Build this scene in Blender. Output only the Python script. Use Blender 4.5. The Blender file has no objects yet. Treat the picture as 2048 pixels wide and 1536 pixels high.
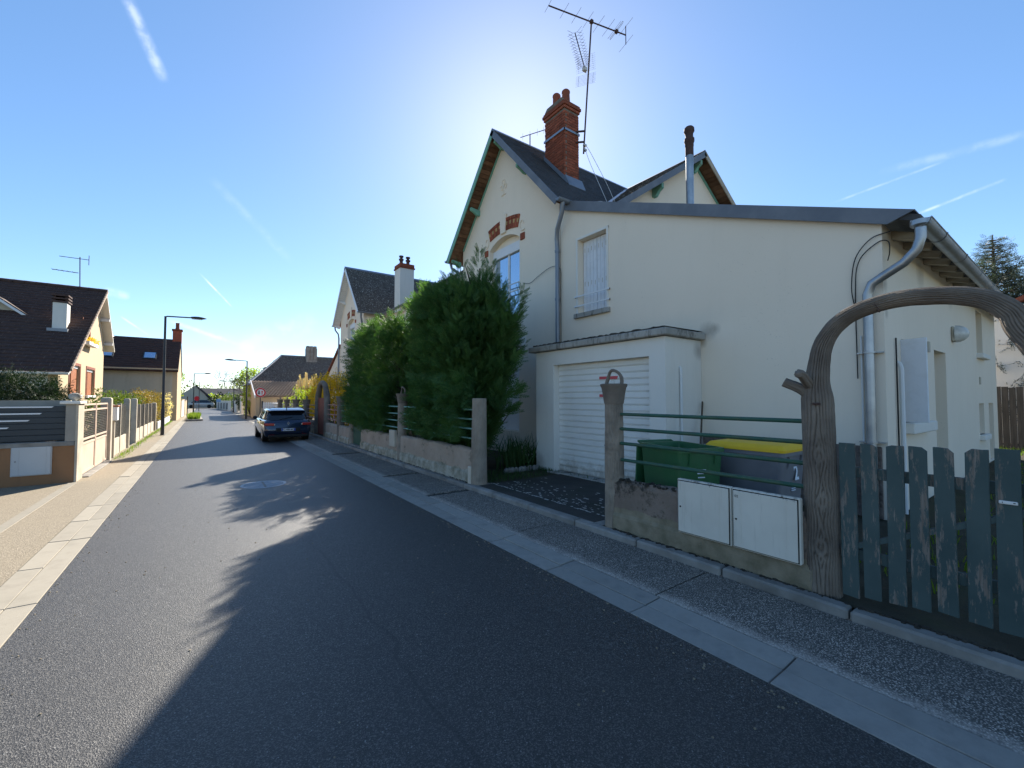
import bpy, bmesh, math, random
import numpy as np
from mathutils import Vector, Matrix, noise as mnoise
from mathutils.geometry import tessellate_polygon
random.seed(7); rng = np.random.default_rng(7)
R = math.radians
scene = bpy.context.scene
# ------------------------------------------------------------------ camera, sky, sun, exposure
CAM_H, CAM_YAW, CAM_PITCH, FPX = 1.72, R(35.9), R(1.95), 850.0
cd = bpy.data.cameras.new('camera'); cam = bpy.data.objects.new('camera', cd)
scene.collection.objects.link(cam); scene.camera = cam
cam.location = (0, 0, CAM_H); cam.rotation_euler = (R(90)+CAM_PITCH, 0, -CAM_YAW)
cd.sensor_width = 36; cd.lens = 36*FPX/2048; cd.clip_end = 3000; cd.clip_start = 0.05
SUN_AZ, SUN_EL = R(36.8), R(33.0)
def sray(u, v):
    x = (u-1024)/FPX; y = (768-v)/FPX
    cp, sp = math.cos(CAM_PITCH), math.sin(CAM_PITCH)
    fw = cp-y*sp; up = sp+y*cp; s, c = math.sin(CAM_YAW), math.cos(CAM_YAW)
    return Vector((x*c+fw*s, -x*s+fw*c, up))
def at(u, v, ax, val):            # the point of a photo pixel's ray on the plane x, y or z = val
    r = sray(u, v); o = (0, 0, CAM_H); t = (val-o[ax])/r[ax]
    return Vector((t*r[0], t*r[1], CAM_H+t*r[2]))
w = bpy.data.worlds.new('World'); scene.world = w; w.use_nodes = True
nt = w.node_tree; nt.nodes.clear()
def wn(t, **k):
    n = nt.nodes.new(t)
    for a, b in k.items(): setattr(n, a, b)
    return n
def wl(a, b): nt.links.new(a, b)
out = wn('ShaderNodeOutputWorld'); bg = wn('ShaderNodeBackground'); wl(bg.outputs[0], out.inputs[0])
sky = wn('ShaderNodeTexSky', sky_type='NISHITA', sun_disc=False, sun_elevation=SUN_EL, sun_rotation=SUN_AZ,
         altitude=300, air_density=0.8, dust_density=0.2, ozone_density=2.6)
bg.inputs[1].default_value = SKY_STRENGTH = 0.115
tc = wn('ShaderNodeTexCoord'); dirv = tc.outputs['Generated']
def wmath(op, a, b=None, c=None, clamp=False):
    n = wn('ShaderNodeMath', operation=op); n.use_clamp = clamp
    for i, x in enumerate((a, b, c)):
        if x is None: continue
        if isinstance(x, (int, float)): n.inputs[i].default_value = x
        else: wl(x, n.inputs[i])
    return n.outputs[0]
def wdot(v):
    n = wn('ShaderNodeVectorMath', operation='DOT_PRODUCT'); wl(dirv, n.inputs[0]); n.inputs[1].default_value = v
    return n.outputs['Value']
def wrange(x, a, b, c, d):
    n = wn('ShaderNodeMapRange', interpolation_type='SMOOTHSTEP'); wl(x, n.inputs[0])
    for i, q in enumerate((a, b, c, d)): n.inputs[i+1].default_value = q
    return n.outputs[0]
nz = wn('ShaderNodeTexNoise'); nz.inputs['Scale'].default_value = 45; nz.inputs['Detail'].default_value = 5
wl(dirv, nz.inputs['Vector']); nzf = wrange(nz.outputs[0], .38, .66, .25, 1.0)
cloud = None
for (u0, v0, u1, v1, wid, amp) in ((238, -40, 330, 165, 10, .34), (420, 355, 585, 525, 10, .08), (398, 545, 466, 616, 2.0, .5),
        (1820, 434, 2012, 358, 3, .3), (1660, 408, 1890, 322, 2.5, .16), (1760, 345, 2090, 258, 8, .12), (335, 640, 480, 690, 5, .28),
        (240, 632, 300, 672, 2.2, .35), (205, 582, 262, 592, 9, .3), (470, 690, 640, 640, 26, .13), (380, 655, 560, 720, 16, .1)):
    a = sray(u0, v0).normalized(); b = sray(u1, v1).normalized()
    n = a.cross(b).normalized(); mid = (a+b).normalized(); ha = a.angle(b)/2
    d = wmath('ABSOLUTE', wdot(n))
    m = wrange(d, 0, wid/FPX, 1, 0)
    # fades along its length
    m = wmath('MULTIPLY', m, wrange(wdot(mid), math.cos(ha*1.05), math.cos(ha*.6), 0, amp))
    cloud = m if cloud is None else wmath('ADD', cloud, m)
cloud = wmath('MULTIPLY', cloud, nzf, clamp=True)
mx = wn('ShaderNodeMix', data_type='RGBA'); wl(cloud, mx.inputs[0])
hs = wn('ShaderNodeHueSaturation'); hs.inputs['Saturation'].default_value = 1.22; hs.inputs['Value'].default_value = 1.0; gm_ = wn('ShaderNodeGamma'); gm_.inputs[1].default_value = .8; wl(sky.outputs[0], gm_.inputs[0]); wl(gm_.outputs[0], hs.inputs['Color'])
wl(hs.outputs[0], mx.inputs[6]); mx.inputs[7].default_value = (5.2, 5.5, 6.0, 1)
wl(mx.outputs[2], bg.inputs[0])
ld = bpy.data.lights.new('sun', 'SUN'); ld.energy = 5.0; ld.angle = R(0.53); ld.color = (1, .93, .82)
sun = bpy.data.objects.new('sun', ld); scene.collection.objects.link(sun)
sdir = Vector((math.sin(SUN_AZ)*math.cos(SUN_EL), math.cos(SUN_AZ)*math.cos(SUN_EL), math.sin(SUN_EL)))
sun.rotation_euler = sdir.to_track_quat('Z', 'Y').to_euler(); sun.location = (0, 0, 30)
vs = scene.view_settings; vs.view_transform = 'Standard'; vs.look = 'None'; vs.gamma = 1; vs.use_curve_mapping = False
vs.exposure = 1.42
# ------------------------------------------------------------------ helpers
COL = scene.collection
WORLD = {}                        # world location of every object that parents others
class MB:
    """collects shapes; build() links them as ONE mesh object"""
    def __init__(s): s.v = []; s.f = []
    def add(s, vs_, fs):
        n = len(s.v); s.v += [tuple(p) for p in vs_]; s.f += [tuple(i+n for i in f) for f in fs]; return s
    def box(s, x0, x1, y0, y1, z0, z1):
        return s.add([(x, y, z) for x in (x0, x1) for y in (y0, y1) for z in (z0, z1)],
                     [(0,1,3,2), (4,6,7,5), (0,4,5,1), (2,3,7,6), (0,2,6,4), (1,5,7,3)])
    def obox(s, c, size, m):      # oriented box: centre, full size, 3x3 matrix
        c = Vector(c); hx, hy, hz = (q/2 for q in size)
        vs_ = [c+m@Vector((x, y, z)) for x in (-hx, hx) for y in (-hy, hy) for z in (-hz, hz)]
        return s.add(vs_, [(0,1,3,2), (4,6,7,5), (0,4,5,1), (2,3,7,6), (0,2,6,4), (1,5,7,3)])
    def bar(s, a, b, wd, ht, up=(0, 0, 1)):
        a = Vector(a); b = Vector(b); x = (b-a); L = x.length; x.normalize()
        y = Vector(up).cross(x).normalized(); z = x.cross(y)
        return s.obox((a+b)/2, (L, wd, ht), Matrix((x, y, z)).transposed())
    def quad(s, a, b, c, d): return s.add([a, b, c, d], [(0,1,2,3)])
    def prism(s, poly, fn, d0, d1, holes=()):
        """2-D outline (with holes) mapped by fn(a, b, depth)"""
        loops = [list(poly)]+[list(h) for h in holes]
        flat = [p for l in loops for p in l]
        tr = tessellate_polygon([[Vector((p[0], p[1], 0)) for p in l] for l in loops])
        n = len(flat)
        vs_ = [fn(p[0], p[1], d0) for p in flat]+[fn(p[0], p[1], d1) for p in flat]
        fs = [t for t in tr]+[tuple(i+n for i in reversed(t)) for t in tr]
        k = 0
        for l in loops:
            m = len(l)
            for i in range(m):
                a, b = k+i, k+(i+1) % m
                fs.append((a, b, b+n, a+n))
            k += m
        return s.add(vs_, fs)
    def tube(s, pts, r, n=8, caps=True):
        pts = [Vector(p) for p in pts]; m = len(pts)
        rs = r if isinstance(r, (list, tuple)) else [r]*m
        up = None; vs_ = []
        for i, p in enumerate(pts):
            t = (pts[min(i+1, m-1)]-pts[max(i-1, 0)]).normalized()
            if up is None:
                up = Vector((0, 0, 1)) if abs(t.z) < .9 else Vector((1, 0, 0))
            a = up.cross(t).normalized(); b = t.cross(a).normalized(); up = b
            vs_ += [p+(a*math.cos(2*math.pi*k/n)+b*math.sin(2*math.pi*k/n))*rs[i] for k in range(n)]
        fs = [(i*n+k, i*n+(k+1) % n, (i+1)*n+(k+1) % n, (i+1)*n+k) for i in range(m-1) for k in range(n)]
        if caps: fs += [tuple(reversed(range(n))), tuple((m-1)*n+k for k in range(n))]
        return s.add(vs_, fs)
    def lathe(s, prof, c, n=16, caps=True):
        c = Vector(c)
        vs_ = [c+Vector((r*math.cos(2*math.pi*k/n), r*math.sin(2*math.pi*k/n), z)) for r, z in prof for k in range(n)]
        m = len(prof)
        fs = [(i*n+k, i*n+(k+1) % n, (i+1)*n+(k+1) % n, (i+1)*n+k) for i in range(m-1) for k in range(n)]
        if caps: fs += [tuple(reversed(range(n))), tuple((m-1)*n+k for k in range(n))]
        return s.add(vs_, fs)
    def mesh(s, name, off=(0, 0, 0), smooth=False, bevel=0):
        me = bpy.data.meshes.new(name)
        v = np.array(s.v, dtype=np.float64).reshape(-1, 3)-np.array(off)
        me.from_pydata([tuple(q) for q in v], [], s.f); me.validate()
        bm = bmesh.new(); bm.from_mesh(me); bmesh.ops.recalc_face_normals(bm, faces=bm.faces[:])
        if bevel:
            es = [e for e in bm.edges if len(e.link_faces) == 2 and e.calc_face_angle(0) > .5]
            bmesh.ops.bevel(bm, geom=es, offset=bevel, segments=1, affect='EDGES', clamp_overlap=True)
        bm.to_mesh(me); bm.free()
        if smooth:
            me.polygons.foreach_set('use_smooth', [True]*len(me.polygons))
            if smooth != 'all':
                try: me.set_sharp_from_angle(angle=R(40))
                except Exception: pass
        return me
    def build(s, name, mat, parent=None, smooth=False, bevel=0, kind=None):
        off = WORLD.get(parent.name, (0, 0, 0)) if parent else (0, 0, 0)
        o = bpy.data.objects.new(name, s.mesh(name, off, smooth, bevel)); COL.objects.link(o)
        if mat: o.data.materials.append(mat)
        if parent: o.parent = parent; WORLD[o.name] = off
        if kind: o['kind'] = kind
        return o
def raw_mesh(name, verts, faces, mat, parent=None, kind=None, smooth=False, attr=None):
    """numpy verts (n,3) and quads/tris (m,k) -> one mesh object, fast"""
    off = np.array(WORLD.get(parent.name, (0, 0, 0)) if parent else (0, 0, 0))
    me = bpy.data.meshes.new(name); verts = np.asarray(verts, dtype=np.float64)-off
    faces = np.asarray(faces, dtype=np.int32); k = faces.shape[1]
    me.vertices.add(len(verts)); me.vertices.foreach_set('co', verts.astype(np.float32).ravel())
    me.loops.add(faces.size); me.loops.foreach_set('vertex_index', faces.ravel())
    me.polygons.add(len(faces)); me.polygons.foreach_set('loop_start', np.arange(len(faces), dtype=np.int32)*k)
    me.polygons.foreach_set('loop_total', np.full(len(faces), k, dtype=np.int32))
    if smooth: me.polygons.foreach_set('use_smooth', np.ones(len(faces), dtype=bool))
    me.update(calc_edges=True); me.validate()
    o = bpy.data.objects.new(name, me); COL.objects.link(o)
    if mat: me.materials.append(mat)
    if parent: o.parent = parent; WORLD[o.name] = tuple(off)
    if kind: o['kind'] = kind
    return o
def tag(o, label, cat, group=None):
    o['label'] = label; o['category'] = cat
    if group: o['group'] = group
    return o
def thing(name, label, cat, loc=(0, 0, 0), group=None):
    o = bpy.data.objects.new(name, None); COL.objects.link(o); o.location = loc; o.empty_display_size = .2
    WORLD[o.name] = tuple(loc); return tag(o, label, cat, group)
def piece(name, me, parent, loc, rot=None, mat=None):
    """a small piece sharing mesh data; loc in world coordinates"""
    o = bpy.data.objects.new(name, me); COL.objects.link(o); o.parent = parent
    off = WORLD.get(parent.name, (0, 0, 0)); o.location = Vector(loc)-Vector(off)
    if rot is not None: o.rotation_euler = rot
    WORLD[o.name] = tuple(loc); return o
def structure(o): o['kind'] = 'structure'; return o
def copy_tree(o, parent=None):
    c = o.copy(); COL.objects.link(c); c.parent = parent
    for ch in list(o.children): copy_tree(ch, c)
    return c
def text_mesh(s, size, bold=0.0):
    cu = bpy.data.curves.new('txt', 'FONT'); cu.body = s; cu.size = size; cu.align_x = 'CENTER'; cu.align_y = 'CENTER'; cu.offset = bold
    cu.extrude = .0006
    o = bpy.data.objects.new('txt', cu); COL.objects.link(o)
    dg = bpy.context.evaluated_depsgraph_get(); me = bpy.data.meshes.new_from_object(o.evaluated_get(dg))
    bpy.data.objects.remove(o); return me
# ------------------------------------------------------------------ materials
class NT:
    def __init__(s, name):
        s.m = bpy.data.materials.new(name); s.m.use_nodes = True; s.t = s.m.node_tree
        s.b = s.t.nodes['Principled BSDF']; s.c = None
    def n(s, t, **k):
        x = s.t.nodes.new(t)
        for a, b in k.items(): setattr(x, a, b)
        return x
    def l(s, a, b): s.t.links.new(a, b)
    def coord(s, kind='Object'):
        if s.c is None: s.c = s.n('ShaderNodeTexCoord')
        return s.c.outputs[kind]
    def pos(s): return s.n('ShaderNodeNewGeometry').outputs['Position']
    def mapv(s, v, scale=(1, 1, 1), rot=(0, 0, 0)):
        m = s.n('ShaderNodeMapping'); s.l(v, m.inputs[0]); m.inputs['Scale'].default_value = scale; m.inputs['Rotation'].default_value = rot
        return m.outputs[0]
    def noise(s, v, scale, detail=4, rough=.55, dist=0):
        x = s.n('ShaderNodeTexNoise'); s.l(v, x.inputs['Vector']); x.inputs['Scale'].default_value = scale
        x.inputs['Detail'].default_value = detail; x.inputs['Roughness'].default_value = rough; x.inputs['Distortion'].default_value = dist
        return x.outputs[0]
    def voro(s, v, scale, feat='F1', out='Distance'):
        x = s.n('ShaderNodeTexVoronoi', feature=feat); s.l(v, x.inputs['Vector']); x.inputs['Scale'].default_value = scale
        return x.outputs[out]
    def rng(s, x, a, b, c=0, d=1):
        m = s.n('ShaderNodeMapRange'); s.l(x, m.inputs[0])
        for i, q in enumerate((a, b, c, d)): m.inputs[i+1].default_value = q
        return m.outputs[0]
    def math(s, op, a, b=None, clamp=False):
        m = s.n('ShaderNodeMath', operation=op); m.use_clamp = clamp
        for i, q in enumerate((a, b)):
            if q is None: continue
            if isinstance(q, (int, float)): m.inputs[i].default_value = q
            else: s.l(q, m.inputs[i])
        return m.outputs[0]
    def mix(s, f, a, b, mode='MIX'):
        m = s.n('ShaderNodeMix', data_type='RGBA', blend_type=mode)
        for i, q in ((0, f), (6, a), (7, b)):
            if isinstance(q, (int, float)): m.inputs[i].default_value = q
            elif isinstance(q, tuple): m.inputs[i].default_value = (*q[:3], 1)
            else: s.l(q, m.inputs[i])
        return m.outputs[2]
    def bump(s, h, strength=.3, dist=.01, normal=None):
        x = s.n('ShaderNodeBump'); x.inputs['Strength'].default_value = strength; x.inputs['Distance'].default_value = dist
        s.l(h, x.inputs['Height'])
        if normal is not None: s.l(normal, x.inputs['Normal'])
        s.l(x.outputs[0], s.b.inputs['Normal']); return x.outputs[0]
    def fin(s, col=None, rough=.8, spec=.3, metal=0):
        if col is not None:
            if isinstance(col, tuple): s.b.inputs['Base Color'].default_value = (*col[:3], 1)
            else: s.l(col, s.b.inputs['Base Color'])
        if isinstance(rough, (int, float)): s.b.inputs['Roughness'].default_value = rough
        else: s.l(rough, s.b.inputs['Roughness'])
        s.b.inputs['Specular IOR Level'].default_value = spec; s.b.inputs['Metallic'].default_value = metal
        return s.m
def rough_mat(name, c1, c2, scale=3, rough=.85, bump=.25, bscale=60, bdist=.006, spec=.25, metal=0, rand=0, grime=None, gscale=1.2, gamt=.5):
    t = NT(name); p = t.pos()
    col = t.mix(t.rng(t.noise(p, scale, 5), .3, .7), c1, c2)
    if grime is not None: col = t.mix(t.rng(t.noise(p, gscale, 7, .65), .48, .75, 0, gamt), col, grime)
    if rand:
        oi = t.n('ShaderNodeObjectInfo'); col = t.mix(1.0, col, t.n2grey(oi.outputs['Random'], 1-rand, 1+rand), 'MULTIPLY')
    if bump: t.bump(t.noise(p, bscale, 4, .6), bump, bdist)
    return t.fin(col, rough, spec, metal)
def n2grey(s, x, a, b):
    m = s.rng(x, 0, 1, a, b); c = s.n('ShaderNodeCombineColor')
    for i in range(3): s.l(m, c.inputs[i])
    return c.outputs[0]
NT.n2grey = n2grey
M = {}
# asphalt: dark binder with pale stones, slight tracks
t = NT('asphalt'); p = t.pos()
sp = t.voro(p, 165, 'F1', 'Color'); sx = t.n('ShaderNodeSeparateColor'); t.l(sp, sx.inputs[0])
stone = t.rng(sx.outputs[0], .55, 1.0, 0, 1)
col = t.mix(stone, (.0175, .0165, .015), (.14, .131, .117))
col = t.mix(t.rng(sx.outputs[1], .99, .995, 0, .6), col, (.4, .4, .38))
col = t.mix(t.rng(t.noise(p, .55, 6), .35, .7, 0, .4), col, (.05, .0475, .043))
col = t.mix(t.rng(t.noise(t.mapv(p, (1.6, .12, 1)), 1.0, 4), .45, .7, 0, .3), col, (.03, .03, .032))
col = t.mix(t.rng(t.noise(p, .9, 8, .75), .60, .72, 0, .45), col, (.095, .088, .078))
# a sealed repair seam and polished wheel tracks wander along the lane
sxyz = t.n('ShaderNodeSeparateXYZ'); t.l(p, sxyz.inputs[0])
wob = t.math('MULTIPLY', t.noise(t.mapv(p, (0, .7, 0)), 1.0, 3), .5)
seam = t.math('ABSOLUTE', t.math('SUBTRACT', t.math('ADD', sxyz.outputs[0], wob), 1.35))
col = t.mix(t.rng(seam, .008, .016, .5, 0), col, (.012, .012, .012))
t.bump(t.voro(p, 165), .6, .004); M['asphalt'] = t.fin(col, .52, .5)
# exposed-aggregate pavement
def aggregate(name, base, lo, hi, dirt, bare, amt, edge=None):
    t = NT(name); p = t.pos(); v = t.voro(p, 95, 'F1', 'Color'); sx = t.n('ShaderNodeSeparateColor'); t.l(v, sx.inputs[0])
    c = t.mix(sx.outputs[0], lo, hi); c = t.mix(t.rng(t.voro(p, 95), .25, .6), c, base)
    c = t.mix(t.rng(t.noise(p, 1.3, 7, .7), .42, .62, 0, amt), c, dirt)
    c = t.mix(t.rng(t.noise(p, 2.6, 9, .8), .58, .68, 0, .55), c, bare)
    if edge is not None:      # worn pale strip along the gutter
        sep = t.n('ShaderNodeSeparateXYZ'); t.l(p, sep.inputs[0])
        e_ = t.math('ADD', t.math('ABSOLUTE', t.math('SUBTRACT', sep.outputs[0], edge)), t.math('MULTIPLY', t.noise(p, 4, 8, .75), .3))
        c = t.mix(t.rng(e_, .14, .27, .75, 0), c, t.mix(sx.outputs[1], (.3, .26, .22), (.62, .54, .46)))
    t.bump(t.voro(p, 95), .7, .005); return t.fin(c, .85, .25)
M['agg_r'] = aggregate('aggregate_grey', (.085, .077, .066), (.085, .076, .066), (.72, .63, .53), (.095, .086, .075), (.52, .45, .38), .4, 3.22)
M['agg_l'] = aggregate('aggregate_tan', (.2, .165, .115), (.16, .13, .09), (.48, .41, .31), (.24, .2, .14), (.34, .285, .2), .4)
M['slab'] = rough_mat('concrete_slab', (.24, .222, .195), (.35, .325, .285), 3.5, .9, .5, 150, .004, grime=(.11, .105, .1), gscale=3.5, gamt=.7, rand=.1)
M['slab_l'] = rough_mat('concrete_slab_pale', (.24, .215, .17), (.33, .295, .235), 3, .85, .25, 130, .003, grime=(.16, .14, .11), gscale=3, gamt=.7, rand=.08)
M['kerb'] = rough_mat('kerb_concrete', (.18, .165, .145), (.29, .275, .25), 3.5, .9, .5, 70, .006, grime=(.05, .05, .04), gscale=2.2, rand=.12)
M['ground'] = rough_mat('earth', (.07, .075, .03), (.11, .10, .05), .5, .95, .4, 25, .03)
M['soil'] = rough_mat('soil', (.03, .03, .018), (.065, .055, .035), 2.5, .95, .7, 45, .02, grime=(.045, .06, .02), gscale=1.0, gamt=.7)
M['drive'] = rough_mat('old_tarmac', (.035, .034, .032), (.06, .057, .052), 2, .9, .6, 90, .006, grime=(.03, .035, .02), gscale=1.5, gamt=.8)
def render_wall(name, c1, c2, streak, amt=.35, stains=()):
    t = NT(name); p = t.pos()
    c = t.mix(t.rng(t.noise(p, .7, 5), .3, .7), c1, c2)
    c = t.mix(t.rng(t.noise(t.mapv(p, (2.2, 2.2, .35)), 1.2, 6, .7), .5, .8, 0, amt), c, streak)
    c = t.mix(t.rng(t.noise(p, 260, 2), .35, .7, 0, .12), c, streak)
    fleck = t.math('MULTIPLY', t.rng(t.noise(p, 26, 6, .7), .62, .68), t.rng(t.noise(p, .8, 4), .5, .62))
    c = t.mix(t.math('MULTIPLY', fleck, .4), c, (.24, .2, .15))
    for (q, rad_, a_) in stains:
        vd = t.n('ShaderNodeVectorMath', operation='DISTANCE'); t.l(p, vd.inputs[0]); vd.inputs[1].default_value = q
        dd = t.math('ADD', vd.outputs['Value'], t.math('MULTIPLY', t.noise(p, 5, 6, .7), rad_*.9))
        c = t.mix(t.rng(dd, rad_*.6, rad_*1.5, a_, 0), c, (.15, .13, .105))
    hgt = t.math('ADD', t.math('MULTIPLY', t.noise(p, 230, 3, .7), .35), t.math('MULTIPLY', t.noise(p, 3.2, 4), 2.6))
    t.bump(hgt, .32, .006); return t.fin(c, .9, .15)
M['cream'] = render_wall('cream_render', (.83, .725, .59), (.80, .695, .56), (.66, .57, .45), .22, (((7.48, 4.2, 2.95), .2, .45), ((7.48, 4.05, 2.98), .12, .4), ((7.48, 4.31, 2.75), .12, .5), ((7.55, 1.66, 3.3), .16, .55), ((7.6, 1.66, 2.9), .1, .5), ((12, 1.66, 3.75), .3, .35), ((9.6, 1.66, 3.8), .3, .4)))
M['white_render'] = render_wall('white_render', (.78, .74, .67), (.73, .70, .63), (.5, .47, .4), .25, (((6.36, 7.75, .2), .3, .6), ((6.36, 4.5, .1), .14, .6), ((7.4, 4.3, 2.6), .2, .5)))
M['tan_render'] = render_wall('tan_render', (.56, .43, .28), (.52, .4, .26), (.42, .33, .22))
M['grey_render'] = render_wall('aged_render', (.52, .47, .37), (.46, .42, .34), (.3, .27, .21), .5)
M['orange_render'] = render_wall('orange_render', (.33, .17, .085), (.27, .14, .07), (.13, .085, .05), .6)
def slate(name, c1, c2, lich, amt, rough=.6, lt=.6):
    t = NT(name); p = t.pos()
    c = t.mix(t.rng(t.voro(t.mapv(p, (1, 1, 1)), 4.5, 'F1', 'Distance'), .1, .8), c1, c2)
    c = t.mix(t.rng(t.noise(p, 7, 3), .35, .65), c, c2)
    c = t.mix(t.rng(t.noise(p, 13, 6, .75), lt, lt+.07, 0, amt), c, lich)
    t.bump(t.noise(p, 60, 4), .3, .005); return t.fin(c, rough, .35)
M['slate'] = slate('slate', (.022, .023, .027), (.05, .048, .048), (.35, .35, .32), .35)
M['slate_old'] = slate('slate_lichen', (.03, .028, .026), (.085, .075, .065), (.5, .49, .45), .8, .7, .555)
M['tile_brown'] = slate('brown_tile', (.036, .02, .017), (.07, .04, .032), (.10, .075, .06), .4, .75)
M['tile_tan'] = slate('weathered_tile', (.24, .15, .105), (.38, .28, .2), (.5, .44, .36), .7, .85)
M['zinc'] = rough_mat('zinc', (.19, .21, .24), (.26, .28, .31), 3, .5, .1, 30, .003, spec=.5, metal=.55, grime=(.15, .16, .18), gscale=1.5)
M['zinc_new'] = rough_mat('zinc_pipe', (.30, .32, .34), (.42, .43, .44), 5, .38, .08, 30, .003, spec=.5, metal=.75, grime=(.22, .21, .19), gscale=3)
M['flash'] = rough_mat('roof_flashing', (.13, .145, .17), (.17, .185, .21), 2, .6, .1, 20, .003, spec=.4, metal=.2, grime=(.24, .25, .26), gscale=2, gamt=.35)
M['brick'] = rough_mat('chimney_brick', (.33, .09, .045), (.24, .065, .035), 9, .85, .6, 90, .006, rand=.28, grime=(.12, .06, .04), gscale=4, gamt=.5)
M['brick_yellow'] = rough_mat('buff_brick', (.5, .33, .14), (.42, .27, .12), 9, .85, .4, 90, .005, rand=.15)
M['mortar'] = rough_mat('mortar', (.22, .18, .14), (.15, .12, .1), 5, .95, .5, 90, .006)
M['terracotta'] = rough_mat('terracotta', (.28, .085, .045), (.2, .06, .04), 6, .8, .3, 60, .004, grime=(.05, .035, .03), gscale=3, gamt=.6)
M['green_paint'] = rough_mat('pale_green_paint', (.14, .36, .27), (.2, .42, .33), 8, .7, .3, 60, .003, grime=(.3, .28, .22), gscale=6, gamt=.5)
M['rail_green'] = rough_mat('dark_green_paint', (.018, .075, .05), (.03, .10, .065), 8, .5, .3, 60, .003, spec=.4, grime=(.17, .13, .05), gscale=5, gamt=.35)
M['rail_pale'] = rough_mat('faded_green_paint', (.16, .33, .28), (.22, .4, .34), 8, .6, .2, 60, .003)
M['rail_red'] = rough_mat('faded_red_paint', (.4, .15, .13), (.5, .25, .2), 8, .6, .2, 60, .003)
M['wood_dark'] = rough_mat('soffit_wood', (.11, .055, .03), (.2, .105, .06), 4, .85, .4, 50, .004, rand=.35)
M['wood_pale'] = rough_mat('weathered_rafter', (.42, .37, .29), (.33, .28, .21), 5, .9, .4, 60, .004, rand=.1)
M['white_paint'] = rough_mat('white_paint', (.74, .74, .74), (.68, .69, .7), 3, .5, .08, 40, .002, spec=.4)
M['shutter'] = rough_mat('shutter_paint', (.72, .73, .75), (.66, .68, .71), 4, .6, .1, 60, .002, spec=.35, grime=(.42, .40, .36), gscale=7, gamt=.25)
M['white_metal'] = rough_mat('garage_paint', (.80, .78, .73), (.76, .74, .69), 3, .45, .06, 30, .002, spec=.4)
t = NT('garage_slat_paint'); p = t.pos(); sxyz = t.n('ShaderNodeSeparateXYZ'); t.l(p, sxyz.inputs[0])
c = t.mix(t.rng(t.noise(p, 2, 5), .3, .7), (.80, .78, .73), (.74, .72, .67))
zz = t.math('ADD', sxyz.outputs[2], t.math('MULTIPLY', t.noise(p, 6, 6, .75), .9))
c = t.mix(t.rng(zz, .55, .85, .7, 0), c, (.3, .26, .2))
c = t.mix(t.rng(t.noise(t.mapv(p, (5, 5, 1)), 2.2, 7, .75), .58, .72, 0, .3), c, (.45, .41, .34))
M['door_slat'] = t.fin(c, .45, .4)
M['pvc'] = rough_mat('pvc', (.7, .7, .68), (.64, .64, .62), 3, .45, 0)
M['bark_conc'] = rough_mat('moulded_concrete', (.24, .195, .15), (.34, .285, .225), 3.2, .95, .7, 90, .006, grime=(.07, .06, .05), gscale=2.2, gamt=.75)
M['bark_dark'] = rough_mat('moulded_concrete_dark', (.15, .12, .095), (.235, .195, .155), 3.2, .95, .7, 90, .006, grime=(.07, .058, .05), gscale=2.4, gamt=.7)
t = NT('old_wall'); p = t.pos()
c = t.mix(t.rng(t.noise(p, 2.2, 6, .7), .3, .7), (.20, .15, .115), (.30, .235, .19))
c = t.mix(t.rng(t.noise(p, 3.2, 8, .75), .52, .6, 0, .9), c, (.05, .045, .035))
sxyz = t.n('ShaderNodeSeparateXYZ'); t.l(p, sxyz.inputs[0])
zz = t.math('ADD', sxyz.outputs[2], t.math('MULTIPLY', t.noise(p, 2.4, 5), .16))
c = t.mix(t.rng(zz, .435, .445, 1, 0), c, t.mix(t.rng(t.noise(p, 5, 6), .35, .65), (.34, .285, .2), (.2, .17, .11)))
t.bump(t.noise(p, 55, 6, .75), .9, .02); M['old_wall'] = t.fin(c, .95, .15)
t = NT('pale_old_wall'); p = t.pos()
c = t.mix(t.rng(t.noise(p, 2.2, 6, .7), .3, .7), (.36, .27, .20), (.46, .36, .28))
c = t.mix(t.rng(t.noise(p, 3.4, 8, .75), .56, .66, 0, .75), c, (.12, .11, .08))
sxyz = t.n('ShaderNodeSeparateXYZ'); t.l(p, sxyz.inputs[0])
zz = t.math('ADD', sxyz.outputs[2], t.math('MULTIPLY', t.noise(p, 2.4, 5), .2))
c = t.mix(t.rng(zz, .415, .425, 1, 0), c, t.mix(t.rng(t.noise(p, 4, 7, .7), .4, .62), (.45, .41, .33), (.22, .2, .14)))
t.bump(t.noise(p, 60, 6, .75), .8, .018); M['pale_wall'] = t.fin(c, .95, .15)
M['plinth'] = rough_mat('plinth_stone', (.13, .10, .085), (.21, .17, .14), 5, .95, .9, 14, .04, grime=(.07, .055, .045), gscale=4, gamt=.8)
t = NT('moss_slab'); p = t.pos()
c = t.mix(t.rng(t.noise(p, 2, 6), .3, .7), (.42, .40, .36), (.3, .29, .26))
c = t.mix(t.rng(t.noise(t.mapv(p, (1, 2.5, .6)), 2.4, 8, .75), .5, .62, 0, .85), c, (.09, .085, .075))
t.bump(t.noise(p, 60, 5, .7), .5, .01); M['stained_concrete'] = t.fin(c, .95, .15)
M['moss'] = rough_mat('bitumen_moss', (.03, .027, .022), (.075, .065, .05), 9, .95, .9, 50, .03)
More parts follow.
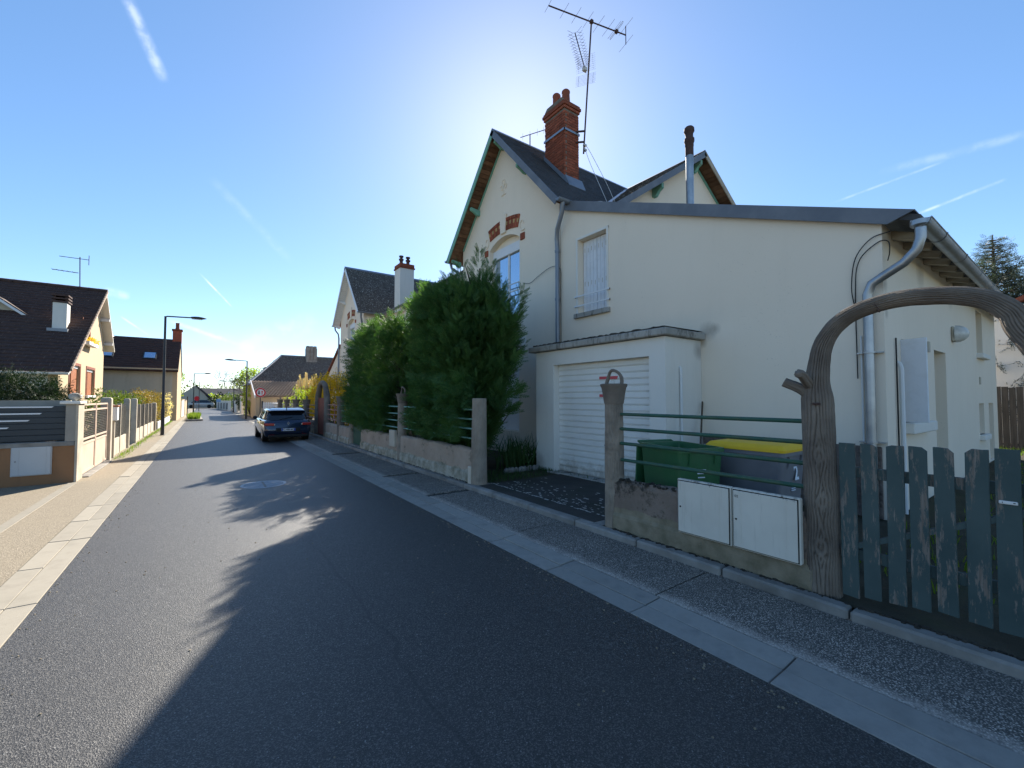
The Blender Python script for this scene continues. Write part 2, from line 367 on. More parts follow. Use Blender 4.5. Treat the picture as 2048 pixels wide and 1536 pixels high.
# peeling green paint on planks
t = NT('peeling_green'); p = t.pos(); q = t.mapv(p, (6, 6, 1.1))
c = t.mix(t.rng(t.noise(p, 2.5, 4), .3, .7), (.046, .072, .07), (.075, .105, .1))
wd = t.mix(t.rng(t.noise(t.mapv(p, (30, 30, 1.5)), 3, 4), .35, .65), (.15, .12, .095), (.25, .21, .175))
c = t.mix(t.rng(t.noise(q, 2.4, 9, .78), .535, .575, 0, .9), c, wd)
t.bump(t.noise(t.mapv(p, (60, 60, 3)), 2, 4), .35, .006); M['picket'] = t.fin(c, .8, .25)
t = NT('plank_wood'); p = t.pos()
c = t.mix(t.rng(t.noise(t.mapv(p, (14, 14, 1.0)), 2.5, 6), .3, .7), (.03, .03, .028), (.075, .07, .065))
t.bump(t.noise(t.mapv(p, (60, 60, 3)), 2, 4), .35, .006); M['fence_wood'] = t.fin(c, .85, .2)
t = NT('meter_box'); p = t.pos()
c = t.mix(t.rng(t.noise(p, 2.5, 5), .3, .7), (.66, .62, .53), (.57, .53, .45))
c = t.mix(t.rng(t.noise(t.mapv(p, (14, 14, 1.2)), 1.6, 7, .7), .56, .78, 0, .5), c, (.3, .26, .2))
sxyz = t.n('ShaderNodeSeparateXYZ'); t.l(p, sxyz.inputs[0])
zz = t.math('ADD', sxyz.outputs[2], t.math('MULTIPLY', t.math('SUBTRACT', t.noise(t.mapv(p, (1, 1, .35)), 14, 8, .8), .5), .42))
c = t.mix(t.rng(zz, .86, .90, 0, .8), c, (.07, .06, .05))
t.bump(t.noise(p, 40, 3), .05, .002); M['box_old'] = t.fin(c, .6, .35)
M['box_new'] = rough_mat('box_grey', (.5, .5, .49), (.46, .46, .45), 2, .6, .1, 200, .001)
M['bin_green'] = rough_mat('bin_green', (.03, .125, .05), (.042, .15, .062), 4, .45, .12, 160, .002, spec=.4, grime=(.05, .07, .05), gscale=4, gamt=.4)
M['bin_grey'] = rough_mat('bin_grey', (.17, .17, .185), (.21, .21, .225), 4, .5, .12, 160, .002, spec=.4, grime=(.2, .2, .21), gscale=5, gamt=.35)
M['yellow'] = rough_mat('yellow_plastic', (.88, .53, .01), (.8, .46, .008), 4, .45, .05, 60, .002, spec=.4)
M['white_print'] = rough_mat('white_print', (.75, .78, .82), (.7, .74, .8), 30, .7, 0)
M['pink_print'] = rough_mat('pink_print', (.5, .25, .28), (.42, .2, .24), 30, .7, 0)
M['red_tape'] = rough_mat('red_tape', (.62, .08, .09), (.55, .11, .12), 12, .4, 0)
M['black'] = rough_mat('black_plastic', (.012, .012, .013), (.018, .018, .018), 5, .5, 0)
M['cable'] = rough_mat('cable', (.02, .02, .02), (.03, .03, .03), 5, .6, 0)
M['cable_white'] = rough_mat('pale_cable', (.6, .6, .6), (.5, .5, .5), 5, .6, 0)
M['rust'] = rough_mat('rusty_steel', (.06, .035, .03), (.10, .06, .05), 18, .8, .3, 80, .003)
M['alu'] = rough_mat('aluminium', (.3, .3, .31), (.36, .36, .37), 8, .4, 0, metal=.8)
M['dark_metal'] = rough_mat('anthracite_metal', (.022, .03, .037), (.03, .038, .045), 2, .5, .05, 60, .001, spec=.4)
M['lamp_metal'] = rough_mat('lamp_post_paint', (.025, .028, .033), (.04, .043, .048), 3, .5, 0, spec=.4)
M['fence_conc'] = rough_mat('fence_concrete', (.44, .38, .30), (.55, .48, .38), 3, .9, .35, 60, .005, grime=(.25, .21, .15), gscale=2.2, rand=.08)
M['pillar'] = rough_mat('pillar_render', (.30, .27, .23), (.36, .33, .28), 3, .9, .4, 90, .005, grime=(.2, .17, .14))
M['gate_beige'] = rough_mat('gate_paint', (.55, .42, .33), (.62, .48, .38), 2, .6, .1, 40, .002, grime=(.42, .33, .22), gscale=3)
M['wire'] = rough_mat('galvanised_wire', (.10, .095, .085), (.16, .15, .13), 9, .6, 0, metal=.3)
M['shutter_orange'] = rough_mat('varnished_wood', (.36, .12, .035), (.28, .09, .03), 8, .55, .15, 40, .003, spec=.4)
M['glass_dark'] = NT('window_glass').fin((.02, .025, .03), .04, .6)
t = NT('sky_reflection_glass'); M['glass'] = t.fin((.42, .55, .68), .03, .9, .85); t.b.inputs['Coat Weight'].default_value = .8; t.b.inputs['Coat Roughness'].default_value = .02  # bluish metallic base puts the sky's reflection into the pane colour
M['opal'] = rough_mat('lamp_glass', (.66, .65, .6), (.5, .49, .45), 18, .25, .1, 30, .004, spec=.5)
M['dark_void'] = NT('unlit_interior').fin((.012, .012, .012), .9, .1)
M['iron'] = rough_mat('cast_iron', (.22, .25, .29), (.3, .33, .37), 6, .55, .2, 80, .003, spec=.4, metal=.2)
def leafmat(name, c1, c2, c3=None, trans=.35, nscale=2.0):
    t = NT(name); p = t.pos()
    c = t.mix(t.rng(t.noise(p, nscale, 3), .35, .65), c1, c2)
    ri = t.n('ShaderNodeNewGeometry').outputs['Random Per Island']
    if c3 is not None: c = t.mix(t.rng(ri, .55, 1, 0, .8), c, c3)
    t.fin(c, .6, .25)
    tr = t.n('ShaderNodeBsdfTranslucent'); t.l(t.mix(1.0, c, (1.5, 1.6, .7), 'MULTIPLY'), tr.inputs[0])
    ms = t.n('ShaderNodeMixShader'); ms.inputs[0].default_value = trans
    o = [x for x in t.t.nodes if x.type == 'OUTPUT_MATERIAL'][0]
    t.l(t.b.outputs[0], ms.inputs[1]); t.l(tr.outputs[0], ms.inputs[2]); t.l(ms.outputs[0], o.inputs[0])
    return t.m
M['cypress'] = leafmat('cypress_leaf', (.042, .11, .036), (.08, .165, .05), (.125, .2, .06), .36, .9)
M['grass'] = leafmat('grass_blade', (.09, .15, .02), (.13, .2, .03), (.17, .2, .05), .4)
M['iris'] = leafmat('iris_leaf', (.03, .075, .02), (.05, .1, .03), (.07, .11, .04), .3)
M['hedge'] = leafmat('hedge_leaf', (.06, .10, .02), (.09, .13, .03), (.11, .10, .03), .35)
M['hedge_brown'] = leafmat('brown_hedge_leaf', (.17, .11, .035), (.22, .15, .05), (.12, .13, .04), .35)
M['juniper'] = leafmat('juniper_leaf', (.014, .032, .013), (.025, .045, .018), None, .12)
M['forsythia'] = leafmat('yellow_blossom', (.60, .34, .012), (.72, .46, .02), (.5, .3, .02), .4)
M['lime'] = leafmat('spring_leaf', (.22, .30, .03), (.32, .36, .05), (.18, .26, .04), .45)
M['pampas'] = leafmat('pampas_plume', (.62, .5, .36), (.72, .6, .44), None, .4)
M['spruce'] = leafmat('spruce_needle', (.045, .07, .065), (.07, .095, .085), (.09, .1, .08), .2)
M['bare'] = rough_mat('bare_twig', (.10, .085, .07), (.14, .12, .1), 5, .9, 0)
M['bark'] = rough_mat('tree_bark', (.07, .055, .04), (.12, .095, .07), 8, .95, .5, 40, .01)
M['dry'] = rough_mat('dry_stem', (.14, .10, .06), (.2, .15, .09), 5, .9, 0)
def catmull(pts, n):
    P = [Vector(p) for p in pts]; P = [P[0]*2-P[1]]+P+[P[-1]*2-P[-2]]; out_ = []
    segs = len(P)-3
    for i in range(n+1):
        t_ = i/n*segs; k = min(int(t_), segs-1); t_ -= k
        a, b, c, d = P[k:k+4]
        out_.append(.5*((2*b)+(c-a)*t_+(2*a-5*b+4*c-d)*t_*t_+(3*b-a-3*c+d)*t_**3))
    return out_
CM = catmull
# ================================================================== ground, road, pavements
def sheet(name, x0, x1, y0, y1, z, mat, nx=1, ny=1):
    m = MB(); m.quad((x0, y0, z), (x1, y0, z), (x1, y1, z), (x0, y1, z))
    return structure(m.build(name, mat))
sheet('ground', -420, 420, -60, 700, -.03, M['ground'])
ROAD_L, ROAD_R, ROAD_END = -1.1, 2.8, 92.0
sheet('road', ROAD_L, ROAD_R, -14, ROAD_END, 0, M['asphalt'])
sheet('cross_road', -60, 60, ROAD_END, ROAD_END+6, -.004, M['asphalt'])
# right side: gutter slabs, aggregate panels, kerb stones
gut = structure(MB().box(ROAD_R+.002, 3.2, -14, ROAD_END, -.1, -.008).build('gutter', M['mortar']))
WORLD[gut.name] = (0, 0, 0)
def slab_me(name, w_, l_, h_, mat, bev=.004):
    me = MB().box(-w_/2, w_/2, -l_/2, l_/2, -h_, 0).mesh(name, bevel=bev); me.materials.append(mat); return me
g1 = slab_me('gutter_slab', .205, 1.028, .06, M['slab']); g2 = slab_me('gutter_slab_outer', .19, 1.028, .06, M['slab'])
for k in range(-13, 62):
    y = 2.26+1.04*k+.52
    o = piece('gutter_slab', g1, gut, (2.905, y, .002+random.uniform(-.003, .003))); o.rotation_euler = (random.uniform(-.004, .004), 0, random.uniform(-.004, .004))
    o = piece('gutter_slab', g2, gut, (3.105, y, .012+random.uniform(-.003, .003))); o.rotation_euler = (random.uniform(-.004, .004), R(-3.0), random.uniform(-.004, .004))
for k in range(62, 86):
    y = 2.26+1.04*k+.52
    if y < ROAD_END: piece('gutter_slab', g1, gut, (2.905, y, .002))
pav = structure(MB().box(3.2, 4.06, -14, ROAD_END, -.1, -.006).build('pavement', M['drive'])); WORLD[pav.name] = (0, 0, 0)
joints = [-14, -11, -8.2, -5.4, -2.6, .1, 2.31, 4.42, 6.9, 7.05, 9.15, 9.3, 11.6, 13.6, 13.9, 16.4, 19, 22, 25, 28, 31, 34, 37, 40, 44, 48, 52, 56, 60, 66, 72, 78, 84, 90]
for a, b in zip(joints[:-1], joints[1:]):
    if b-a < .5: continue           # a tarmac-filled trench between two panels
    MB().box(3.212, 4.046, a+.007, b-.007, -.05, .016).build('pavement_panel', M['agg_r'], pav, bevel=.004)
kerb = structure(MB().box(4.06, 4.17, -14, 45, -.1, .02).build('kerb', M['mortar'])); WORLD[kerb.name] = (0, 0, 0)
km = MB().box(-.065, .065, -.493, .493, -.1, 0)
kme = km.mesh('kerb_stone', bevel=.018); kme.materials.append(M['kerb'])
for k in range(-13, 42):
    y = k+.68
    o = piece('kerb_stone', kme, kerb, (4.115+random.uniform(-.004, .004), y, .095+random.uniform(-.006, .004)), (random.uniform(-.004, .004), 0, random.uniform(-.006, .006)))
sheet('garden_ground', 4.17, 40, -14, 45, .075, M['soil'])
MB().box(4.2, 6.36, 3.95, 6.85, 0, .094).build('driveway', M['drive'], structure(MB().box(4.19, 4.5, 3.8, 7.0, 0, .088).build('driveway_apron', M['kerb'])), bevel=.006)
# pale cracked edge strip and lichen flecks of the driveway
dr = bpy.data.objects['driveway_apron']; WORLD[dr.name] = (0, 0, 0)
m = MB(); pr = random.Random(3)
for k in range(170):
    x = 4.5+abs(pr.gauss(0, .55)); y = pr.uniform(4.0, 6.8); r = pr.uniform(.006, .026)
    if x > 6.2: continue
    pts = [(x+r*pr.uniform(.5, 1.2)*math.cos(a), y+1.8*r*pr.uniform(.5, 1.2)*math.sin(a)) for a in np.linspace(0, 2*math.pi, 7)[:-1]]
    m.add([(a, b, .0975) for a, b in pts], [tuple(range(6))])
for k in range(60):
    y = 4.0+2.9*k/60; x = 4.5+.012*math.sin(k*.9)+pr.uniform(-.006, .006); q = pr.uniform(.008, .022)
    if pr.random() < .8: m.add([(x-q, y, .098), (x+q, y, .098), (x+q*.8, y+.05, .098), (x-q*.7, y+.05, .098)], [(0,1,2,3)])
m.build('lichen_flecks', rough_mat('lichen', (.45, .45, .42), (.36, .36, .33), 20, .95, 0), dr, kind='stuff')
# left side
gl = structure(MB().box(-1.47, ROAD_L-.002, -14, ROAD_END, -.1, -.008).build('gutter_left', M['mortar'])); WORLD[gl.name] = (0, 0, 0)
a1 = slab_me('gutter_slab_l', .18, 1.028, .06, M['slab_l']); a2 = slab_me('gutter_slab_l2', .178, 1.028, .06, M['slab_l'])
for k in range(-12, 84):
    y = .6+1.04*k
    o = piece('gutter_slab', a1, gl, (-1.194, y, .003+random.uniform(-.003, .003))); o.rotation_euler = (random.uniform(-.004, .004), 0, random.uniform(-.005, .005))
    o = piece('gutter_slab', a2, gl, (-1.377, y, .010+random.uniform(-.003, .003))); o.rotation_euler = (random.uniform(-.004, .004), R(2.5), random.uniform(-.005, .005))
sheet('pavement_left', -2.16, -1.47, -14, ROAD_END, .008, M['agg_l'])
sheet('forecourt', -14, -2.06, -14, 12.5, .004, M['agg_l'])
MB().box(-2.19, -2.06, -14, 12.25, -.05, .014).build('edging_strip', M['slab_l'], bpy.data.objects['forecourt'], bevel=.003)
# loose grit and chippings on the road, thicker against the gutters
m = MB(); pr = random.Random(31)
for k in range(520):
    y = 1.0+abs(pr.gauss(0, 7)); u_ = pr.random()
    x = ROAD_R-abs(pr.gauss(0, .12)) if u_ < .4 else (ROAD_L+abs(pr.gauss(0, .12)) if u_ < .7 else pr.uniform(ROAD_L, ROAD_R)); r_ = pr.uniform(.003, .009)
    m.lathe([(r_, 0), (r_*.9, r_*.7), (.0005, r_)], (x, y, 0), 5)
g_ = m.build('road_grit', M['agg_l']); g_['kind'] = 'stuff'; g_['label'] = 'loose pale grit and chippings scattered on the asphalt'; g_['category'] = 'grit'
# manhole cover
mh = thing('manhole_cover', 'round ribbed metal manhole cover set in the asphalt road', 'manhole', (1.0, 9.85, 0))
MB().lathe([(.40, -.02), (.40, .006), (.345, .006), (.345, -.02)], (1.0, 9.85, 0), 32, caps=False).build('rim', M['iron'], mh, smooth=True)
MB().lathe([(.345, -.03), (.345, -.004), (.001, -.004)], (1.0, 9.85, 0), 32, caps=False).build('plate', M['black'], mh)
m = MB()
for k in range(-9, 10):
    y = k*.036; hw = math.sqrt(max(0, .335**2-y*y))
    if hw > .03:
        for x0, x1 in ((-hw, -.02), (.02, hw)):
            if x1-x0 > .02: m.obox(((x0+x1)/2+1.0, y+9.85, .001), (abs(x1-x0), .02, .014), Matrix.Identity(3))
m.build('ribs', M['iron'], mh, kind='stuff')
# ================================================================== roof pieces
def tile_slope(name, P, U, V, L, S, tw, th, thick, mat, parent, keep=None, jit=.004, curve=0, seed=1, gap=.006):
    """overlapping slates/tiles: P = top corner, U = along the ridge, V = down the slope (unit vectors)"""
    rr = np.random.default_rng(seed); P = Vector(P); U = Vector(U).normalized(); V = Vector(V).normalized(); N = U.cross(V)
    if N.z < 0: N = -N
    vs_ = []; fs = []; rows = int(S/th)
    for r in range(rows+1):
        off = (tw/2 if r % 2 else 0)
        for c in range(-1, int(L/tw)+2):
            a0 = c*tw+off; a1 = a0+tw-gap; b0 = r*th; b1 = min(b0+th*1.12, S+.03)
            a0 = max(a0, 0); a1 = min(a1, L)
            if a1-a0 < .03: continue
            ctr = P+U*((a0+a1)/2)+V*((b0+b1)/2)
            if keep and not keep(ctr): continue
            j = rr.uniform(-jit, jit, 4); lift = thick*1.15
            n = len(vs_)
            if curve:
                # a curved pan: 3 columns
                cols = ((a0, 0), (a0+(a1-a0)*.3, curve), (a0+(a1-a0)*.6, curve), (a1, 0))
            else: cols = ((a0, 0), (a1, 0))
            for (a, h) in cols:
                p0 = P+U*a+V*b0+N*(h+.002); p1 = P+U*a+V*(b1+j[0])+N*(lift+h+j[1]); p2 = p1-N*thick
                vs_ += [p0[:], p1[:], p2[:]]
            for i in range(len(cols)-1):
                q = n+3*i
                fs += [(q, q+3, q+4, q+1), (q+1, q+4, q+5, q+2)]
            fs += [(n, n+1, n+2, n+2), (n+3*(len(cols)-1), n+3*(len(cols)-1)+2, n+3*(len(cols)-1)+1, n+3*(len(cols)-1)+1)]
    fs = [f if len(set(f)) == 4 else None for f in fs]; fs = [f for f in fs if f]
    return raw_mesh(name, np.array(vs_), np.array(fs), mat, parent, kind='stuff')
def slab_on_slope(m, P, U, V, L, S, t0, t1):
    P = Vector(P); U = Vector(U).normalized(); V = Vector(V).normalized(); N = U.cross(V)
    if N.z < 0: N = -N
    c = [P+U*a+V*b+N*h for a in (0, L) for b in (0, S) for h in (t0, t1)]
    m.add(c, [(0,1,3,2), (4,6,7,5), (0,4,5,1), (2,3,7,6), (0,2,6,4), (1,5,7,3)])
def yz(x): return lambda a, b, d: (x+d, a, b)
def xz(y): return lambda a, b, d: (a, y+d, b)
RX, RZ, SL, FX = 13.46, 10.02, 1.105, 7.48          # transverse ridge, ridge height, front gable pitch, facade plane
TS = .66                                            # transverse pitch
def arc(yc, hw, z0, sag, n=10, rev=False):
    r_ = (hw*hw+sag*sag)/(2*sag); zc = z0+sag-r_
    pts = [(yc+hw-2*hw*i/n, zc+math.sqrt(max(0, r_*r_-(hw-2*hw*i/n)**2))) for i in range(n+1)]
    return pts[::-1] if rev else pts
def gable_front(h, yc, brackets, seed, window=True, barge=None, old='slate'):
    """the street-facing gable of one half: wall, window, slates, rakes, soffit boards, brackets"""
    hw = 2.57; top = RZ-.19
    win = [(yc-.82, 4.25), (yc+.82, 4.25)]+arc(yc, .82, 6.52, .26)
    low = [(yc-.8, .75), (yc+.8, .75)]+arc(yc, .8, 3.0, .2)
    out_ = [(yc-hw, .08), (yc+hw, .08), (yc+hw, top-SL*hw), (yc, top), (yc-hw, top-SL*hw)]
    MB().prism(out_, yz(FX), 0, .3, [win, low]).build('wall', M['cream'], h)
    for s in (-1, 1): MB().box(FX+.301, 9.2, yc+s*hw-(.25 if s > 0 else 0), yc+s*hw+(0 if s > 0 else .25), .08, top-SL*hw-.02).build('wall', M['cream'], h)
    # roof deck, slates
    U = Vector((1, 0, 0)); Lr = RX+.2-7.02
    rf = MB()
    for s in (-1, 1):
        slab_on_slope(rf, (7.04, yc, RZ-.02), U, (0, s, -SL), Lr, 2.98*math.sqrt(1+SL*SL), -.075, -.01)
    rf = rf.build('roof', M['wood_dark'], h)
    for s in (-1, 1):
        tile_slope('slates', (7.03, yc, RZ), U, (0, s, -SL), Lr, 2.98*math.sqrt(1+SL*SL), .23, .135, .008, M[old], rf, seed=seed+s)
    MB().prism([(yc-.13, RZ-.09), (yc, RZ+.045), (yc+.13, RZ-.09), (yc+.11, RZ-.11), (yc, RZ+.02), (yc-.11, RZ-.11)], yz(7.03), 0, Lr).build('ridge_cap', M['zinc'], rf)
    # barge boards: the near one flashed in zinc, the far one painted
    for s in (-1, 1):
        V = Vector((0, s, -SL)).normalized(); N = Vector((0, s*SL, 1)).normalized()
        a = Vector((7.02, yc, RZ-.03)); b = a+V*2.99*math.sqrt(1+SL*SL)
        bb = MB()
        for p in (a, b): pass
        bb.add([a+N*.03, b+N*.03, b-N*.14, a-N*.14, a+N*.03+U*.03, b+N*.03+U*.03, b-N*.14+U*.03, a-N*.14+U*.03],
               [(0,1,2,3), (7,6,5,4), (0,4,5,1), (1,5,6,2), (2,6,7,3), (3,7,4,0)])
        bb.build('barge_board', barge or (M['flash'] if s < 0 else M['green_paint']), h)
        # painted strip on the wall under the soffit
        st = MB(); a2 = Vector((FX-.035, yc, top+.03)); b2 = a2+V*2.55*math.sqrt(1+SL*SL)
        st.add([a2, b2, b2-N*.07, a2-N*.07, a2+U*.033, b2+U*.033, b2-N*.07+U*.033, a2-N*.07+U*.033],
               [(0,1,2,3), (7,6,5,4), (0,4,5,1), (1,5,6,2), (2,6,7,3), (3,7,4,0)])
        if s > 0: st.build('verge_strip', barge or M['green_paint'], h)
        # soffit boards
        nb = 32; Ls = 2.95*math.sqrt(1+SL*SL)
        for k in range(nb):
            c = Vector((7.27, yc, RZ-.03))+V*(Ls*(k+.5)/nb)-N*(.09+random.uniform(0, .008))
            bm_ = MB().obox((0, 0, 0), (.40, Ls/nb*.9, .018), Matrix((U, V, N)).transposed())
            me = bm_.mesh('board'); me.materials.append(barge or M['wood_dark']); piece('soffit_board', me, h, c)
    # brackets (purlin ends)
    for (s, d) in brackets:
        V = Vector((0, s, -SL)).normalized() if s else Vector((0, 1, 0)); 
        z = RZ-.30-SL*d; y = yc+s*d
        pr_ = [(7.12, z+.02), (7.48, z-.02), (7.48, z-.2), (7.36, z-.2), (7.25, z-.13), (7.12, z-.08)]
        MB().prism(pr_, xz(y-.045), 0, .09).build('bracket', barge or M['green_paint'], h, bevel=.006)
    # upper window: deep reveal, roller-shutter box, two casements
    wd = MB().box(FX+.20, FX+.26, yc-.815, yc+.815, 4.26, 4.34)
    wi = wd.build('window', M['white_paint'], h)
    f = MB(); x0, x1 = FX+.19, FX+.25
    for a, b in ((yc-.815, yc-.735), (yc-.04, yc+.04), (yc+.735, yc+.815)): f.box(x0, x1, a, b, 4.341, 6.3)
    f.build('window_frame', M['white_paint'], wi)
    MB().box(FX+.14, FX+.30, yc-.815, yc+.815, 6.22, 6.52).build('shutter_box', M['white_paint'], wi, bevel=.01)
    MB().prism([(yc-.818, 6.521), (yc+.818, 6.521)]+arc(yc, .818, 6.523, .247), yz(FX+.2), 0, .09).build('tympanum', M['cream'], wi)
    for a, b in ((yc-.734, yc-.041), (yc+.041, yc+.734)):
        MB().box(FX+.215, FX+.23, a, b, 4.345, 6.295).build('pane', M['glass'], wi)
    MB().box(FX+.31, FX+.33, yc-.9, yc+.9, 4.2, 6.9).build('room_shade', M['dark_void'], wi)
    r_ = MB(); r_.box(FX+.02, FX+.05, yc-.82, yc+.82, 4.95, 4.985); r_.box(FX+.02, FX+.05, yc-.82, yc+.82, 5.18, 5.205)
    r_.build('window_bar', M['white_paint'], wi)
    # lower window
    MB().box(FX+.22, FX+.25, yc-.79, yc+.79, .76, 3.0).build('window_lower', M['white_paint'], h)
    # brick arch of wedge bricks either side of a rendered keystone
    hwA, zA, sag = .86, 7.19, .12; r0 = (hwA**2+sag**2)/(2*sag); zc = zA+sag-r0
    ang = math.asin(hwA/r0)
    for s in (-1, 1):
        a0, a1 = s*ang*.17, s*ang
        for k in range(7):
            t0 = a0+(a1-a0)*(k+.07)/7; t1 = a0+(a1-a0)*(k+.93)/7
            for (ra, rb, mt, pr2) in ((r0, r0-.09, 'brick', .034), (r0-.1, r0-.38, 'brick', .028), (r0-.13, r0-.235, 'brick_yellow', .033)):
                if mt == 'brick_yellow' and k % 2: continue
                q = [(yc+ra*math.sin(t0), zc+ra*math.cos(t0)), (yc+ra*math.sin(t1), zc+ra*math.cos(t1)),
                     (yc+rb*math.sin(t1), zc+rb*math.cos(t1)), (yc+rb*math.sin(t0), zc+rb*math.cos(t0))]
                if mt == 'brick_yellow':
                    mid = [( (q[0][0]+q[1][0])/2, (q[0][1]+q[1][1])/2)]
                MB().prism(q, yz(FX-pr2), 0, pr2-.001).build('arch_brick', M[mt], h)
        # springer brick
        MB().box(FX-.03, FX-.001, yc+s*.98-.1, yc+s*.98+.1, 6.38, 6.58).build('springer_brick', M['brick'], h, bevel=.004)
        # moulded scroll beside the arch
        sc = MB(); pts = []
        for k in range(22):
            tt = k/21*math.pi*1.7; rr_ = .05+.17*(k/21)
            pts.append((FX-.012, yc+s*(.97+rr_*math.cos(tt)*.8), 6.86+rr_*math.sin(tt)))
        sc.tube(pts, .017, 6).build('scroll_moulding', M['cream'], h, smooth=True)
    MB().prism([(yc-.13, 6.86), (yc+.13, 6.86), (yc+.17, 7.44), (yc, 7.53), (yc-.17, 7.44)], yz(FX-.055), 0, .054).build('keystone', M['cream'], h, bevel=.012)
    # relief emblem under the apex
    em = MB()
    for (dy, dz, r_) in ((0, .22, .07), (-.1, .08, .055), (.1, .08, .055)):
        em.tube([(FX-.008, yc+dy+r_*math.cos(a), 8.27+dz+r_*1.3*math.sin(a)) for a in np.linspace(0, 2*math.pi, 12)], .016, 5)
    em.tube([(FX-.008, yc, 8.44), (FX-.008, yc, 8.1)], .018, 5); em.tube([(FX-.008, yc-.12, 8.1), (FX-.008, yc+.12, 8.1)], .018, 5)
    em.build('relief_emblem', M['cream'], h, smooth=True)
def transverse(h, y0, y1, over0, over1, seed):
    """half of the long body behind the gables: walls, roof with its ridge parallel to the street"""
    e = 8.35; zE = RZ-TS*(RX-e)
    MB().box(8.8, 18.1, y0, y1, .08, RZ-TS*(RX-8.8)-.2).build('body_wall', M['cream'], h)
    for ya, ov in ((y0, over0), (y1, over1)):
        if ov:
            MB().prism([(8.8, 4.0), (18.1, 4.0), (18.1, RZ-TS*(18.1-RX)-.16), (RX, RZ-.16), (8.8, RZ-TS*(RX-8.8)-.16)], xz(ya), -.004 if ya == y0 else .004, .2 if ya == y0 else -.2).build('end_gable', M['cream'], h)
    Y0, Y1 = y0-over0, y1+over1; S = (RX-e)*math.sqrt(1+TS*TS); U = Vector((0, 1, 0))
    d = MB()
    for s in (-1, 1): slab_on_slope(d, (RX, Y0+.01, RZ-.02), U, (s, 0, -TS), Y1-Y0-.02, S, -.075, -.012)
    d = d.build('transverse_roof', M['wood_dark'], h)
    for s in (-1, 1): tile_slope('slates', (RX, Y0, RZ), U, (s, 0, -TS), Y1-Y0, S, .26, .15, .012, M['slate_old'], d, seed=seed+s, jit=.009)
    m = MB(); m.prism([(RX-.13, RZ-.05), (RX, RZ+.05), (RX+.13, RZ-.05), (RX, RZ+.02)], lambda a, b, q: (a, Y0+q, b), 0, Y1-Y0); m.build('ridge_cap', M['zinc'], d)
    return e, zE
# ---------------------------------------------------------------- the near house
h = thing('house', 'cream rendered house with brick chimney, slate gable roof and brick-arched upper window', 'house', (FX, 10.77, 0))
YC = 10.77
gable_front(h, YC, ((0, 0), (1, 1.45), (1, 2.75), (-1, 1.15)), 11)
transverse(h, 7.95, 19.3, .42, 0, 21)
# rear gable: rakes, brackets, boards
for s in (-1, 1):
    V = Vector((s, 0, -TS)).normalized(); N = Vector((s*TS, 0, 1)).normalized(); J = Vector((0, 1, 0))
    a = Vector((RX, 7.51, RZ-.03)); L = 5.1*math.sqrt(1+TS*TS); b = a+V*L
    bb = MB(); bb.add([a+N*.03, b+N*.03, b-N*.15, a-N*.15, a+N*.03+J*.03, b+N*.03+J*.03, b-N*.15+J*.03, a-N*.15+J*.03], [(0,1,2,3), (7,6,5,4), (0,4,5,1), (1,5,6,2), (2,6,7,3), (3,7,4,0)])
    bb.build('rear_barge_board', M['flash'] if s < 0 else M['wood_pale'], h)
    st = MB(); a2 = Vector((RX, 7.915, RZ-.2)); b2 = a2+V*4.6*math.sqrt(1+TS*TS)
    st.add([a2, b2, b2-N*.09, a2-N*.09, a2+J*.03, b2+J*.03, b2-N*.09+J*.03, a2-N*.09+J*.03], [(0,1,2,3), (7,6,5,4), (0,4,5,1), (1,5,6,2), (2,6,7,3), (3,7,4,0)])
    if s > 0: st.build('rear_verge_strip', M['green_paint'], h)
    for k in range(34):
        c = Vector((RX, 7.74, RZ-.03))+V*(L*(k+.5)/34)-N*.09
        me = MB().obox((0, 0, 0), (.38, L/34*.9, .018), Matrix((J, V, N)).transposed()).mesh('board'); me.materials.append(M['wood_dark']); piece('soffit_board', me, h, c)
for (s, d) in ((-1, .12), (-1, 2.3)):
    z = RZ-.24-TS*d; x = RX+s*d
    MB().prism([(7.6, z+.02), (7.95, z-.02), (7.95, z-.33), (7.82, z-.33), (7.72, z-.2), (7.6, z-.13)], lambda a, b, q: (x+q, a, b), -.06, .06).build('rear_bracket', M['green_paint'], h, bevel=.006)
# valley flashing between the two slopes
va = Vector((RX, YC, RZ)); 
vb = Vector((RX-2.95*SL/TS, YC-2.95, RZ-2.95*SL)); N = Vector((-.3, -.4, 1)).normalized(); sd = (vb-va).cross(N).normalized()
m = MB(); m.add([va+sd*.13+N*.05, va-sd*.13+N*.05, vb-sd*.13+N*.05, vb+sd*.13+N*.05, va+N*.03, vb+N*.03], [(0,4,5,3), (4,1,2,5)]); m.build('valley_flashing', M['zinc_new'], h)
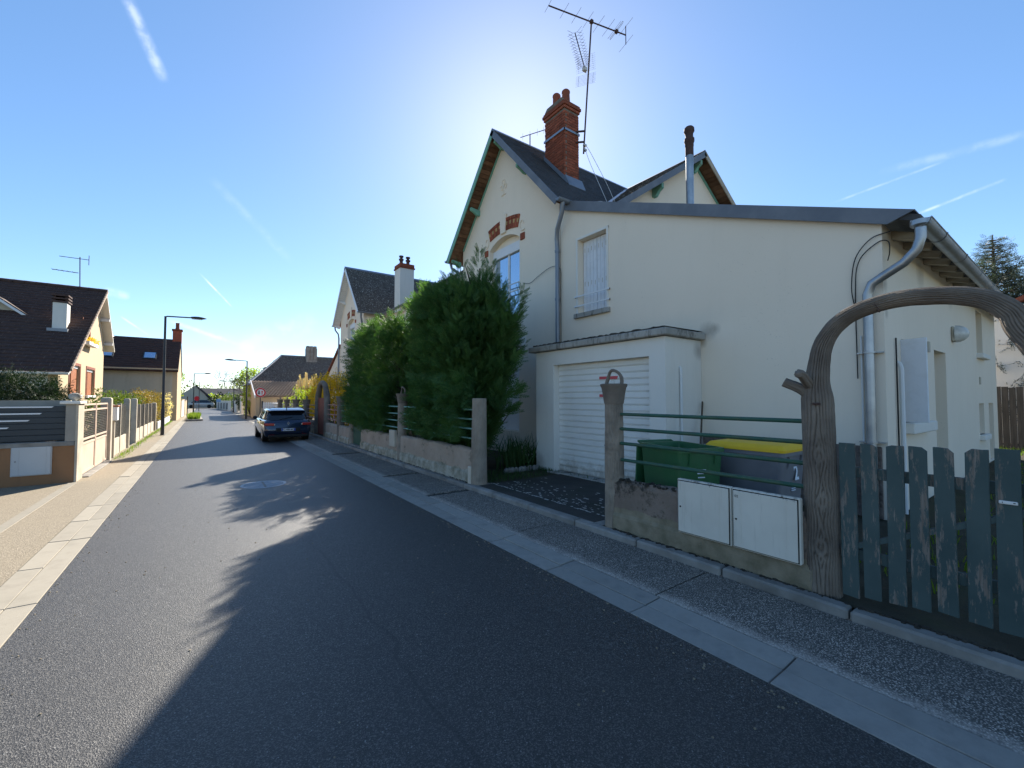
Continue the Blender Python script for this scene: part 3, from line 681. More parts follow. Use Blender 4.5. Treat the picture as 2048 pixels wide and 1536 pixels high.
# eave gutter on the near slope and its swan-neck pipe
def half_gutter(m, a, b, r_=.075, n=8, thick=.006):
    a = Vector(a); b = Vector(b); d = (b-a).normalized(); s = Vector((0, 0, 1)).cross(d).normalized(); up = Vector((0, 0, 1)); vs_ = []
    for p in (a, b):
        for rr_ in (r_, r_-thick):
            for k in range(n+1):
                t_ = math.pi+math.pi*k/n; vs_.append(p+s*math.cos(t_)*rr_+up*math.sin(t_)*rr_)
    q = n+1; fs = []
    for k in range(n):
        fs += [(k, k+1, 2*q+k+1, 2*q+k), (q+k, 3*q+k, 3*q+k+1, q+k+1), (k, q+k, q+k+1, k+1), (2*q+k, 2*q+k+1, 3*q+k+1, 3*q+k)]
    fs += [(0, 2*q, 3*q, q), (n, q+n, 3*q+n, 2*q+n)]
    m.add(vs_, fs); m.add([a+s*math.cos(math.pi+math.pi*k/n)*r_+up*math.sin(math.pi+math.pi*k/n)*r_ for k in range(n+1)], [tuple(range(n+1))])
    m.tube([a+s*r_, b+s*r_], .011, 6); m.tube([a-s*r_, b-s*r_], .009, 6)
gz = RZ-SL*2.98-.02
g = MB(); half_gutter(g, (7.0, YC-3.02, gz), (10.4, YC-3.02, gz-.02)); g.build('gutter', M['zinc'], h, smooth=True)
g = MB(); half_gutter(g, (7.0, YC+3.02, gz), (8.8, YC+3.02, gz-.02)); g.build('gutter', M['zinc'], h, smooth=True)
dp = MB().tube([(7.2, YC-3.0, gz-.05), (7.22, YC-2.95, gz-.28), (7.3, YC-2.68, gz-.62), (7.38, 8.2, gz-.82), (7.39, 8.19, gz-1.1), (7.39, 8.19, 2.9)], .058, 12)
dp = dp.build('downpipe', M['zinc'], h, smooth=True)
for z in (gz-1.15, 4.3): MB().lathe([(.066, -.035), (.070, -.03), (.070, .03), (.066, .035)], (7.39, 8.19, z), 12).build('pipe_collar', M['zinc'], dp)
MB().tube([(7.2, YC+3.0, gz-.05), (7.22, YC+2.95, gz-.25), (7.36, YC+2.7, gz-.45), (7.39, YC+2.66, gz-.7), (7.39, YC+2.66, .2)], .05, 12).build('downpipe', M['zinc'], h, smooth=True)
# central wing facade strip between the gables: wall, rafters, gutter
MB().box(8.62, 8.79, 13.36, 19.3, .08, 6.62).build('wing_wall', M['cream'], h)
g = MB(); half_gutter(g, (8.3, 13.75, 6.63), (8.3, 19.3, 6.63)); g.build('wing_gutter', M['zinc'], h, smooth=True)
MB().box(8.37, 8.41, 13.6, 19.3, 6.55, 6.68).build('fascia', M['green_paint'], h)
for k in range(10): MB().box(8.42, 8.62, 13.8+k*.55, 13.88+k*.55, 6.52, 6.63).build('rafter_tail', M['wood_pale'], h)
# thin cable looping from the window to the downpipe
MB().tube(CM([(7.44, 9.75, 5.08), (7.44, 9.4, 5.0), (7.44, 9.0, 5.12), (7.44, 8.6, 5.22), (7.43, 8.3, 5.2), (7.43, 8.11, 5.05), (7.43, 8.1, 4.6), (7.43, 8.1, 3.0)], 50), .007, 5).build('cable', M['cable'], h)
# carved panel over the ground-floor window beside the hedge
MB().box(FX-.02, FX-.001, 9.62, 10.0, 3.0, 3.5).build('corner_panel', M['white_render'], h, bevel=.006)
MB().tube([(FX-.025, 9.8+.12*math.cos(a)*(.4+a/9), 3.22+.14*math.sin(a)*(.4+a/9)) for a in np.linspace(0, 5.5, 18)], .016, 5).build('panel_scroll', M['white_render'], h)
# chimney: brick by brick round a mortar core, corbelled cap, two pots, strap
cx0, cx1, cy0, cy1, cz0, cz1 = 8.48, 9.07, 9.07, 9.96, 7.9, 10.36
ch = MB().box(cx0+.012, cx1-.012, cy0+.012, cy1-.012, cz0, cz1).build('chimney', M['mortar'], h)
course = .082; nb = int((cz1-8.0)/course)
def brick_me(lx, ly, lz):
    me = MB().box(-lx/2, lx/2, -ly/2, ly/2, -lz/2, lz/2).mesh('brick', bevel=.003); me.materials.append(M['brick']); return me
cache = {}
def bricks_on(face, z, odd):
    a0, a1 = (cy0, cy1) if face == 'x' else (cx0, cx1)
    L = .222; a = a0+(0 if not odd else -.11)
    if face == 'y': a = a0+(.108 if not odd else 0)
    while a < a1-.02:
        p0, p1 = max(a, a0), min(a+L-.011, a1)
        if p1-p0 > .03:
            key = (face, round(p1-p0, 3))
            if key not in cache: cache[key] = brick_me(.05, p1-p0, course-.013) if face == 'x' else brick_me(p1-p0, .05, course-.013)
            mid = (p0+p1)/2; j = random.uniform(-.003, .003)
            yield (cx0+.024+j, mid, z) if face == 'x' else (mid, cy0+.024+j, z), cache[key]
        a += L
for k in range(nb):
    z = 8.0+course*(k+.5)
    for face in ('x', 'y'):
        for c, me in bricks_on(face, z, k % 2):
            if z > RZ-SL*(YC-c[1])-.05: piece('brick', me, ch, c)
for (e, z0, z1) in ((.03, cz1, cz1+.08), (.06, cz1+.081, cz1+.17), (.035, cz1+.171, cz1+.23)):
    MB().box(cx0-e, cx1+e, cy0-e, cy1+e, z0, z1).build('corbel_course', M['brick'], ch, bevel=.008)
MB().prism([(cy0-.03, 10.592), (cy1+.03, 10.592), (cy1-.12, 10.74), (cy0+.12, 10.74)], yz(cx0-.02), 0, cx1-cx0+.04).build('flaunching', M['mortar'], ch, bevel=.02)
for y, hh in ((9.72, .62), (9.3, .5)):
    MB().lathe([(.15, 0), (.125, .2), (.115, hh-.1), (.13, hh-.06), (.125, hh-.02), (.09, hh+.02), (.03, hh+.04)], (8.76, y, 10.6), 16).build('chimney_pot', M['terracotta'], ch, smooth=True)
st = MB(); st.box(cx0-.03, cx0-.004, cy0-.03, cy1+.02, 9.68, 9.745); st.box(cx0-.03, cx1+.02, cy0-.03, cy0-.004, 9.681, 9.744); st.build('strap', M['zinc_new'], ch)
# lead flashing at the foot
fb = MB(); zf = lambda y: RZ-SL*(YC-y)
fb.prism([(cy0-.14, zf(cy0-.14)+.02), (cy1, zf(cy1)+.02), (cy1, zf(cy1)+.15), (cy0-.02, zf(cy0)+.15), (cy0-.14, zf(cy0-.14)+.06)], yz(cx0-.05), 0, .028)
fb.prism([(cy0-.2, zf(cy0-.2)+.02), (cy0-.03, zf(cy0)+.0), (cy0-.03, zf(cy0)+.16), (cy0-.05, zf(cy0)+.16), (cy0-.2, zf(cy0-.2)+.05)], yz(cx0-.02), 0, cx1-cx0+.1)
fb.build('flashing', M['zinc'], ch)
# ---------------------------------------------------------------- the far half of the pair
h2 = thing('house', 'cream rendered house with white rendered chimney and white bargeboards, beyond the tall evergreens', 'house', (FX, 27.75, 0))
gable_front(h2, 27.75, ((0, 0), (1, 1.45), (1, 2.75), (-1, 1.4)), 51, barge=M['white_paint'], old='slate_old')
transverse(h2, 19.31, 30.6, 0, .4, 61)
MB().box(8.62, 8.79, 19.31, 25.15, .08, 6.62).build('wing_wall', M['cream'], h2)
g = MB(); half_gutter(g, (8.3, 19.31, 6.63), (8.3, 24.75, 6.63)); g.build('wing_gutter', M['zinc'], h2, smooth=True)
MB().box(8.37, 8.41, 19.31, 24.8, 6.55, 6.68).build('fascia', M['white_paint'], h2)
for k in range(9): MB().box(8.42, 8.62, 19.5+k*.6, 19.58+k*.6, 6.52, 6.63).build('rafter_tail', M['white_paint'], h2)
wsh = MB().box(8.56, 8.619, 18.2, 19.2, 4.6, 6.1).build('window_shutter', rough_mat('maroon_paint', (.07, .02, .02), (.09, .03, .03), 5, .6, 0), h)
g = MB(); half_gutter(g, (7.0, 27.75-3.02, gz), (8.8, 27.75-3.02, gz)); g.build('gutter', M['zinc'], h2, smooth=True)
g = MB(); half_gutter(g, (7.0, 27.75+3.02, gz), (9, 27.75+3.02, gz)); g.build('gutter', M['zinc'], h2, smooth=True)
for s in (-1, 1):
    y = 27.75+s*2.66
    MB().tube([(7.2, 27.75+s*3.0, gz-.05), (7.22, 27.75+s*2.95, gz-.3), (7.36, y+s*.04, gz-.6), (7.39, y, gz-.9), (7.39, y, .2)], .055, 10).build('downpipe', M['zinc'], h2, smooth=True)
c2 = MB().box(8.34, 9.12, 21.7, 22.5, 6.4, 8.72).build('chimney', M['white_render'], h2)
MB().box(8.29, 9.17, 21.65, 22.55, 8.721, 8.8).build('chimney_band', M['brick'], c2, bevel=.01)
MB().box(8.32, 9.14, 21.68, 22.52, 8.801, 8.98).build('chimney_cap', M['brick'], c2, bevel=.02)
for x in (8.55, 8.93): MB().lathe([(.09, 0), (.09, .25), (.13, .26), (.13, .33), (.07, .34), (.07, .42), (.12, .43), (.12, .5), (.03, .52)], (x, 22.1, 8.98), 12).build('chimney_cowl', M['rust'], c2)
# lean-to wing beyond with a red tiled verge
MB().prism([(30.33, .08), (36.2, .08), (36.2, 2.35), (30.33, 5.3)], yz(FX+.05), 0, 4).build('side_wing', M['cream'], h2)
d = MB(); slab_on_slope(d, (FX-.08, 30.33, 5.34), (1, 0, 0), (0, 6.1, -3.07), 4.2, 6.85, 0, .1); d.build('side_roof', M['terracotta'], h2)
# ---------------------------------------------------------------- the lean-to extension with the wide blank wall
ex = thing('house_annex', 'cream annex with wide blank wall, grey sloping roof edge and shuttered window', 'annex', (FX, 4.9, 0))
Y1e, Y0e, ES = 8.17, 1.69, .4
topz = lambda y: 4.04+ES*(y-1.42)
MB().prism([(Y0e, .08), (Y1e, .08), (Y1e, topz(Y1e)-.02), (Y0e, topz(Y0e)-.02)], yz(FX+.005), 0, .3, [[(6.6, 3.82), (7.53, 3.82), (7.53, 5.66), (6.6, 5.66)]]).build('front_wall', M['cream'], ex)
# side wall with its openings: shuttered window, door niche, upper window, small niches
holes = [[(8.32, 1.36), (9.62, 1.36), (9.62, 2.6), (8.32, 2.6)], [(10.42, .12), (11.38, .12), (11.38, 2.58), (10.42, 2.58)],
         [(14.95, 2.8), (15.85, 2.8), (15.85, 3.85), (14.95, 3.85)], [(15.0, .85), (15.75, .85), (15.75, 1.6), (15.0, 1.6)], [(16.5, .12), (17.3, .12), (17.3, 1.6), (16.5, 1.6)]]
MB().prism([(FX+.306, .08), (18.1, .08), (18.1, topz(Y0e)-.02), (FX+.306, topz(Y0e)-.02)], xz(Y0e+.001), 0, .3, holes).build('side_wall', M['cream'], ex)
MB().box(17.8, 18.1, Y0e+.302, 7.9, .08, topz(Y0e)-.1).build('rear_wall', M['cream'], ex)
bk = MB()
for x0, x1, z0, z1 in ((8.3, 9.65, 1.3, 2.65), (10.4, 11.4, .1, 2.6), (14.9, 15.9, 2.7, 3.9), (14.9, 15.8, .8, 1.65), (16.4, 17.4, .1, 1.65)): bk.box(x0, x1, Y0e+.305, Y0e+.33, z0, z1)
bk.build('opening_back', M['grey_render'], ex)
# roof: deck, covering, verge flashing, rafters, gutter
V = Vector((0, -1, -ES)).normalized(); Lr = (8.05-1.32)*math.sqrt(1+ES*ES)
d = MB(); slab_on_slope(d, (7.42, 8.05, topz(8.05)), (1, 0, 0), V, 10.75, Lr, .02, .10)
d = d.build('roof', M['slate'], ex)
fl = MB(); zt = lambda y: topz(y)+.13
fl.prism([(8.02, zt(8.02)+.03), (1.33, zt(1.33)+.03), (1.33+.28, zt(1.61)-.185), (8.02, zt(8.02)-.22)], yz(7.385), 0, .03)
fl.prism([(8.02, zt(8.02)+.03), (1.33, zt(1.33)+.03), (1.33, zt(1.33)+.012), (8.02, zt(8.02)+.012)], yz(7.415), .001, .3)
fl.build('verge_flashing', M['flash'], d)
for k in range(16):
    x = 7.95+k*.62
    MB().prism([(1.36, topz(1.36)-.02), (1.69, topz(1.69)-.02), (1.69, topz(1.69)-.15), (1.40, topz(1.36)-.11)], lambda a, b, q: (x+q, a, b), 0, .11).build('rafter_tail', M['wood_pale'], ex, bevel=.006)
g = MB(); half_gutter(g, (7.3, 1.26, topz(1.3)-.0), (18.1, 1.26, topz(1.3)-.02), .095); g = g.build('gutter', M['zinc_new'], ex, smooth=True)
for k in range(7): 
    m = MB(); half_gutter(m, (8.2+k*1.5, 1.26, topz(1.3)), (8.23+k*1.5, 1.26, topz(1.3)), .101); m.build('gutter_clip', M['zinc'], g)
gz2 = topz(1.3)
dp = MB().tube([(7.36, 1.28, gz2-.03), (7.36, 1.28, gz2-.22), (7.355, 1.32, gz2-.36), (7.37, 1.45, gz2-.5), (7.385, 1.66, gz2-.62), (7.39, 1.79, gz2-.7), (7.395, 1.84, gz2-.84), (7.395, 1.84, gz2-1.1), (7.395, 1.84, .1)], .058, 14).build('downpipe', M['zinc_new'], ex, smooth=True)
MB().lathe([(.08, -.02), (.1, .0), (.1, .06), (.07, .07)], (7.36, 1.28, gz2-.06), 14).build('gutter_outlet', M['zinc_new'], dp, smooth=True)
for z in (gz2-1.0, 2.35, 1.12):
    m = MB().lathe([(.068, -.012), (.074, -.01), (.074, .01), (.068, .012)], (7.395, 1.84, z), 14); m.box(7.41, 7.478, 1.70, 1.98, z-.008, z+.008); m.build('pipe_clip', M['zinc_new'], dp)
MB().tube([(7.46, 1.94, .2), (7.46, 1.94, 2.6)], .014, 6).build('conduit', M['pvc'], ex)
MB().tube(CM([(7.46, 2.0, 3.0), (7.45, 2.03, 3.3), (7.45, 1.98, 3.7), (7.44, 1.8, 3.93), (7.5, 1.6, 3.99)], 24), .007, 5).build('cable', M['cable'], ex)
MB().tube(CM([(7.46, 1.99, 2.0), (7.46, 1.99, 3.2), (7.45, 1.94, 3.65), (7.46, 1.74, 3.86), (7.5, 1.63, 3.86), (7.52, 1.62, 3.72), (7.6, 1.66, 3.62)], 40), .007, 5).build('cable', M['cable'], ex)
# street window: surround, sill, boarded shutters, two bars
sh = MB(); 
for a, b, c, d_ in ((6.54, 6.598, 3.75, 5.72), (7.532, 7.59, 3.75, 5.72)): sh.box(FX-.012, FX+.004, a, b, c, d_)
sh.box(FX-.0125, FX+.004, 6.54, 7.59, 5.662, 5.721); sh.build('window_surround', M['white_render'], ex)
MB().box(FX-.07, FX+.16, 6.5, 7.63, 3.70, 3.815).build('window_sill', M['stained_concrete'], ex, bevel=.008)
for y0, y1, n in ((6.61, 7.06, 4), (7.07, 7.52, 4)):
    s_ = MB().box(FX+.20, FX+.215, y0, y1, 3.83, 5.65).build('shutter', M['shutter'], ex)
    for k in range(n):
        w_ = (y1-y0)/n; MB().box(FX+.183, FX+.2, y0+k*w_+.003, y0+(k+1)*w_-.003, 3.84, 5.64).build('shutter_board', M['shutter'], s_, bevel=.003)
    m = MB()
    for z in (4.5, 5.35):
        for k in range(n): m.box(FX+.178, FX+.184, y0+(k+.45)*(y1-y0)/n, y0+(k+.55)*(y1-y0)/n, z+.02*(k%2), z+.11+.02*(k%2))
    m.build('shutter_slot', M['grey_render'], s_)
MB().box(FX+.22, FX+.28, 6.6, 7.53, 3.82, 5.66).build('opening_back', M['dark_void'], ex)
for z in (3.98, 4.22):
    b_ = MB().box(FX-.05, FX-.03, 6.5, 7.62, z, z+.035).build('window_bar', M['white_paint'], ex)
    m = MB(); m.box(FX-.03, FX, 6.5, 6.53, z, z+.035); m.box(FX-.03, FX, 7.59, 7.62, z, z+.035); m.build('bar_fixing', M['rust'], b_)
# plinth of rough stone under the blank wall
MB().box(FX-.035, FX+.004, 1.75, 4.3, .08, 1.06).build('plinth', M['plinth'], ex, bevel=.01)
# side wall fittings: shutters ajar, sill, bulkhead lamp, vents, sills, white pipe
m = MB(); m.obox((8.25, Y0e-.14, 1.98), (.3, .03, 1.2), Matrix.Rotation(R(78), 3, 'Z')); m.build('side_shutter', M['shutter'], ex, bevel=.004)
m = MB(); m.obox((8.98, Y0e+.16, 1.98), (1.2, .03, 1.2), Matrix.Rotation(R(5), 3, 'Z')); s2 = m.build('side_shutter', M['shutter'], ex, bevel=.004)
MB().box(8.6, 8.85, Y0e+.06, Y0e+.08, 1.72, 1.75).build('shutter_latch', M['rust'], s2)
MB().box(8.28, 9.72, Y0e-.13, Y0e+.05, 1.2, 1.36).build('side_sill', M['white_render'], ex, bevel=.015)
MB().box(14.9, 15.95, Y0e-.12, Y0e+.05, 2.68, 2.8).build('side_sill', M['white_render'], ex, bevel=.015)
MB().box(14.95, 15.85, Y0e-.1, Y0e+.05, .72, .85).build('side_sill', M['white_render'], ex, bevel=.015)
MB().box(14.97, 15.1, Y0e+.05, Y0e+.1, 2.81, 3.84).build('upper_frame', M['shutter'], ex)
for x, z in ((9.98, 2.6), (15.2, 2.15)): MB().box(x-.05, x+.06, Y0e-.02, Y0e, z-.09, z+.09).build('vent', M['grey_render'], ex, bevel=.004)
lb = MB().box(11.95, 12.2, Y0e-.05, Y0e, 2.85, 3.15).build('wall_lamp', M['grey_render'], ex, bevel=.02)
m = MB(); m.add(*(lambda n: ([Vector((12.075+.15*math.cos(a)*math.cos(b), Y0e-.05-.19*math.sin(b), 3.0+.17*math.sin(a)*math.cos(b))) for b in np.linspace(0, 1.5, 6) for a in np.linspace(0, 2*math.pi, n, endpoint=False)],
      [(i*n+k, i*n+(k+1)%n, (i+1)*n+(k+1)%n, (i+1)*n+k) for i in range(5) for k in range(n)]))(14)); m.build('lamp_globe', M['opal'], lb, smooth=True)
MB().tube([(8.02, Y0e-.05, .1), (8.02, Y0e-.05, 2.15), (8.02, Y0e-.03, 2.22), (8.02, Y0e+.01, 2.24)], .03, 8).build('side_pipe', M['pvc'], ex, smooth=True)
MB().tube([(7.93, Y0e-.02, .1), (7.93, Y0e-.02, 2.58)], .01, 6).build('side_conduit', M['black'], ex)
# flue standing behind the roof edge
fx, fy = 10.3, 6.2
f = thing('flue_pipe', 'tall pale metal flue with dark cowl rising behind the sloping roof edge', 'flue', (fx, fy, 5.8))
MB().tube([(fx, fy, 5.75), (fx, fy, 8.3)], .095, 14).build('pipe', M['zinc_new'], f, smooth=True)
MB().lathe([(.105, 0), (.105, .25)], (fx, fy, 8.15), 14).build('sleeve', M['rust'], f, smooth=True)
MB().lathe([(.1, 0), (.11, .02), (.11, .1), (.13, .15), (.13, .22), (.10, .26), (.10, .36), (.135, .42), (.13, .5), (.1, .54), (.04, .55)], (fx, fy, 8.38), 14).build('cowl', M['rust'], f, smooth=True)
# ---------------------------------------------------------------- garage in front
ga = thing('garage', 'white garage block with mossy flat concrete roof slab in front of annex', 'garage', (6.365, 6.07, 0))
GX, gy0, gy1 = 6.365, 4.33, 7.81
MB().prism([(gy0, .06), (gy1, .06), (gy1, 2.79), (gy0, 2.79)], yz(GX), 0, .26, [[(4.66, .1), (7.2, .1), (7.2, 2.47), (4.66, 2.47)]]).build('front_wall', M['white_render'], ga)
MB().box(GX+.262, FX, gy0, gy0+.2, .06, 2.79).build('side_wall', M['white_render'], ga)
MB().box(GX+.262, FX, gy1-.2, gy1, .06, 2.79).build('side_wall', M['white_render'], ga)
MB().box(GX-.12, FX-.002, gy0-.1, gy1+.16, 2.80, 2.925).build('roof_slab', M['stained_concrete'], ga, bevel=.015)
m = MB(); n = 60
vs_ = []; fs = []
for i in range(n+1):
    y = gy0-.04+(gy1-gy0+.08)*i/n
    for (x, z) in ((GX-.07, 2.924), (GX-.05+random.uniform(-.012, .012), 2.955+random.uniform(0, .02)), (GX+.2, 2.96), (FX, 2.965)): vs_.append((x, y, z))
for i in range(n):
    for j in range(3): fs.append((i*4+j, i*4+j+1, i*4+j+5, i*4+j+4))
fs += [(0, 1, 2, 3), (n*4+3, n*4+2, n*4+1, n*4)]
m.add(vs_, fs); m.build('roof_felt', M['moss'], ga)
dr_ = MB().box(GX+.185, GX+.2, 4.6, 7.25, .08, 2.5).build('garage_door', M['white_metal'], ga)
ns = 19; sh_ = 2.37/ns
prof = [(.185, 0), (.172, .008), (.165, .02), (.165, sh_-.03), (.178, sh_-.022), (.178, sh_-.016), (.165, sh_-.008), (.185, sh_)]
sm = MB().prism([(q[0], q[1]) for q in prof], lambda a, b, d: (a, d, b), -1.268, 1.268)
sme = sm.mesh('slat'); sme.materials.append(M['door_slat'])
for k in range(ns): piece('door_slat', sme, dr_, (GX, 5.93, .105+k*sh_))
for z, y0, y1 in ((2.13, 5.52, 5.98), (1.77, 5.5, 5.98)):
    m = MB(); m.quad((GX+.1635, y0, z-.03), (GX+.1635, y1, z-.02), (GX+.1635, y1, z+.035), (GX+.1635, y0-.03, z+.03)); m.build('red_tape', M['red_tape'], dr_)
m = MB(); m.lathe([(.03, 0), (.03, .03), (.012, .04)], (0, 0, 0), 10)
for z in (.78, .88): MB().box(GX+.13, GX+.165, 5.73, 5.78, z-.03, z+.035).build('lock', M['black'], dr_, bevel=.01)
MB().box(GX+.13, GX+.165, 5.74, 5.83, .77, .80).build('handle', M['black'], dr_, bevel=.006)
MB().box(GX-.12, GX+.2, 4.5, 7.3, .06, .105).build('threshold', M['stained_concrete'], ga, bevel=.006)
pp = MB().tube([(6.78, gy0-.03, .2), (6.78, gy0-.03, 2.2), (6.78, gy0-.02, 2.26), (6.78, gy0+.02, 2.28)], .025, 8).build('conduit', M['pvc'], ga, smooth=True)
# ================================================================== moulded-concrete fence on the right
def bark_tube(name, pts, radii, mat, parent, knots=(), nl=28, seg=96, step=.014, depth=.008, seed=0, cap=True):
    """concrete cast like a tree trunk: thin wandering grooves that part round knots"""
    L = sum((Vector(b)-Vector(a)).length for a, b in zip(pts, pts[1:])); n = max(8, int(L/step))
    path = catmull([tuple(p)+(0,) if len(p) == 2 else p for p in pts], n)
    rad = np.interp(np.linspace(0, 1, n+1), np.linspace(0, 1, len(radii)), radii)
    up = None; V_ = []; s = 0; rr_ = random.Random(seed); o1 = rr_.uniform(0, 50)
    for i, p in enumerate(path):
        if i: s += (p-path[i-1]).length
        t_ = (path[min(i+1, n)]-path[max(i-1, 0)]).normalized()
        if up is None: up = Vector((0, 1, 0)) if abs(t_.y) < .9 else Vector((1, 0, 0))
        a = up.cross(t_).normalized(); b = t_.cross(a).normalized(); up = b
        for k in range(seg):
            th = 2*math.pi*k/seg; ct, st_ = math.cos(th), math.sin(th)
            nz_ = mnoise.noise((ct*1.3+o1, st_*1.3, s*2.2))
            ph = nl*th+nz_*5.0+1.3*mnoise.noise((ct*4+o1, st_*4, s*7)); flat = 1.0; ring = None
            for (ks, kt, kr) in knots:
                dth = (th-kt+math.pi) % (2*math.pi)-math.pi
                dx = dth*rad[i]; dy = (s-ks)*.62
                d = math.hypot(dx, dy)
                if d < kr: ring = d/kr
                w_ = math.exp(-(dy/(kr*1.5))**2)*math.exp(-abs(dx)/(kr*2.2))
                ph += (1 if dx > 0 else -1)*w_*nl*(kr*.9/rad[i])*-.9
            if ring is None: g_ = abs(math.sin(ph/2))
            else: g_ = abs(math.cos(ring*math.pi*1.5))
            dd = -depth*2.8*max(0, 1-g_/.5) + depth*.35*mnoise.noise((ct*6+o1, st_*6, s*14))
            r_ = rad[i]*(1+.05*mnoise.noise((ct*1.0+o1, st_*1.0, s*1.7)))+dd
            V_.append(p+(a*ct+b*st_)*r_)
    F_ = [(i*seg+k, i*seg+(k+1) % seg, (i+1)*seg+(k+1) % seg, (i+1)*seg+k) for i in range(n) for k in range(seg)]
    m = MB(); m.v = [tuple(v) for v in V_]; m.f = F_
    if cap: m.f += [tuple(reversed(range(seg))), tuple(n*seg+k for k in range(seg))]
    return m.build(name, mat, parent, smooth='all')
FXX = 4.3
def basket_post(y, label, group=None, r_=.12, ztop=1.66, seed=0, handle=True, hi=True, grass=False, mat='bark_conc', scale=1):
    p = thing('fence_post', label, 'post', (FXX, y, .09), group)
    bark_tube('shaft', [(FXX, y, .08), (FXX, y, .6), (FXX, y, 1.1), (FXX, y, ztop)], [r_*1.04, r_, r_*.98, r_*.95], M[mat], p,
              ((.55, 3.9, .05), (1.05, 3.4, .045)) if hi else (), nl=24, seg=72 if hi else 28, step=.02 if hi else .09, depth=.007, seed=seed)
    z = ztop; q = r_/.12
    bs = MB().lathe([(.118*q, -.01), (.126*q, .02), (.14*q, .12), (.155*q, .2), (.168*q, .22), (.17*q, .245), (.15*q, .25), (.13*q, .21), (.02, .2)], (FXX, y, z), 28 if hi else 14, caps=False).build('basket', M['bark_dark' if mat == 'bark_conc' else mat], p, smooth=True)
    if handle:
        MB().tube([(FXX+.02*math.sin(a*3), y+.125*q*math.cos(a), z+.235+.19*math.sin(a)) for a in np.linspace(0, math.pi, 14)], [.024]*3+[.02]*8+[.024]*3, 8).build('basket_handle', M['bark_dark' if mat == 'bark_conc' else mat], bs, smooth=True)
    if grass:
        m = MB(); q_ = random.Random(seed)
        for k in range(46):
            a = q_.uniform(0, 6.28); d = q_.uniform(0, .11); x_, y_ = FXX+d*math.cos(a), y+d*math.sin(a); hh = q_.uniform(.04, .16); lx, ly = q_.uniform(-.03, .03), q_.uniform(-.03, .03)
            m.add([(x_-.003, y_-.002, z+.2), (x_+.003, y_+.002, z+.2), (x_+lx, y_+ly, z+.22+hh)], [(0,1,2)])
        m.build('basket_weeds', M['iris'], p, kind='stuff')
    return p
def low_wall(y0, y1, top, label, mat='old_wall', group=None, seed=0, name='garden_wall', x0=4.21, x1=4.39, uneven=.012):
    """low rendered wall with an eroded top edge"""
    m = MB(); n = max(6, int((y1-y0)/.06)); q = random.Random(seed); vs_ = []; fs = []
    for i in range(n+1):
        y = y0+(y1-y0)*i/n
        e = [q.uniform(-uneven, uneven) for _ in range(6)]
        zt_ = top+.018*mnoise.noise((y*2.0, seed, 3.3))
        ring = [(x0-.028, y, .03), (x0-.024+e[0]*.3, y, .26), (x0+e[4]*.2, y, .30), (x0+e[0]*.4, y, zt_-.06), (x0+.012+e[1], y, zt_-.02+e[2]), (x0+.05+e[3], y, zt_+e[4]*.6), (x1-.02, y, zt_+e[5]*.5), (x1, y, zt_-.03), (x1, y, .03)]
        vs_ += ring
    R_ = 9
    for i in range(n):
        for k in range(R_): fs.append((i*R_+k, i*R_+(k+1) % R_, (i+1)*R_+(k+1) % R_, (i+1)*R_+k))
    fs += [tuple(range(R_)), tuple(n*R_+k for k in reversed(range(R_)))]
    m.add(vs_, fs); o = m.build(name, M[mat])
    WORLD[o.name] = (0, 0, 0); return tag(o, label, 'wall', group)
def rails(y0, y1, zs, mat, parent, r_=.021, sag=0):
    for z in zs:
        MB().tube([(FXX, y0, z), (FXX, (y0+y1)/2, z-sag), (FXX, y1, z)], r_, 10).build('rail', M[mat], parent, smooth=True)
# --- wall with meter boxes between basket post and arch
basket_post(3.69, 'grey bark-textured concrete post topped by a basket with loop handle, beside green railings', r_=.122, seed=5, grass=True)
w1 = low_wall(1.45, 3.62, .70, 'low stained wall with dark green pipe railings and two meter boxes', seed=4)
rails(1.5, 3.62, (1.52, 1.335, 1.152, .945), 'rail_green', w1)
# ivy-dark moss and stones on top
m = MB(); q = random.Random(8)
for k in range(40):
    y = q.uniform(2.72, 3.55); x = q.uniform(4.22, 4.38); r_ = q.uniform(.008, .028)
    m.lathe([(r_*.9, -.01), (r_, r_*.3), (r_*.5, r_*.8), (.001, r_*.9)], (x, y, .702), 6)
m.build('moss_lumps', M['moss'], w1, kind='stuff')
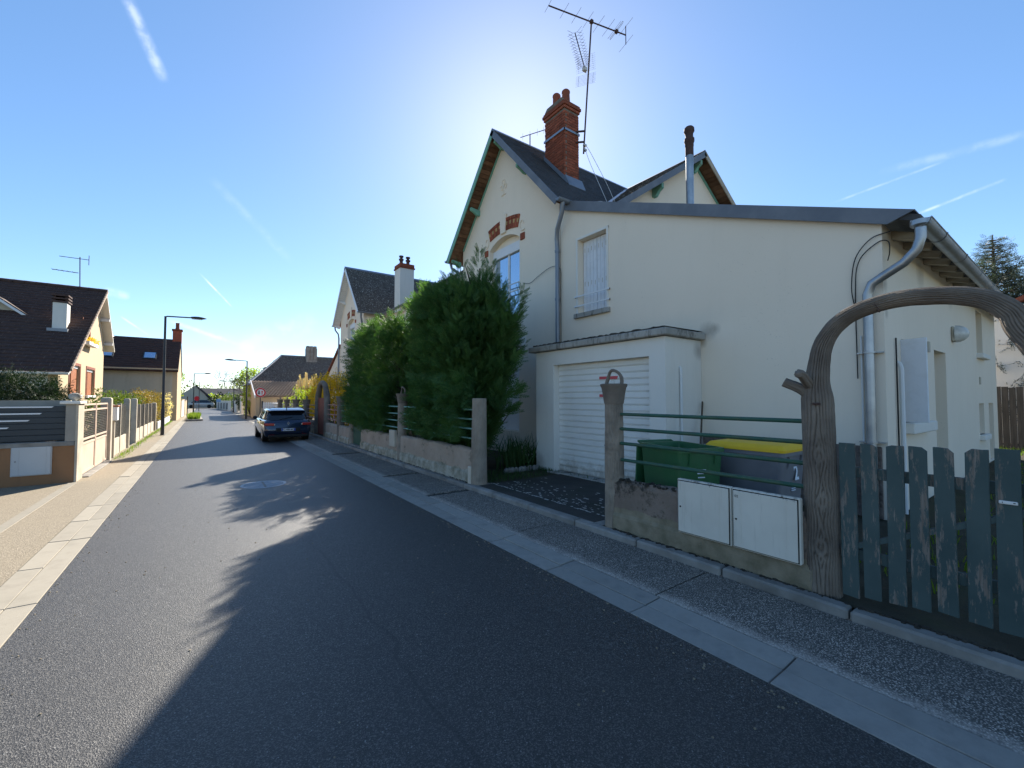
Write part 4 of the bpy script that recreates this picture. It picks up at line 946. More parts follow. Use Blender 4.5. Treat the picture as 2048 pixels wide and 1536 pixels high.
# black moss and grit gathered where wall meets kerb
m = MB(); q = random.Random(18)
for k in range(420):
    y = q.uniform(-.2, 3.6) if k < 300 else q.uniform(7.1, 14); x = 4.178+abs(q.gauss(0, .018))*(-1 if q.random() < .7 else .3); r_ = q.uniform(.006, .022)*(1.5 if q.random() < .15 else 1)
    m.lathe([(r_, -.012), (r_*.8, r_*.35), (.001, r_*.5)], (x, y, .093), 5)
m.build('joint_moss', M['moss'], w1, kind='stuff')
for (y0, y1, lab) in ((2.115, 2.69, 'dirty cream meter cabinet on low wall, streaked along its top edge'), (1.525, 2.105, 'cream meter cabinet marked 02 beside the moulded concrete arch trunk')):
    b = thing('meter_cabinet', lab, 'meter box', (4.1, (y0+y1)/2, .3), 'meter cabinets on the low wall')
    MB().box(4.142, 4.2, y0, y1, .295, .862).build('body', M['box_old'], b, bevel=.008)
    MB().box(4.136, 4.1415, y0+.012, y1-.012, .307, .85).build('door_gap', M['dark_void'], b)
    d = MB().box(4.126, 4.1355, y0+.018, y1-.018, .313, .843).build('door', M['box_old'], b, bevel=.004)
    for yy in (y1-.085, y0+.11): MB().box(4.124, 4.1255, yy-.006, yy+.006, .33, .83).build('door_rib', M['box_old'], d)
    m = MB(); m.tube([(4.121, y1-.045, .575), (4.127, y1-.045, .575)], .009, 10); m.build('lock', M['black'], d)
    if y0 < 2:
        tm = text_mesh('02', .034); tm.materials.append(M['black'])
        o = piece('number', tm, d, (4.1252, y1-.05, .79), (R(90), 0, R(-90)))
# --- the arch over the gate
ar = thing('garden_arch', 'weathered concrete arch cast like a bent tree trunk over the picket gate', 'arch', (FXX, .72, .08))
z7 = lambda x, y: (1560+x/3.0717, 400+y/3.0717)
top_pts = [z7(240, 1010), z7(262, 900), z7(315, 805), z7(400, 725), z7(520, 665), z7(700, 613), z7(900, 590), z7(1100, 588), z7(1280, 615), z7(1420, 690), z7(1490, 790)]
pp_ = [at(u, v, 0, FXX) for u, v in top_pts]
path = [(FXX, 1.418, .06), (FXX, 1.42, .5), (FXX, 1.425, 1.0), (FXX, 1.43, 1.5), (FXX, 1.432, 1.72), (FXX, 1.43, 1.86)]+[tuple(p) for p in pp_]
last = pp_[-1]
path += [(FXX, last.y-.11, last.z-.2), (FXX, last.y-.19, 1.72), (FXX, last.y-.22, 1.0), (FXX, last.y-.22, .06)]
rad = [.128, .124, .122, .118, .114, .09, .078, .072, .066, .064, .063, .063, .064, .065, .066, .068, .075, .09, .112, .118, .125]
bark_tube('trunk', path, rad, M['bark_dark'], ar, ((.42, 3.35, .055), (.80, 3.55, .05), (1.18, 3.45, .05)), nl=27, seg=128, step=.014, depth=.0095, seed=3)
sa = at(1568, 764, 0, 4.2); 
bark_tube('branch_stub', [(4.28, 1.46, 1.72), (4.24, 1.53, 1.80), tuple(sa)], [.05, .045, .04], M['bark_dark'], ar, nl=12, seg=40, step=.012, depth=.006, seed=9)
sb = at(1605, 752, 0, 4.12)
bark_tube('branch_stub', [(4.28, 1.46, 1.80), tuple(sb), (4.06, sb.y+.01, sb.z+.02)], [.045, .038, .036], M['bark_dark'], ar, nl=12, seg=40, step=.012, depth=.006, seed=10)
MB().tube([(4.22, 1.0+.01, 2.46), (4.235, .99, 2.42), (4.23, .97, 2.40), (4.24, .985, 2.39), (4.23, 1.0, 2.41)], .003, 5).build('wire_twist', M['rust'], ar)
MB().box(4.17, 4.19, 1.37, 1.43, 1.665, 1.685).build('slot', M['rust'], ar, bevel=.004)
# --- picket gate
gt = thing('picket_gate', 'peeling dark green wooden picket gate under the concrete arch', 'gate', (4.28, .7, .12))
ys = [1.272, 1.132, .985, .851, .716, .566, .428, .29, .155]; q = random.Random(12)
for i, y in enumerate(ys):
    w_ = [.106, .102, .103, .1, .104, .112, .112, .11, .11][i]; z1 = 1.355+.005*i+q.uniform(-.006, .006); z0 = .125+.018*min(i, 4)+q.uniform(-.008, .008)
    nick = [0, .02, .012, .03, .035, .03, .0, .01, 0][i]; side = [0, 0, 1, 0, 0, 1, 0, 0, 1][i]; ln = q.uniform(-.012, .012)
    pts = [(y, z0), (y-w_, z0+q.uniform(-.008, .008)), (y-w_+ln, z1-(nick if not side else 0)), (y-w_*.72+ln, z1-q.uniform(0, .004)), (y-w_*.3+ln, z1), (y+ln, z1-(nick if side else 0))]
    MB().prism(pts, yz(4.262+q.uniform(-.004, .004)), 0, .022).build('picket', M['picket'], gt, bevel=.003)
for z in (.42, 1.08): MB().box(4.29, 4.33, .05, 1.29, z, z+.085).build('cross_rail', M['picket'], gt, bevel=.004)
MB().bar((4.311, 1.24, .5), (4.311, .1, 1.08), .036, .08, up=(1, 0, 0)).build('brace', M['picket'], gt)
lp = MB().box(4.247, 4.258, .325, .408, 1.03, 1.052); lp = lp.build('name_plate', M['pvc'], gt, bevel=.004)
m = MB(); m.box(4.2455, 4.2472, .39, .393, 1.037, 1.046); m.box(4.2455, 4.2472, .335, .345, 1.04, 1.045); m.build('plate_marks', M['black'], lp)
MB().box(4.29, 4.30, .418, .425, 1.02, 1.05).build('latch', M['yellow'], gt)
low_wall(-6.0, -.08, .70, 'low stained wall beyond the arch, away from the meter cabinets', seed=14)
# --- driveway post without a basket and the pale walls toward the car
pz = thing('fence_post', 'thick pale bark-textured concrete post half buried in the evergreen, at the driveway', 'post', (FXX, 7.02, .09))
bark_tube('shaft', [(FXX, 7.02, .08), (FXX, 7.02, .6), (FXX, 7.02, 1.2), (FXX+.01, 7.03, 1.72)], [.155, .148, .145, .135], M['bark_conc'], pz, ((.62, 3.7, .06), (1.2, 3.9, .05)), nl=26, seg=84, step=.02, depth=.008, seed=21)
MB().box(4.13, 4.2, 7.06, 7.17, .03, .42).build('base_block', M['fence_conc'], pz, bevel=.012)
w2 = low_wall(7.1, 10.82, .74, 'pale pitted low wall running from driveway post to basket post under the evergreen', 'pale_wall', seed=5)
rails(7.1, 10.85, (1.5, 1.31, 1.12, .93), 'rail_pale', w2, .017)
basket_post(10.93, 'concrete basket-topped post between the two evergreens', r_=.125, ztop=1.6, seed=6)
w3 = low_wall(11.0, 14.3, .72, 'pale pitted low wall under the boxy evergreen, beside the narrow green gate', 'pale_wall', seed=7)
rails(11.0, 14.3, (1.5, 1.31, 1.12, .93), 'rail_pale', w3, .017)
MB().box(4.15, 4.23, 11.12, 11.52, .42, .86).build('letter_box', M['fence_conc'], w3, bevel=.01)
sg = thing('side_gate', 'narrow dark green metal side gate in the low wall', 'gate', (4.3, 14.9, .1))
MB().box(4.29, 4.32, 14.36, 15.46, .14, 1.2).build('panel', M['rail_green'], sg, bevel=.006)
MB().box(4.18, 4.42, 14.31, 15.6, .05, .13).build('sill', M['kerb'], sg, bevel=.01)
pz = thing('fence_post', 'slim concrete post beside the narrow green gate', 'post', (FXX, 15.68, .09))
bark_tube('shaft', [(FXX, 15.68, .08), (FXX, 15.68, .8), (FXX, 15.68, 1.6)], [.11, .105, .1], M['bark_conc'], pz, (), nl=18, seg=40, step=.06, depth=.006, seed=22)
w4 = low_wall(15.75, 19.35, .68, 'pitted wall with pale green and pink rails beside the small round arch', 'pale_wall', seed=9)
rails(15.75, 17.2, (1.45, 1.25, 1.05, .85), 'rail_pale', w4, .017); rails(17.3, 19.35, (1.45, 1.25, 1.05, .85), 'rail_red', w4, .017)
for y in (18.2, ): MB().tube([(FXX, y, .68), (FXX, y, 1.5)], .015, 6).build('upright', M['rail_red'], w4)
basket_post(17.26, 'concrete bowl-topped post where pale green rails meet pink rails', r_=.14, ztop=1.55, seed=10, handle=False, hi=False, mat='bark_dark')
ab = thing('garden_arch', 'small round-headed concrete arch with a dark red gate, by the forsythia', 'arch', (FXX, 20.45, .08))
bark_tube('trunk', [(FXX, 19.5, .06), (FXX, 19.52, 1.2), (FXX, 19.6, 1.8), (FXX, 19.95, 2.28), (FXX, 20.45, 2.42), (FXX, 20.95, 2.28), (FXX, 21.3, 1.8), (FXX, 21.38, 1.2), (FXX, 21.4, .06)], [.14, .13, .13, .11, .11, .11, .13, .13, .14], M['bark_dark'], ab, (), nl=16, seg=32, step=.07, depth=.008, seed=30)
rg = thing('red_gate', 'dark red wooden gate closed under the small concrete arch', 'gate', (FXX, 20.45, .1))
for k in range(9):
    MB().box(4.28, 4.305, 19.68+k*.17, 19.68+k*.17+.155, .12, 1.75).build('plank', rough_mat('red_paint_%d' % k, (.14, .02, .02), (.19, .035, .03), 6, .6, .1) if k == 0 else bpy.data.materials['red_paint_0'], rg)
MB().box(4.306, 4.33, 19.68, 21.2, .4, .5).build('rail', bpy.data.materials['red_paint_0'], rg)
w5 = low_wall(21.5, 34.6, .66, 'grey low wall with dark purple rails beside the parked car', 'old_wall', seed=13)
M['rail_mauve'] = rough_mat('mauve_paint', (.10, .07, .09), (.15, .1, .13), 8, .6, 0)
rails(21.5, 34.6, (1.4, 1.2, 1.0, .8), 'rail_mauve', w5, .017)
for i, y in enumerate((24.1, 27.2, 30.5, 33.6)):
    basket_post(y, ('dark basket-topped concrete post just past the small round arch', 'dark basket-topped concrete post, second past the small arch', 'dark basket-topped concrete post, third past the small arch', 'dark basket-topped post standing closest to the white picket fence')[i],
                'basket posts behind the parked car', r_=.15, ztop=1.42, seed=40+i, hi=False, mat='bark_dark')
# --- wheelie bins
def rr_loop(hx, hy, r_, n=5):
    pts = []
    for cx_, cy_, a0 in ((hx-r_, hy-r_, 0), (-hx+r_, hy-r_, 90), (-hx+r_, -hy+r_, 180), (hx-r_, -hy+r_, 270)):
        for k in range(n+1):
            a = R(a0+90*k/n); pts.append((cx_+r_*math.cos(a), cy_+r_*math.sin(a)))
    return pts
def loft(m, loops, cap0=True, cap1=True):
    n = len(loops[0]); vs_ = [p for l in loops for p in l]
    fs = [(i*n+k, i*n+(k+1) % n, (i+1)*n+(k+1) % n, (i+1)*n+k) for i in range(len(loops)-1) for k in range(n)]
    if cap0: fs.append(tuple(reversed(range(n))))
    if cap1: fs.append(tuple((len(loops)-1)*n+k for k in range(n)))
    return m.add(vs_, fs)
def bin_(cx_, cy_, ang, hx, hy, hh, mat, label, lid=None, z0=.09):
    t_ = thing('wheelie_bin', label, 'bin', (cx_, cy_, z0)); ca, sa_ = math.cos(ang), math.sin(ang)
    W = lambda x, y, z: (cx_+x*ca-y*sa_, cy_+x*sa_+y*ca, z0+z)
    def ring(fx_, fy_, r_, z, oy=0): return [W(x, y+oy, z) for x, y in rr_loop(fx_, fy_, r_)]
    m = MB()
    loft(m, [ring(hx*.80, hy*.76, .04, .04), ring(hx*.86, hy*.84, .05, .35), ring(hx*.93, hy*.93, .05, hh-.12), ring(hx*.95, hy*.95, .05, hh-.05), ring(hx, hy, .06, hh-.045), ring(hx, hy, .06, hh), ring(hx*.9, hy*.9, .05, hh), ring(hx*.86, hy*.86, .05, hh-.25), ring(hx*.7, hy*.68, .04, .1)], True, True)
    b = m.build('body', M[mat], t_, smooth=True)
    m = MB()
    for x in (-.18, .18): m.add([W(x+dx, y, z) for dx in (-.008, .008) for y, z in ((-hy*.9, hh-.05), (-hy*1.0, hh-.06), (-hy*.95, hh-.2))], [(0,1,2), (5,4,3), (0,3,4,1), (1,4,5,2), (2,5,3,0)])
    m.build('rib', M[mat], b, kind='stuff')
    m = MB().tube([W(-hx*.8, hy, hh-.03), W(-hx*.8, hy+.1, hh+.0), W(hx*.8, hy+.1, hh+.0), W(hx*.8, hy, hh-.03)], .017, 8); m.build('handle', M[mat], t_, smooth=True)
    for s in (-1, 1):
        m = MB(); m.tube([W(s*(hx*.82), hy*.72, .10), W(s*(hx*.82+.05), hy*.72, .10)], .10, 18); m.build('wheel', M['black'], t_)
    if lid:
        m = MB(); loft(m, [ring(hx*1.03, hy*1.03, .06, hh+.002), ring(hx*1.03, hy*1.03, .06, hh+.03), ring(hx*.94, hy*.94, .06, hh+.075), ring(hx*.8, hy*.85, .08, hh+.085)]); m.build('lid', M[lid], t_, smooth=True)
    return t_, W
ang = math.atan2(-.35, .93)
tb, W = bin_(5.02, 3.22, ang, .33, .45, 1.03, 'bin_green', 'open dark green wheelie bin without lid behind green railings')
# lid folded down behind, sticker on the end facing the arch
m = MB(); m.add([W(-.33, .47, 1.0), W(.33, .47, 1.0), W(.33, .53, .25), W(-.33, .53, .25), W(-.33, .5, 1.0), W(.33, .5, 1.0), W(.33, .56, .25), W(-.33, .56, .25)], [(0,1,2,3), (7,6,5,4), (0,4,5,1), (1,5,6,2), (2,6,7,3), (3,7,4,0)]); m.build('hanging_lid', M['bin_green'], tb, bevel=.01)
def side_print(tobj, W, s, mat, fx, z, kind):
    m = MB()
    if kind == 'lines':
        for k, (zz_, ln) in enumerate(((.04, .12), (.0, .12), (-.05, .1))): m.add([W(-ln/2, fx(z+zz_), z+zz_), W(ln/2, fx(z+zz_), z+zz_), W(ln/2, fx(z+zz_+.014), z+zz_+.014), W(-ln/2, fx(z+zz_+.014), z+zz_+.014)], [(0,1,2,3)])
    else:
        for (x0_, z0_, x1_, z1_) in ((-.06, 0, .0, .13), (.0, .13, .06, 0), (-.06, 0, -.03, -.12), (.06, 0, .03, -.12)):
            m.add([W(x0_-.018, fx(z+z0_), z+z0_), W(x0_+.018, fx(z+z0_), z+z0_), W(x1_+.018, fx(z+z1_), z+z1_), W(x1_-.018, fx(z+z1_), z+z1_)], [(0,1,2,3)])
    m.build('printed_mark', M[mat], tobj)
fx = lambda z: -.45*(.84+.09*(z-.35)/.56)-.004
side_print(tb, W, 0, 'white_print', fx, .72, 'lines'); side_print(tb, W, 0, 'pink_print', fx, .5, 'wings')
yb, W = bin_(5.80, 2.63, 0, .37, .47, .99, 'bin_grey', 'grey wheelie bin with bright yellow lid and painted number 2', 'yellow')
tm = text_mesh('2', .24, .006); tm.materials.append(M['white_print'])
piece('number', tm, yb, (5.86, 2.63-.47*.91-.012, .09+.72), (R(84), 0, 0))
m = MB()
for k in range(3): m.box(5.76, 5.88-k*.01, 2.63-.47*.89-.012, 2.63-.47*.885, .09+.565-.025*k, .09+.574-.025*k)
m.build('underline', M['white_print'], yb)
# broom handle leaning on the garage
st = thing('broom', 'thin wooden broom handle leaning in the corner behind the green bin', 'broom', (6.6, 4.0, .09))
MB().tube([(6.62, 3.92, .1), (7.42, 4.28, 1.66)], .016, 8).build('handle', M['bark'], st, smooth=True)
MB().bar((6.5, 3.98, .13), (6.74, 3.86, .13), .05, .08).build('head', M['dry'], st, bevel=.01)
# ================================================================== antennas
an = thing('tv_antenna', 'tall rusty mast with long rooftop television antennas strapped to the brick chimney', 'antenna', (9.12, 8.86, 9.0))
mz = 12.85; mx_, my_ = 9.12, 8.86
tp = at(1183, 44, 1, my_); mzt = tp.z
MB().tube([(mx_-.06, my_, 9.05), (tp.x, my_, mzt+.05)], .024, 8).build('mast', M['rust'], an, smooth=True)
for z in (9.42, 9.75): MB().bar((8.95, 9.06, z+.03), (mx_-.03, my_, z), .04, .045).build('clamp_arm', M['rust'], an)
for z in (9.18, 9.32): MB().box(mx_-.05, mx_+.05, my_-.04, my_+.04, z-.03, z+.03).build('clamp', M['cable_white'], an, bevel=.006)
bl = at(1097, 12, 2, mzt); br = at(1251, 71, 2, mzt); bd = (br-bl); bdn = bd.normalized(); bp = Vector((-bdn.y, bdn.x, 0)); mc = Vector((tp.x, my_, mzt))
bl = mc-bdn*(mc-bl).length; br = mc+bdn*(br-mc).length
bo = MB().tube([bl, br], .02, 8).build('boom', M['rust'], an)
Lb = (br-bl).length
for i, f_ in enumerate((0, .19, .34, .49, .63, .76, .84)):
    c = bl+bdn*Lb*f_; e = .26+.015*i
    MB().tube([c-bp*e+Vector((0, 0, .02)), c+bp*e+Vector((0, 0, .02))], .0055, 5).build('element', M['alu'], an)
c = bl+bdn*Lb*.87; e = .33
MB().tube([c-bp*e, c+bp*e, c+bp*(e+.02)+Vector((0, 0, .03)), c+bp*e+Vector((0, 0, .06)), c-bp*e+Vector((0, 0, .06)), c-bp*(e+.02)+Vector((0, 0, .03)), c-bp*e], .007, 5).build('dipole', M['alu'], an)
MB().box(c.x-.05, c.x+.05, c.y-.05, c.y+.05, c.z-.05, c.z+.05).build('junction', M['rust'], an, bevel=.01)
MB().tube([br+Vector((0, 0, .3)), br-Vector((0, 0, .3))], .014, 6).build('reflector_bar', M['rust'], an)
for z in (.28, -.28): MB().tube([br-bp*.36+Vector((0, 0, z)), br+bp*.36+Vector((0, 0, z))], .0055, 5).build('element', M['alu'], an)
MB().box(mc.x-.05, mc.x+.05, mc.y-.05, mc.y+.05, mzt-.05, mzt+.06).build('boom_clamp', M['rust'], an, bevel=.01)
# UHF head
u0 = at(1172, 146, 1, my_); uz = u0.z; ua = Vector((u0.x, my_, uz)); ub = at(1150, 66, 2, uz); ud = (ub-ua).normalized(); up_ = Vector((-ud.y, ud.x, 0)); UL = (ub-ua).length
ua2 = ua+ud*.08
MB().tube([ua, ua+ud*UL], .014, 6).build('uhf_boom', M['rust'], an)
for i in range(14):
    f_ = .18+.82*(i/13)**1.25; c = ua+ud*UL*f_
    for s in (-1, 1):
        MB().tube([c, c+up_*s*.07+Vector((0, 0, .02)), c+up_*s*.19+Vector((0, 0, .085))+ud*.05], .0045, 4).build('uhf_element', M['rust'], an)
        MB().tube([c+up_*s*.07-Vector((0, 0, .0)), c+up_*s*.19-Vector((0, 0, .085))+ud*.05], .0045, 4).build('uhf_element', M['rust'], an)
gm = MB()
for s in (-1, 1):
    for k in range(9):
        a = ua+ud*.0+Vector((0, 0, s*(.05+.05*k)))-ud*(-.015*k)
        gm.tube([a-up_*.3, a+up_*.3], .003, 4)
    for q_ in (-.22, .22): gm.tube([ua+up_*q_+Vector((0, 0, s*.05)), ua+up_*q_+Vector((0, 0, s*.45))+ud*.12], .005, 4)
gm.build('reflector_grid', M['alu'], an, kind='stuff')
MB().obox(ua+ud*.2-Vector((0, 0, .03)), (.13, .11, .12), Matrix.Identity(3)).build('junction_box', M['pvc'], an, bevel=.01)
for pts in ([(mx_-.03, my_-.03, 9.2), (mx_-.03, 8.6, 8.6), (mx_-.05, 7.95, 7.2), (8.9, 7.72, 6.92)], [(mx_+.03, my_-.03, 9.3), (mx_+.12, 8.7, 9.0), (9.45, 8.3, 8.0), (9.6, 8.1, 7.4), (9.7, 7.75, 6.85)], [(8.9, 7.7, 6.9), (8.5, 7.65, 6.98), (7.9, 7.7, 6.74)]):
    MB().tube(catmull(pts, 14), .008, 5).build('cable', M['cable_white'], an)
an2 = thing('tv_antenna', 'small thin antenna peeking over the slate ridge beside the chimney', 'antenna', (9.7, 12.25, 8.3))
b0 = at(1035, 272, 0, 9.7); c0 = at(1060, 269, 0, 9.7)
MB().tube([(9.7, c0.y, 8.4), (9.7, c0.y, c0.z)], .02, 6).build('mast', M['rust'], an2)
e0 = Vector((9.7, c0.y, c0.z)); dd_ = Vector((.45, -.9, 0)).normalized()
MB().tube([e0-dd_*.4, e0+dd_*.75], .014, 6).build('boom', M['rust'], an2)
for f_ in (-.3, .0, .3, .55): MB().tube([e0+dd_*f_-Vector((0, 0, .13)), e0+dd_*f_+Vector((0, 0, .13))], .005, 4).build('element', M['alu'], an2)
# ================================================================== parked estate car
t = NT('car_paint'); M['car'] = t.fin((.007, .018, .05), .25, .6); t.b.inputs['Metallic'].default_value = .3; t.b.inputs['Coat Weight'].default_value = 1; t.b.inputs['Coat Roughness'].default_value = .04
M['car_glass'] = NT('car_glass').fin((.012, .014, .018), .03, .8)
M['tyre'] = rough_mat('tyre', (.014, .014, .014), (.022, .022, .022), 20, .85, 0)
t = NT('tail_lamp'); M['tail'] = t.fin((.42, .02, .015), .12, .6)
M['lens'] = NT('clear_lens').fin((.75, .6, .45), .12, .6)
CX, CY = 2.74, 18.95
car = thing('parked_car', 'dark blue estate car parked half on the pavement', 'car', (CX, CY+2.15, 0))
def cl(y0, y1, hw, z, r_=.22, n=6):
    pts = []
    for sx, sy, a0 in ((1, 1, 0), (-1, 1, 90), (-1, -1, 180), (1, -1, 270)):
        ox = sx*(hw-r_); oy = (y1-r_*1.2) if sy > 0 else (y0+r_*.8)
        for k in range(n+1):
            a = R(a0+90*k/n); pts.append((CX+ox+r_*math.cos(a), CY+oy+r_*(1.2 if sy > 0 else .8)*math.sin(a), z))
    return pts
m = MB(); loft(m, [cl(.2, 4.05, .72, .17), cl(.06, 4.24, .80, .27), cl(0, 4.3, .83, .42), cl(.0, 4.3, .84, .52), cl(.05, 4.26, .835, .64), cl(.055, 4.2, .83, .74), cl(.12, 4.05, .80, .83), cl(.16, 3.9, .75, .86)])
bd_ = m.build('body', M['car'], car, smooth=True)
m = MB(); loft(m, [cl(.17, 3.2, .755, .845, .2), cl(.25, 2.9, .72, .98, .2), cl(.42, 2.45, .645, 1.2, .2), cl(.5, 2.3, .62, 1.24, .2)], False, True); m.build('windows', M['car_glass'], car, smooth=True)
m = MB(); loft(m, [cl(.28, 2.42, .66, 1.205, .2), cl(.27, 2.4, .655, 1.235, .2), cl(.5, 2.2, .6, 1.30, .2), cl(.8, 1.95, .5, 1.325, .25), cl(1.1, 1.7, .3, 1.332, .2)]); rf = m.build('roof', M['car'], car, smooth=True)
for s in (-1, 1):
    for (p0, p1, w_) in (((.74, .40, .86), (.65, .55, 1.21), .11), ((.745, 1.05, .86), (.665, 1.1, 1.21), .06), ((.75, 2.0, .86), (.665, 1.85, 1.21), .06), ((.735, 3.05, .86), (.655, 2.42, 1.21), .07)):
        MB().bar((CX+s*p0[0], CY+p0[1], p0[2]), (CX+s*p1[0], CY+p1[1], p1[2]), w_, .03, up=(s, 0, .2)).build('pillar', M['car'], car)
    MB().tube([(CX+s*.56, CY+.65, 1.27), (CX+s*.57, CY+.75, 1.33), (CX+s*.57, CY+1.9, 1.33), (CX+s*.56, CY+2.05, 1.27)], .016, 6).build('roof_rail', M['alu'], car, smooth=True)
    l_ = MB(); l_.obox((CX+s*.66, CY+.055, .70), (.36, .06, .10), Matrix.Rotation(R(s*12), 3, 'Z')); l_ = l_.build('tail_light', M['tail'], car, bevel=.02)
    l2 = MB(); l2.obox((CX+s*.55, CY+.022, .695), (.17, .03, .06), Matrix.Rotation(R(s*8), 3, 'Z')); l2.build('lens', M['lens'], l_, bevel=.01)
    MB().obox((CX+s*.8, CY+.2, .71), (.06, .2, .09), Matrix.Rotation(R(s*6), 3, 'Z')).build('tail_light', M['tail'], car, bevel=.015)
    MB().box(CX+s*.58-.09, CX+s*.58+.09, CY+.01, CY+.05, .27, .30).build('reflector', M['tail'], car)
    m = MB(); m.lathe([(.03, -.08), (.08, -.05), (.09, .02), (.05, .06), (.01, .065)], (CX+s*.92, CY+2.72, .90), 10); m.build('mirror', M['black'], car, smooth=True)
    for y in (.78, 3.42):
        w_ = MB().tube([(CX+s*.62, CY+y, .30), (CX+s*.838, CY+y, .30)], .30, 26).build('wheel', M['tyre'], car, smooth=True)
        rm = MB().tube([(CX+s*.8, CY+y, .30), (CX+s*.843, CY+y, .30)], .2, 20); 
        rm.build('rim', M['alu'], w_, smooth=True)
        MB().tube([(CX+s*.70, CY+y, .32), (CX+s*.836, CY+y, .32)], .335, 26).build('wheel_arch', M['black'], car)
MB().box(CX-.70, CX+.70, CY-.004, CY+.08, .19, .30).build('bumper', M['black'], car, bevel=.02)
MB().box(CX-.45, CX+.45, CY-.006, CY+.05, .40, .56).build('plate_recess', M['black'], car, bevel=.02)
pl = MB().box(CX-.25, CX+.25, CY-.016, CY-.007, .435, .535).build('number_plate', M['white_paint'], car, bevel=.003)
for s in (-1, 1): MB().box(CX+s*.225-.022, CX+s*.225+.022, CY-.018, CY-.0165, .437, .533).build('plate_band', NT('plate_blue%d' % s).fin((.01, .06, .4), .5), pl)
tm = text_mesh('FC-488-MQ', .088, .002); tm.materials.append(M['black']); piece('plate_text', tm, pl, (CX, CY-.0168, .485), (R(90), 0, 0))
m = MB(); m.prism([(0, .07), (.045, 0), (0, -.07), (-.045, 0)], lambda a, b, d: (CX+a, CY+.03+d, .73+b), 0, .03, [[(0, .035), (.02, 0), (0, -.035), (-.02, 0)]]); m.build('badge', M['alu'], car)
MB().tube([(CX-.3, CY+.19, .88), (CX+.18, CY+.235, .97)], .012, 5).build('wiper', M['black'], car)
MB().prism([(.5, 1.3), (.62, 1.3), (.53, 1.37)], lambda a, b, d: (CX+d, CY+a, b), -.012, .012).build('roof_antenna', M['black'], car)
MB().box(CX-.62, CX+.62, CY+.24, CY+.42, 1.215, 1.245).build('spoiler', M['car'], car, bevel=.012)
for s in (-1, 1):
    for y in (1.25, 2.2): MB().box(CX+s*.838-.004, CX+s*.838+.004, CY+y, CY+y+.16, .70, .73).build('door_handle', M['car'], car, bevel=.003)
# ================================================================== left side
lw = thing('boundary_wall', 'low orange rendered wall with dark slatted fence on top and white inlay strips', 'wall', (-5, 12.4, 0))
MB().box(-9, -2.13, 12.4, 12.6, -.05, .752).build('base', M['orange_render'], lw)
MB().box(-9, -2.137, 12.37, 12.63, .753, .848).build('coping', M['kerb'], lw, bevel=.008)
for k in range(6):
    z = .868+k*.117
    MB().box(-9, -2.285, 12.47, 12.5, z, z+.112).build('slat', M['dark_metal'], lw, bevel=.006)
for k, (u, v) in enumerate(((550, 175), (430, 243), (305, 315), (90, 392))):
    p = at(u/5.12, 780+v/5.12, 1, 12.46); zz = p.z
    MB().prism([(-9, zz-.012), (p.x-.03, zz-.012), (p.x, zz+.014), (-9, zz+.014)], xz(12.462), 0, .007).build('inlay_strip', M['white_paint'], lw)
MB().box(-9, -2.3, 12.85, 12.95, 0, 1.68).build('rear_panel', M['pillar'], lw)
cb = thing('meter_cabinet', 'pale grey meter cabinet set in the orange wall', 'meter box', (-2.73, 12.39, .2))
MB().box(-3.01, -2.455, 12.375, 12.399, .20, .775).build('frame', M['box_new'], cb, bevel=.004)
d = MB().box(-2.995, -2.47, 12.362, 12.3745, .215, .76).build('door', M['box_new'], cb, bevel=.004)
for x in (-2.90, -2.535): MB().box(x-.003, x+.003, 12.359, 12.3615, .225, .75).build('door_rib', M['box_new'], d)
MB().tube([(-2.945, 12.355, .49), (-2.945, 12.362, .49)], .009, 8).build('lock', M['black'], d)
pi = thing('gate_pillar', 'grey rendered gate pillar with white cap and round stone finial', 'pillar', (-2.2, 12.7, 0))
MB().box(-2.282, -2.135, 12.375, 12.82, .849, 1.605).build('front_shaft', M['pillar'], pi)
MB().box(-2.134, -2.095, 12.37, 12.9, -.05, 1.606).build('side_face', M['fence_conc'], pi, bevel=.004)
MB().box(-2.36, -2.06, 12.3, 12.92, 1.607, 1.665).build('cap', M['white_render'], pi, bevel=.008)
MB().lathe([(.035, 0), (.05, .03), (.085, .055), (.10, .10), (.085, .145), (.04, .17), (.005, .175)], (-2.2, 12.6, 1.665), 16).build('finial', M['stained_concrete'], pi, smooth=True)
def mesh_panel(m, x, y0, y1, z0, z1, sy=.075, sz=.045, r_=.0032):
    n = int((z1-z0)/sz)
    for k in range(n+1): z = z0+(z1-z0)*k/n; m.box(x-r_, x+r_, y0, y1, z-r_, z+r_)
    n = int((y1-y0)/sy)
    for k in range(n+1): y = y0+(y1-y0)*k/n; m.box(x-r_*.8, x+r_*.8, y-r_, y+r_, z0, z1)
gg = thing('metal_gate', 'pale beige double metal gate with wire mesh above solid panels', 'gate', (-2.15, 14.4, 0))
for (a, b) in ((12.93, 14.38), (14.42, 15.9)):
    f = MB()
    for z0, z1 in ((.06, .11), (.70, .74), (.80, .84), (1.44, 1.48), (1.565, 1.605)): f.box(-2.17, -2.13, a, b, z0, z1)
    for y0, y1 in ((a, a+.045), (b-.045, b)): f.box(-2.172, -2.128, y0, y1, .06, 1.605)
    f.build('leaf_frame', M['gate_beige'], gg)
    MB().box(-2.158, -2.142, a+.046, b-.046, .112, .698).build('panel', M['gate_beige'], gg)
    m = MB(); mesh_panel(m, -2.15, a+.046, b-.046, .842, 1.438, .06, .04); m.build('wire_mesh', M['wire'], gg, kind='stuff')
MB().box(-2.3, -2.0, 12.95, 15.9, -.05, .03).build('threshold', M['kerb'], gg, bevel=.01)
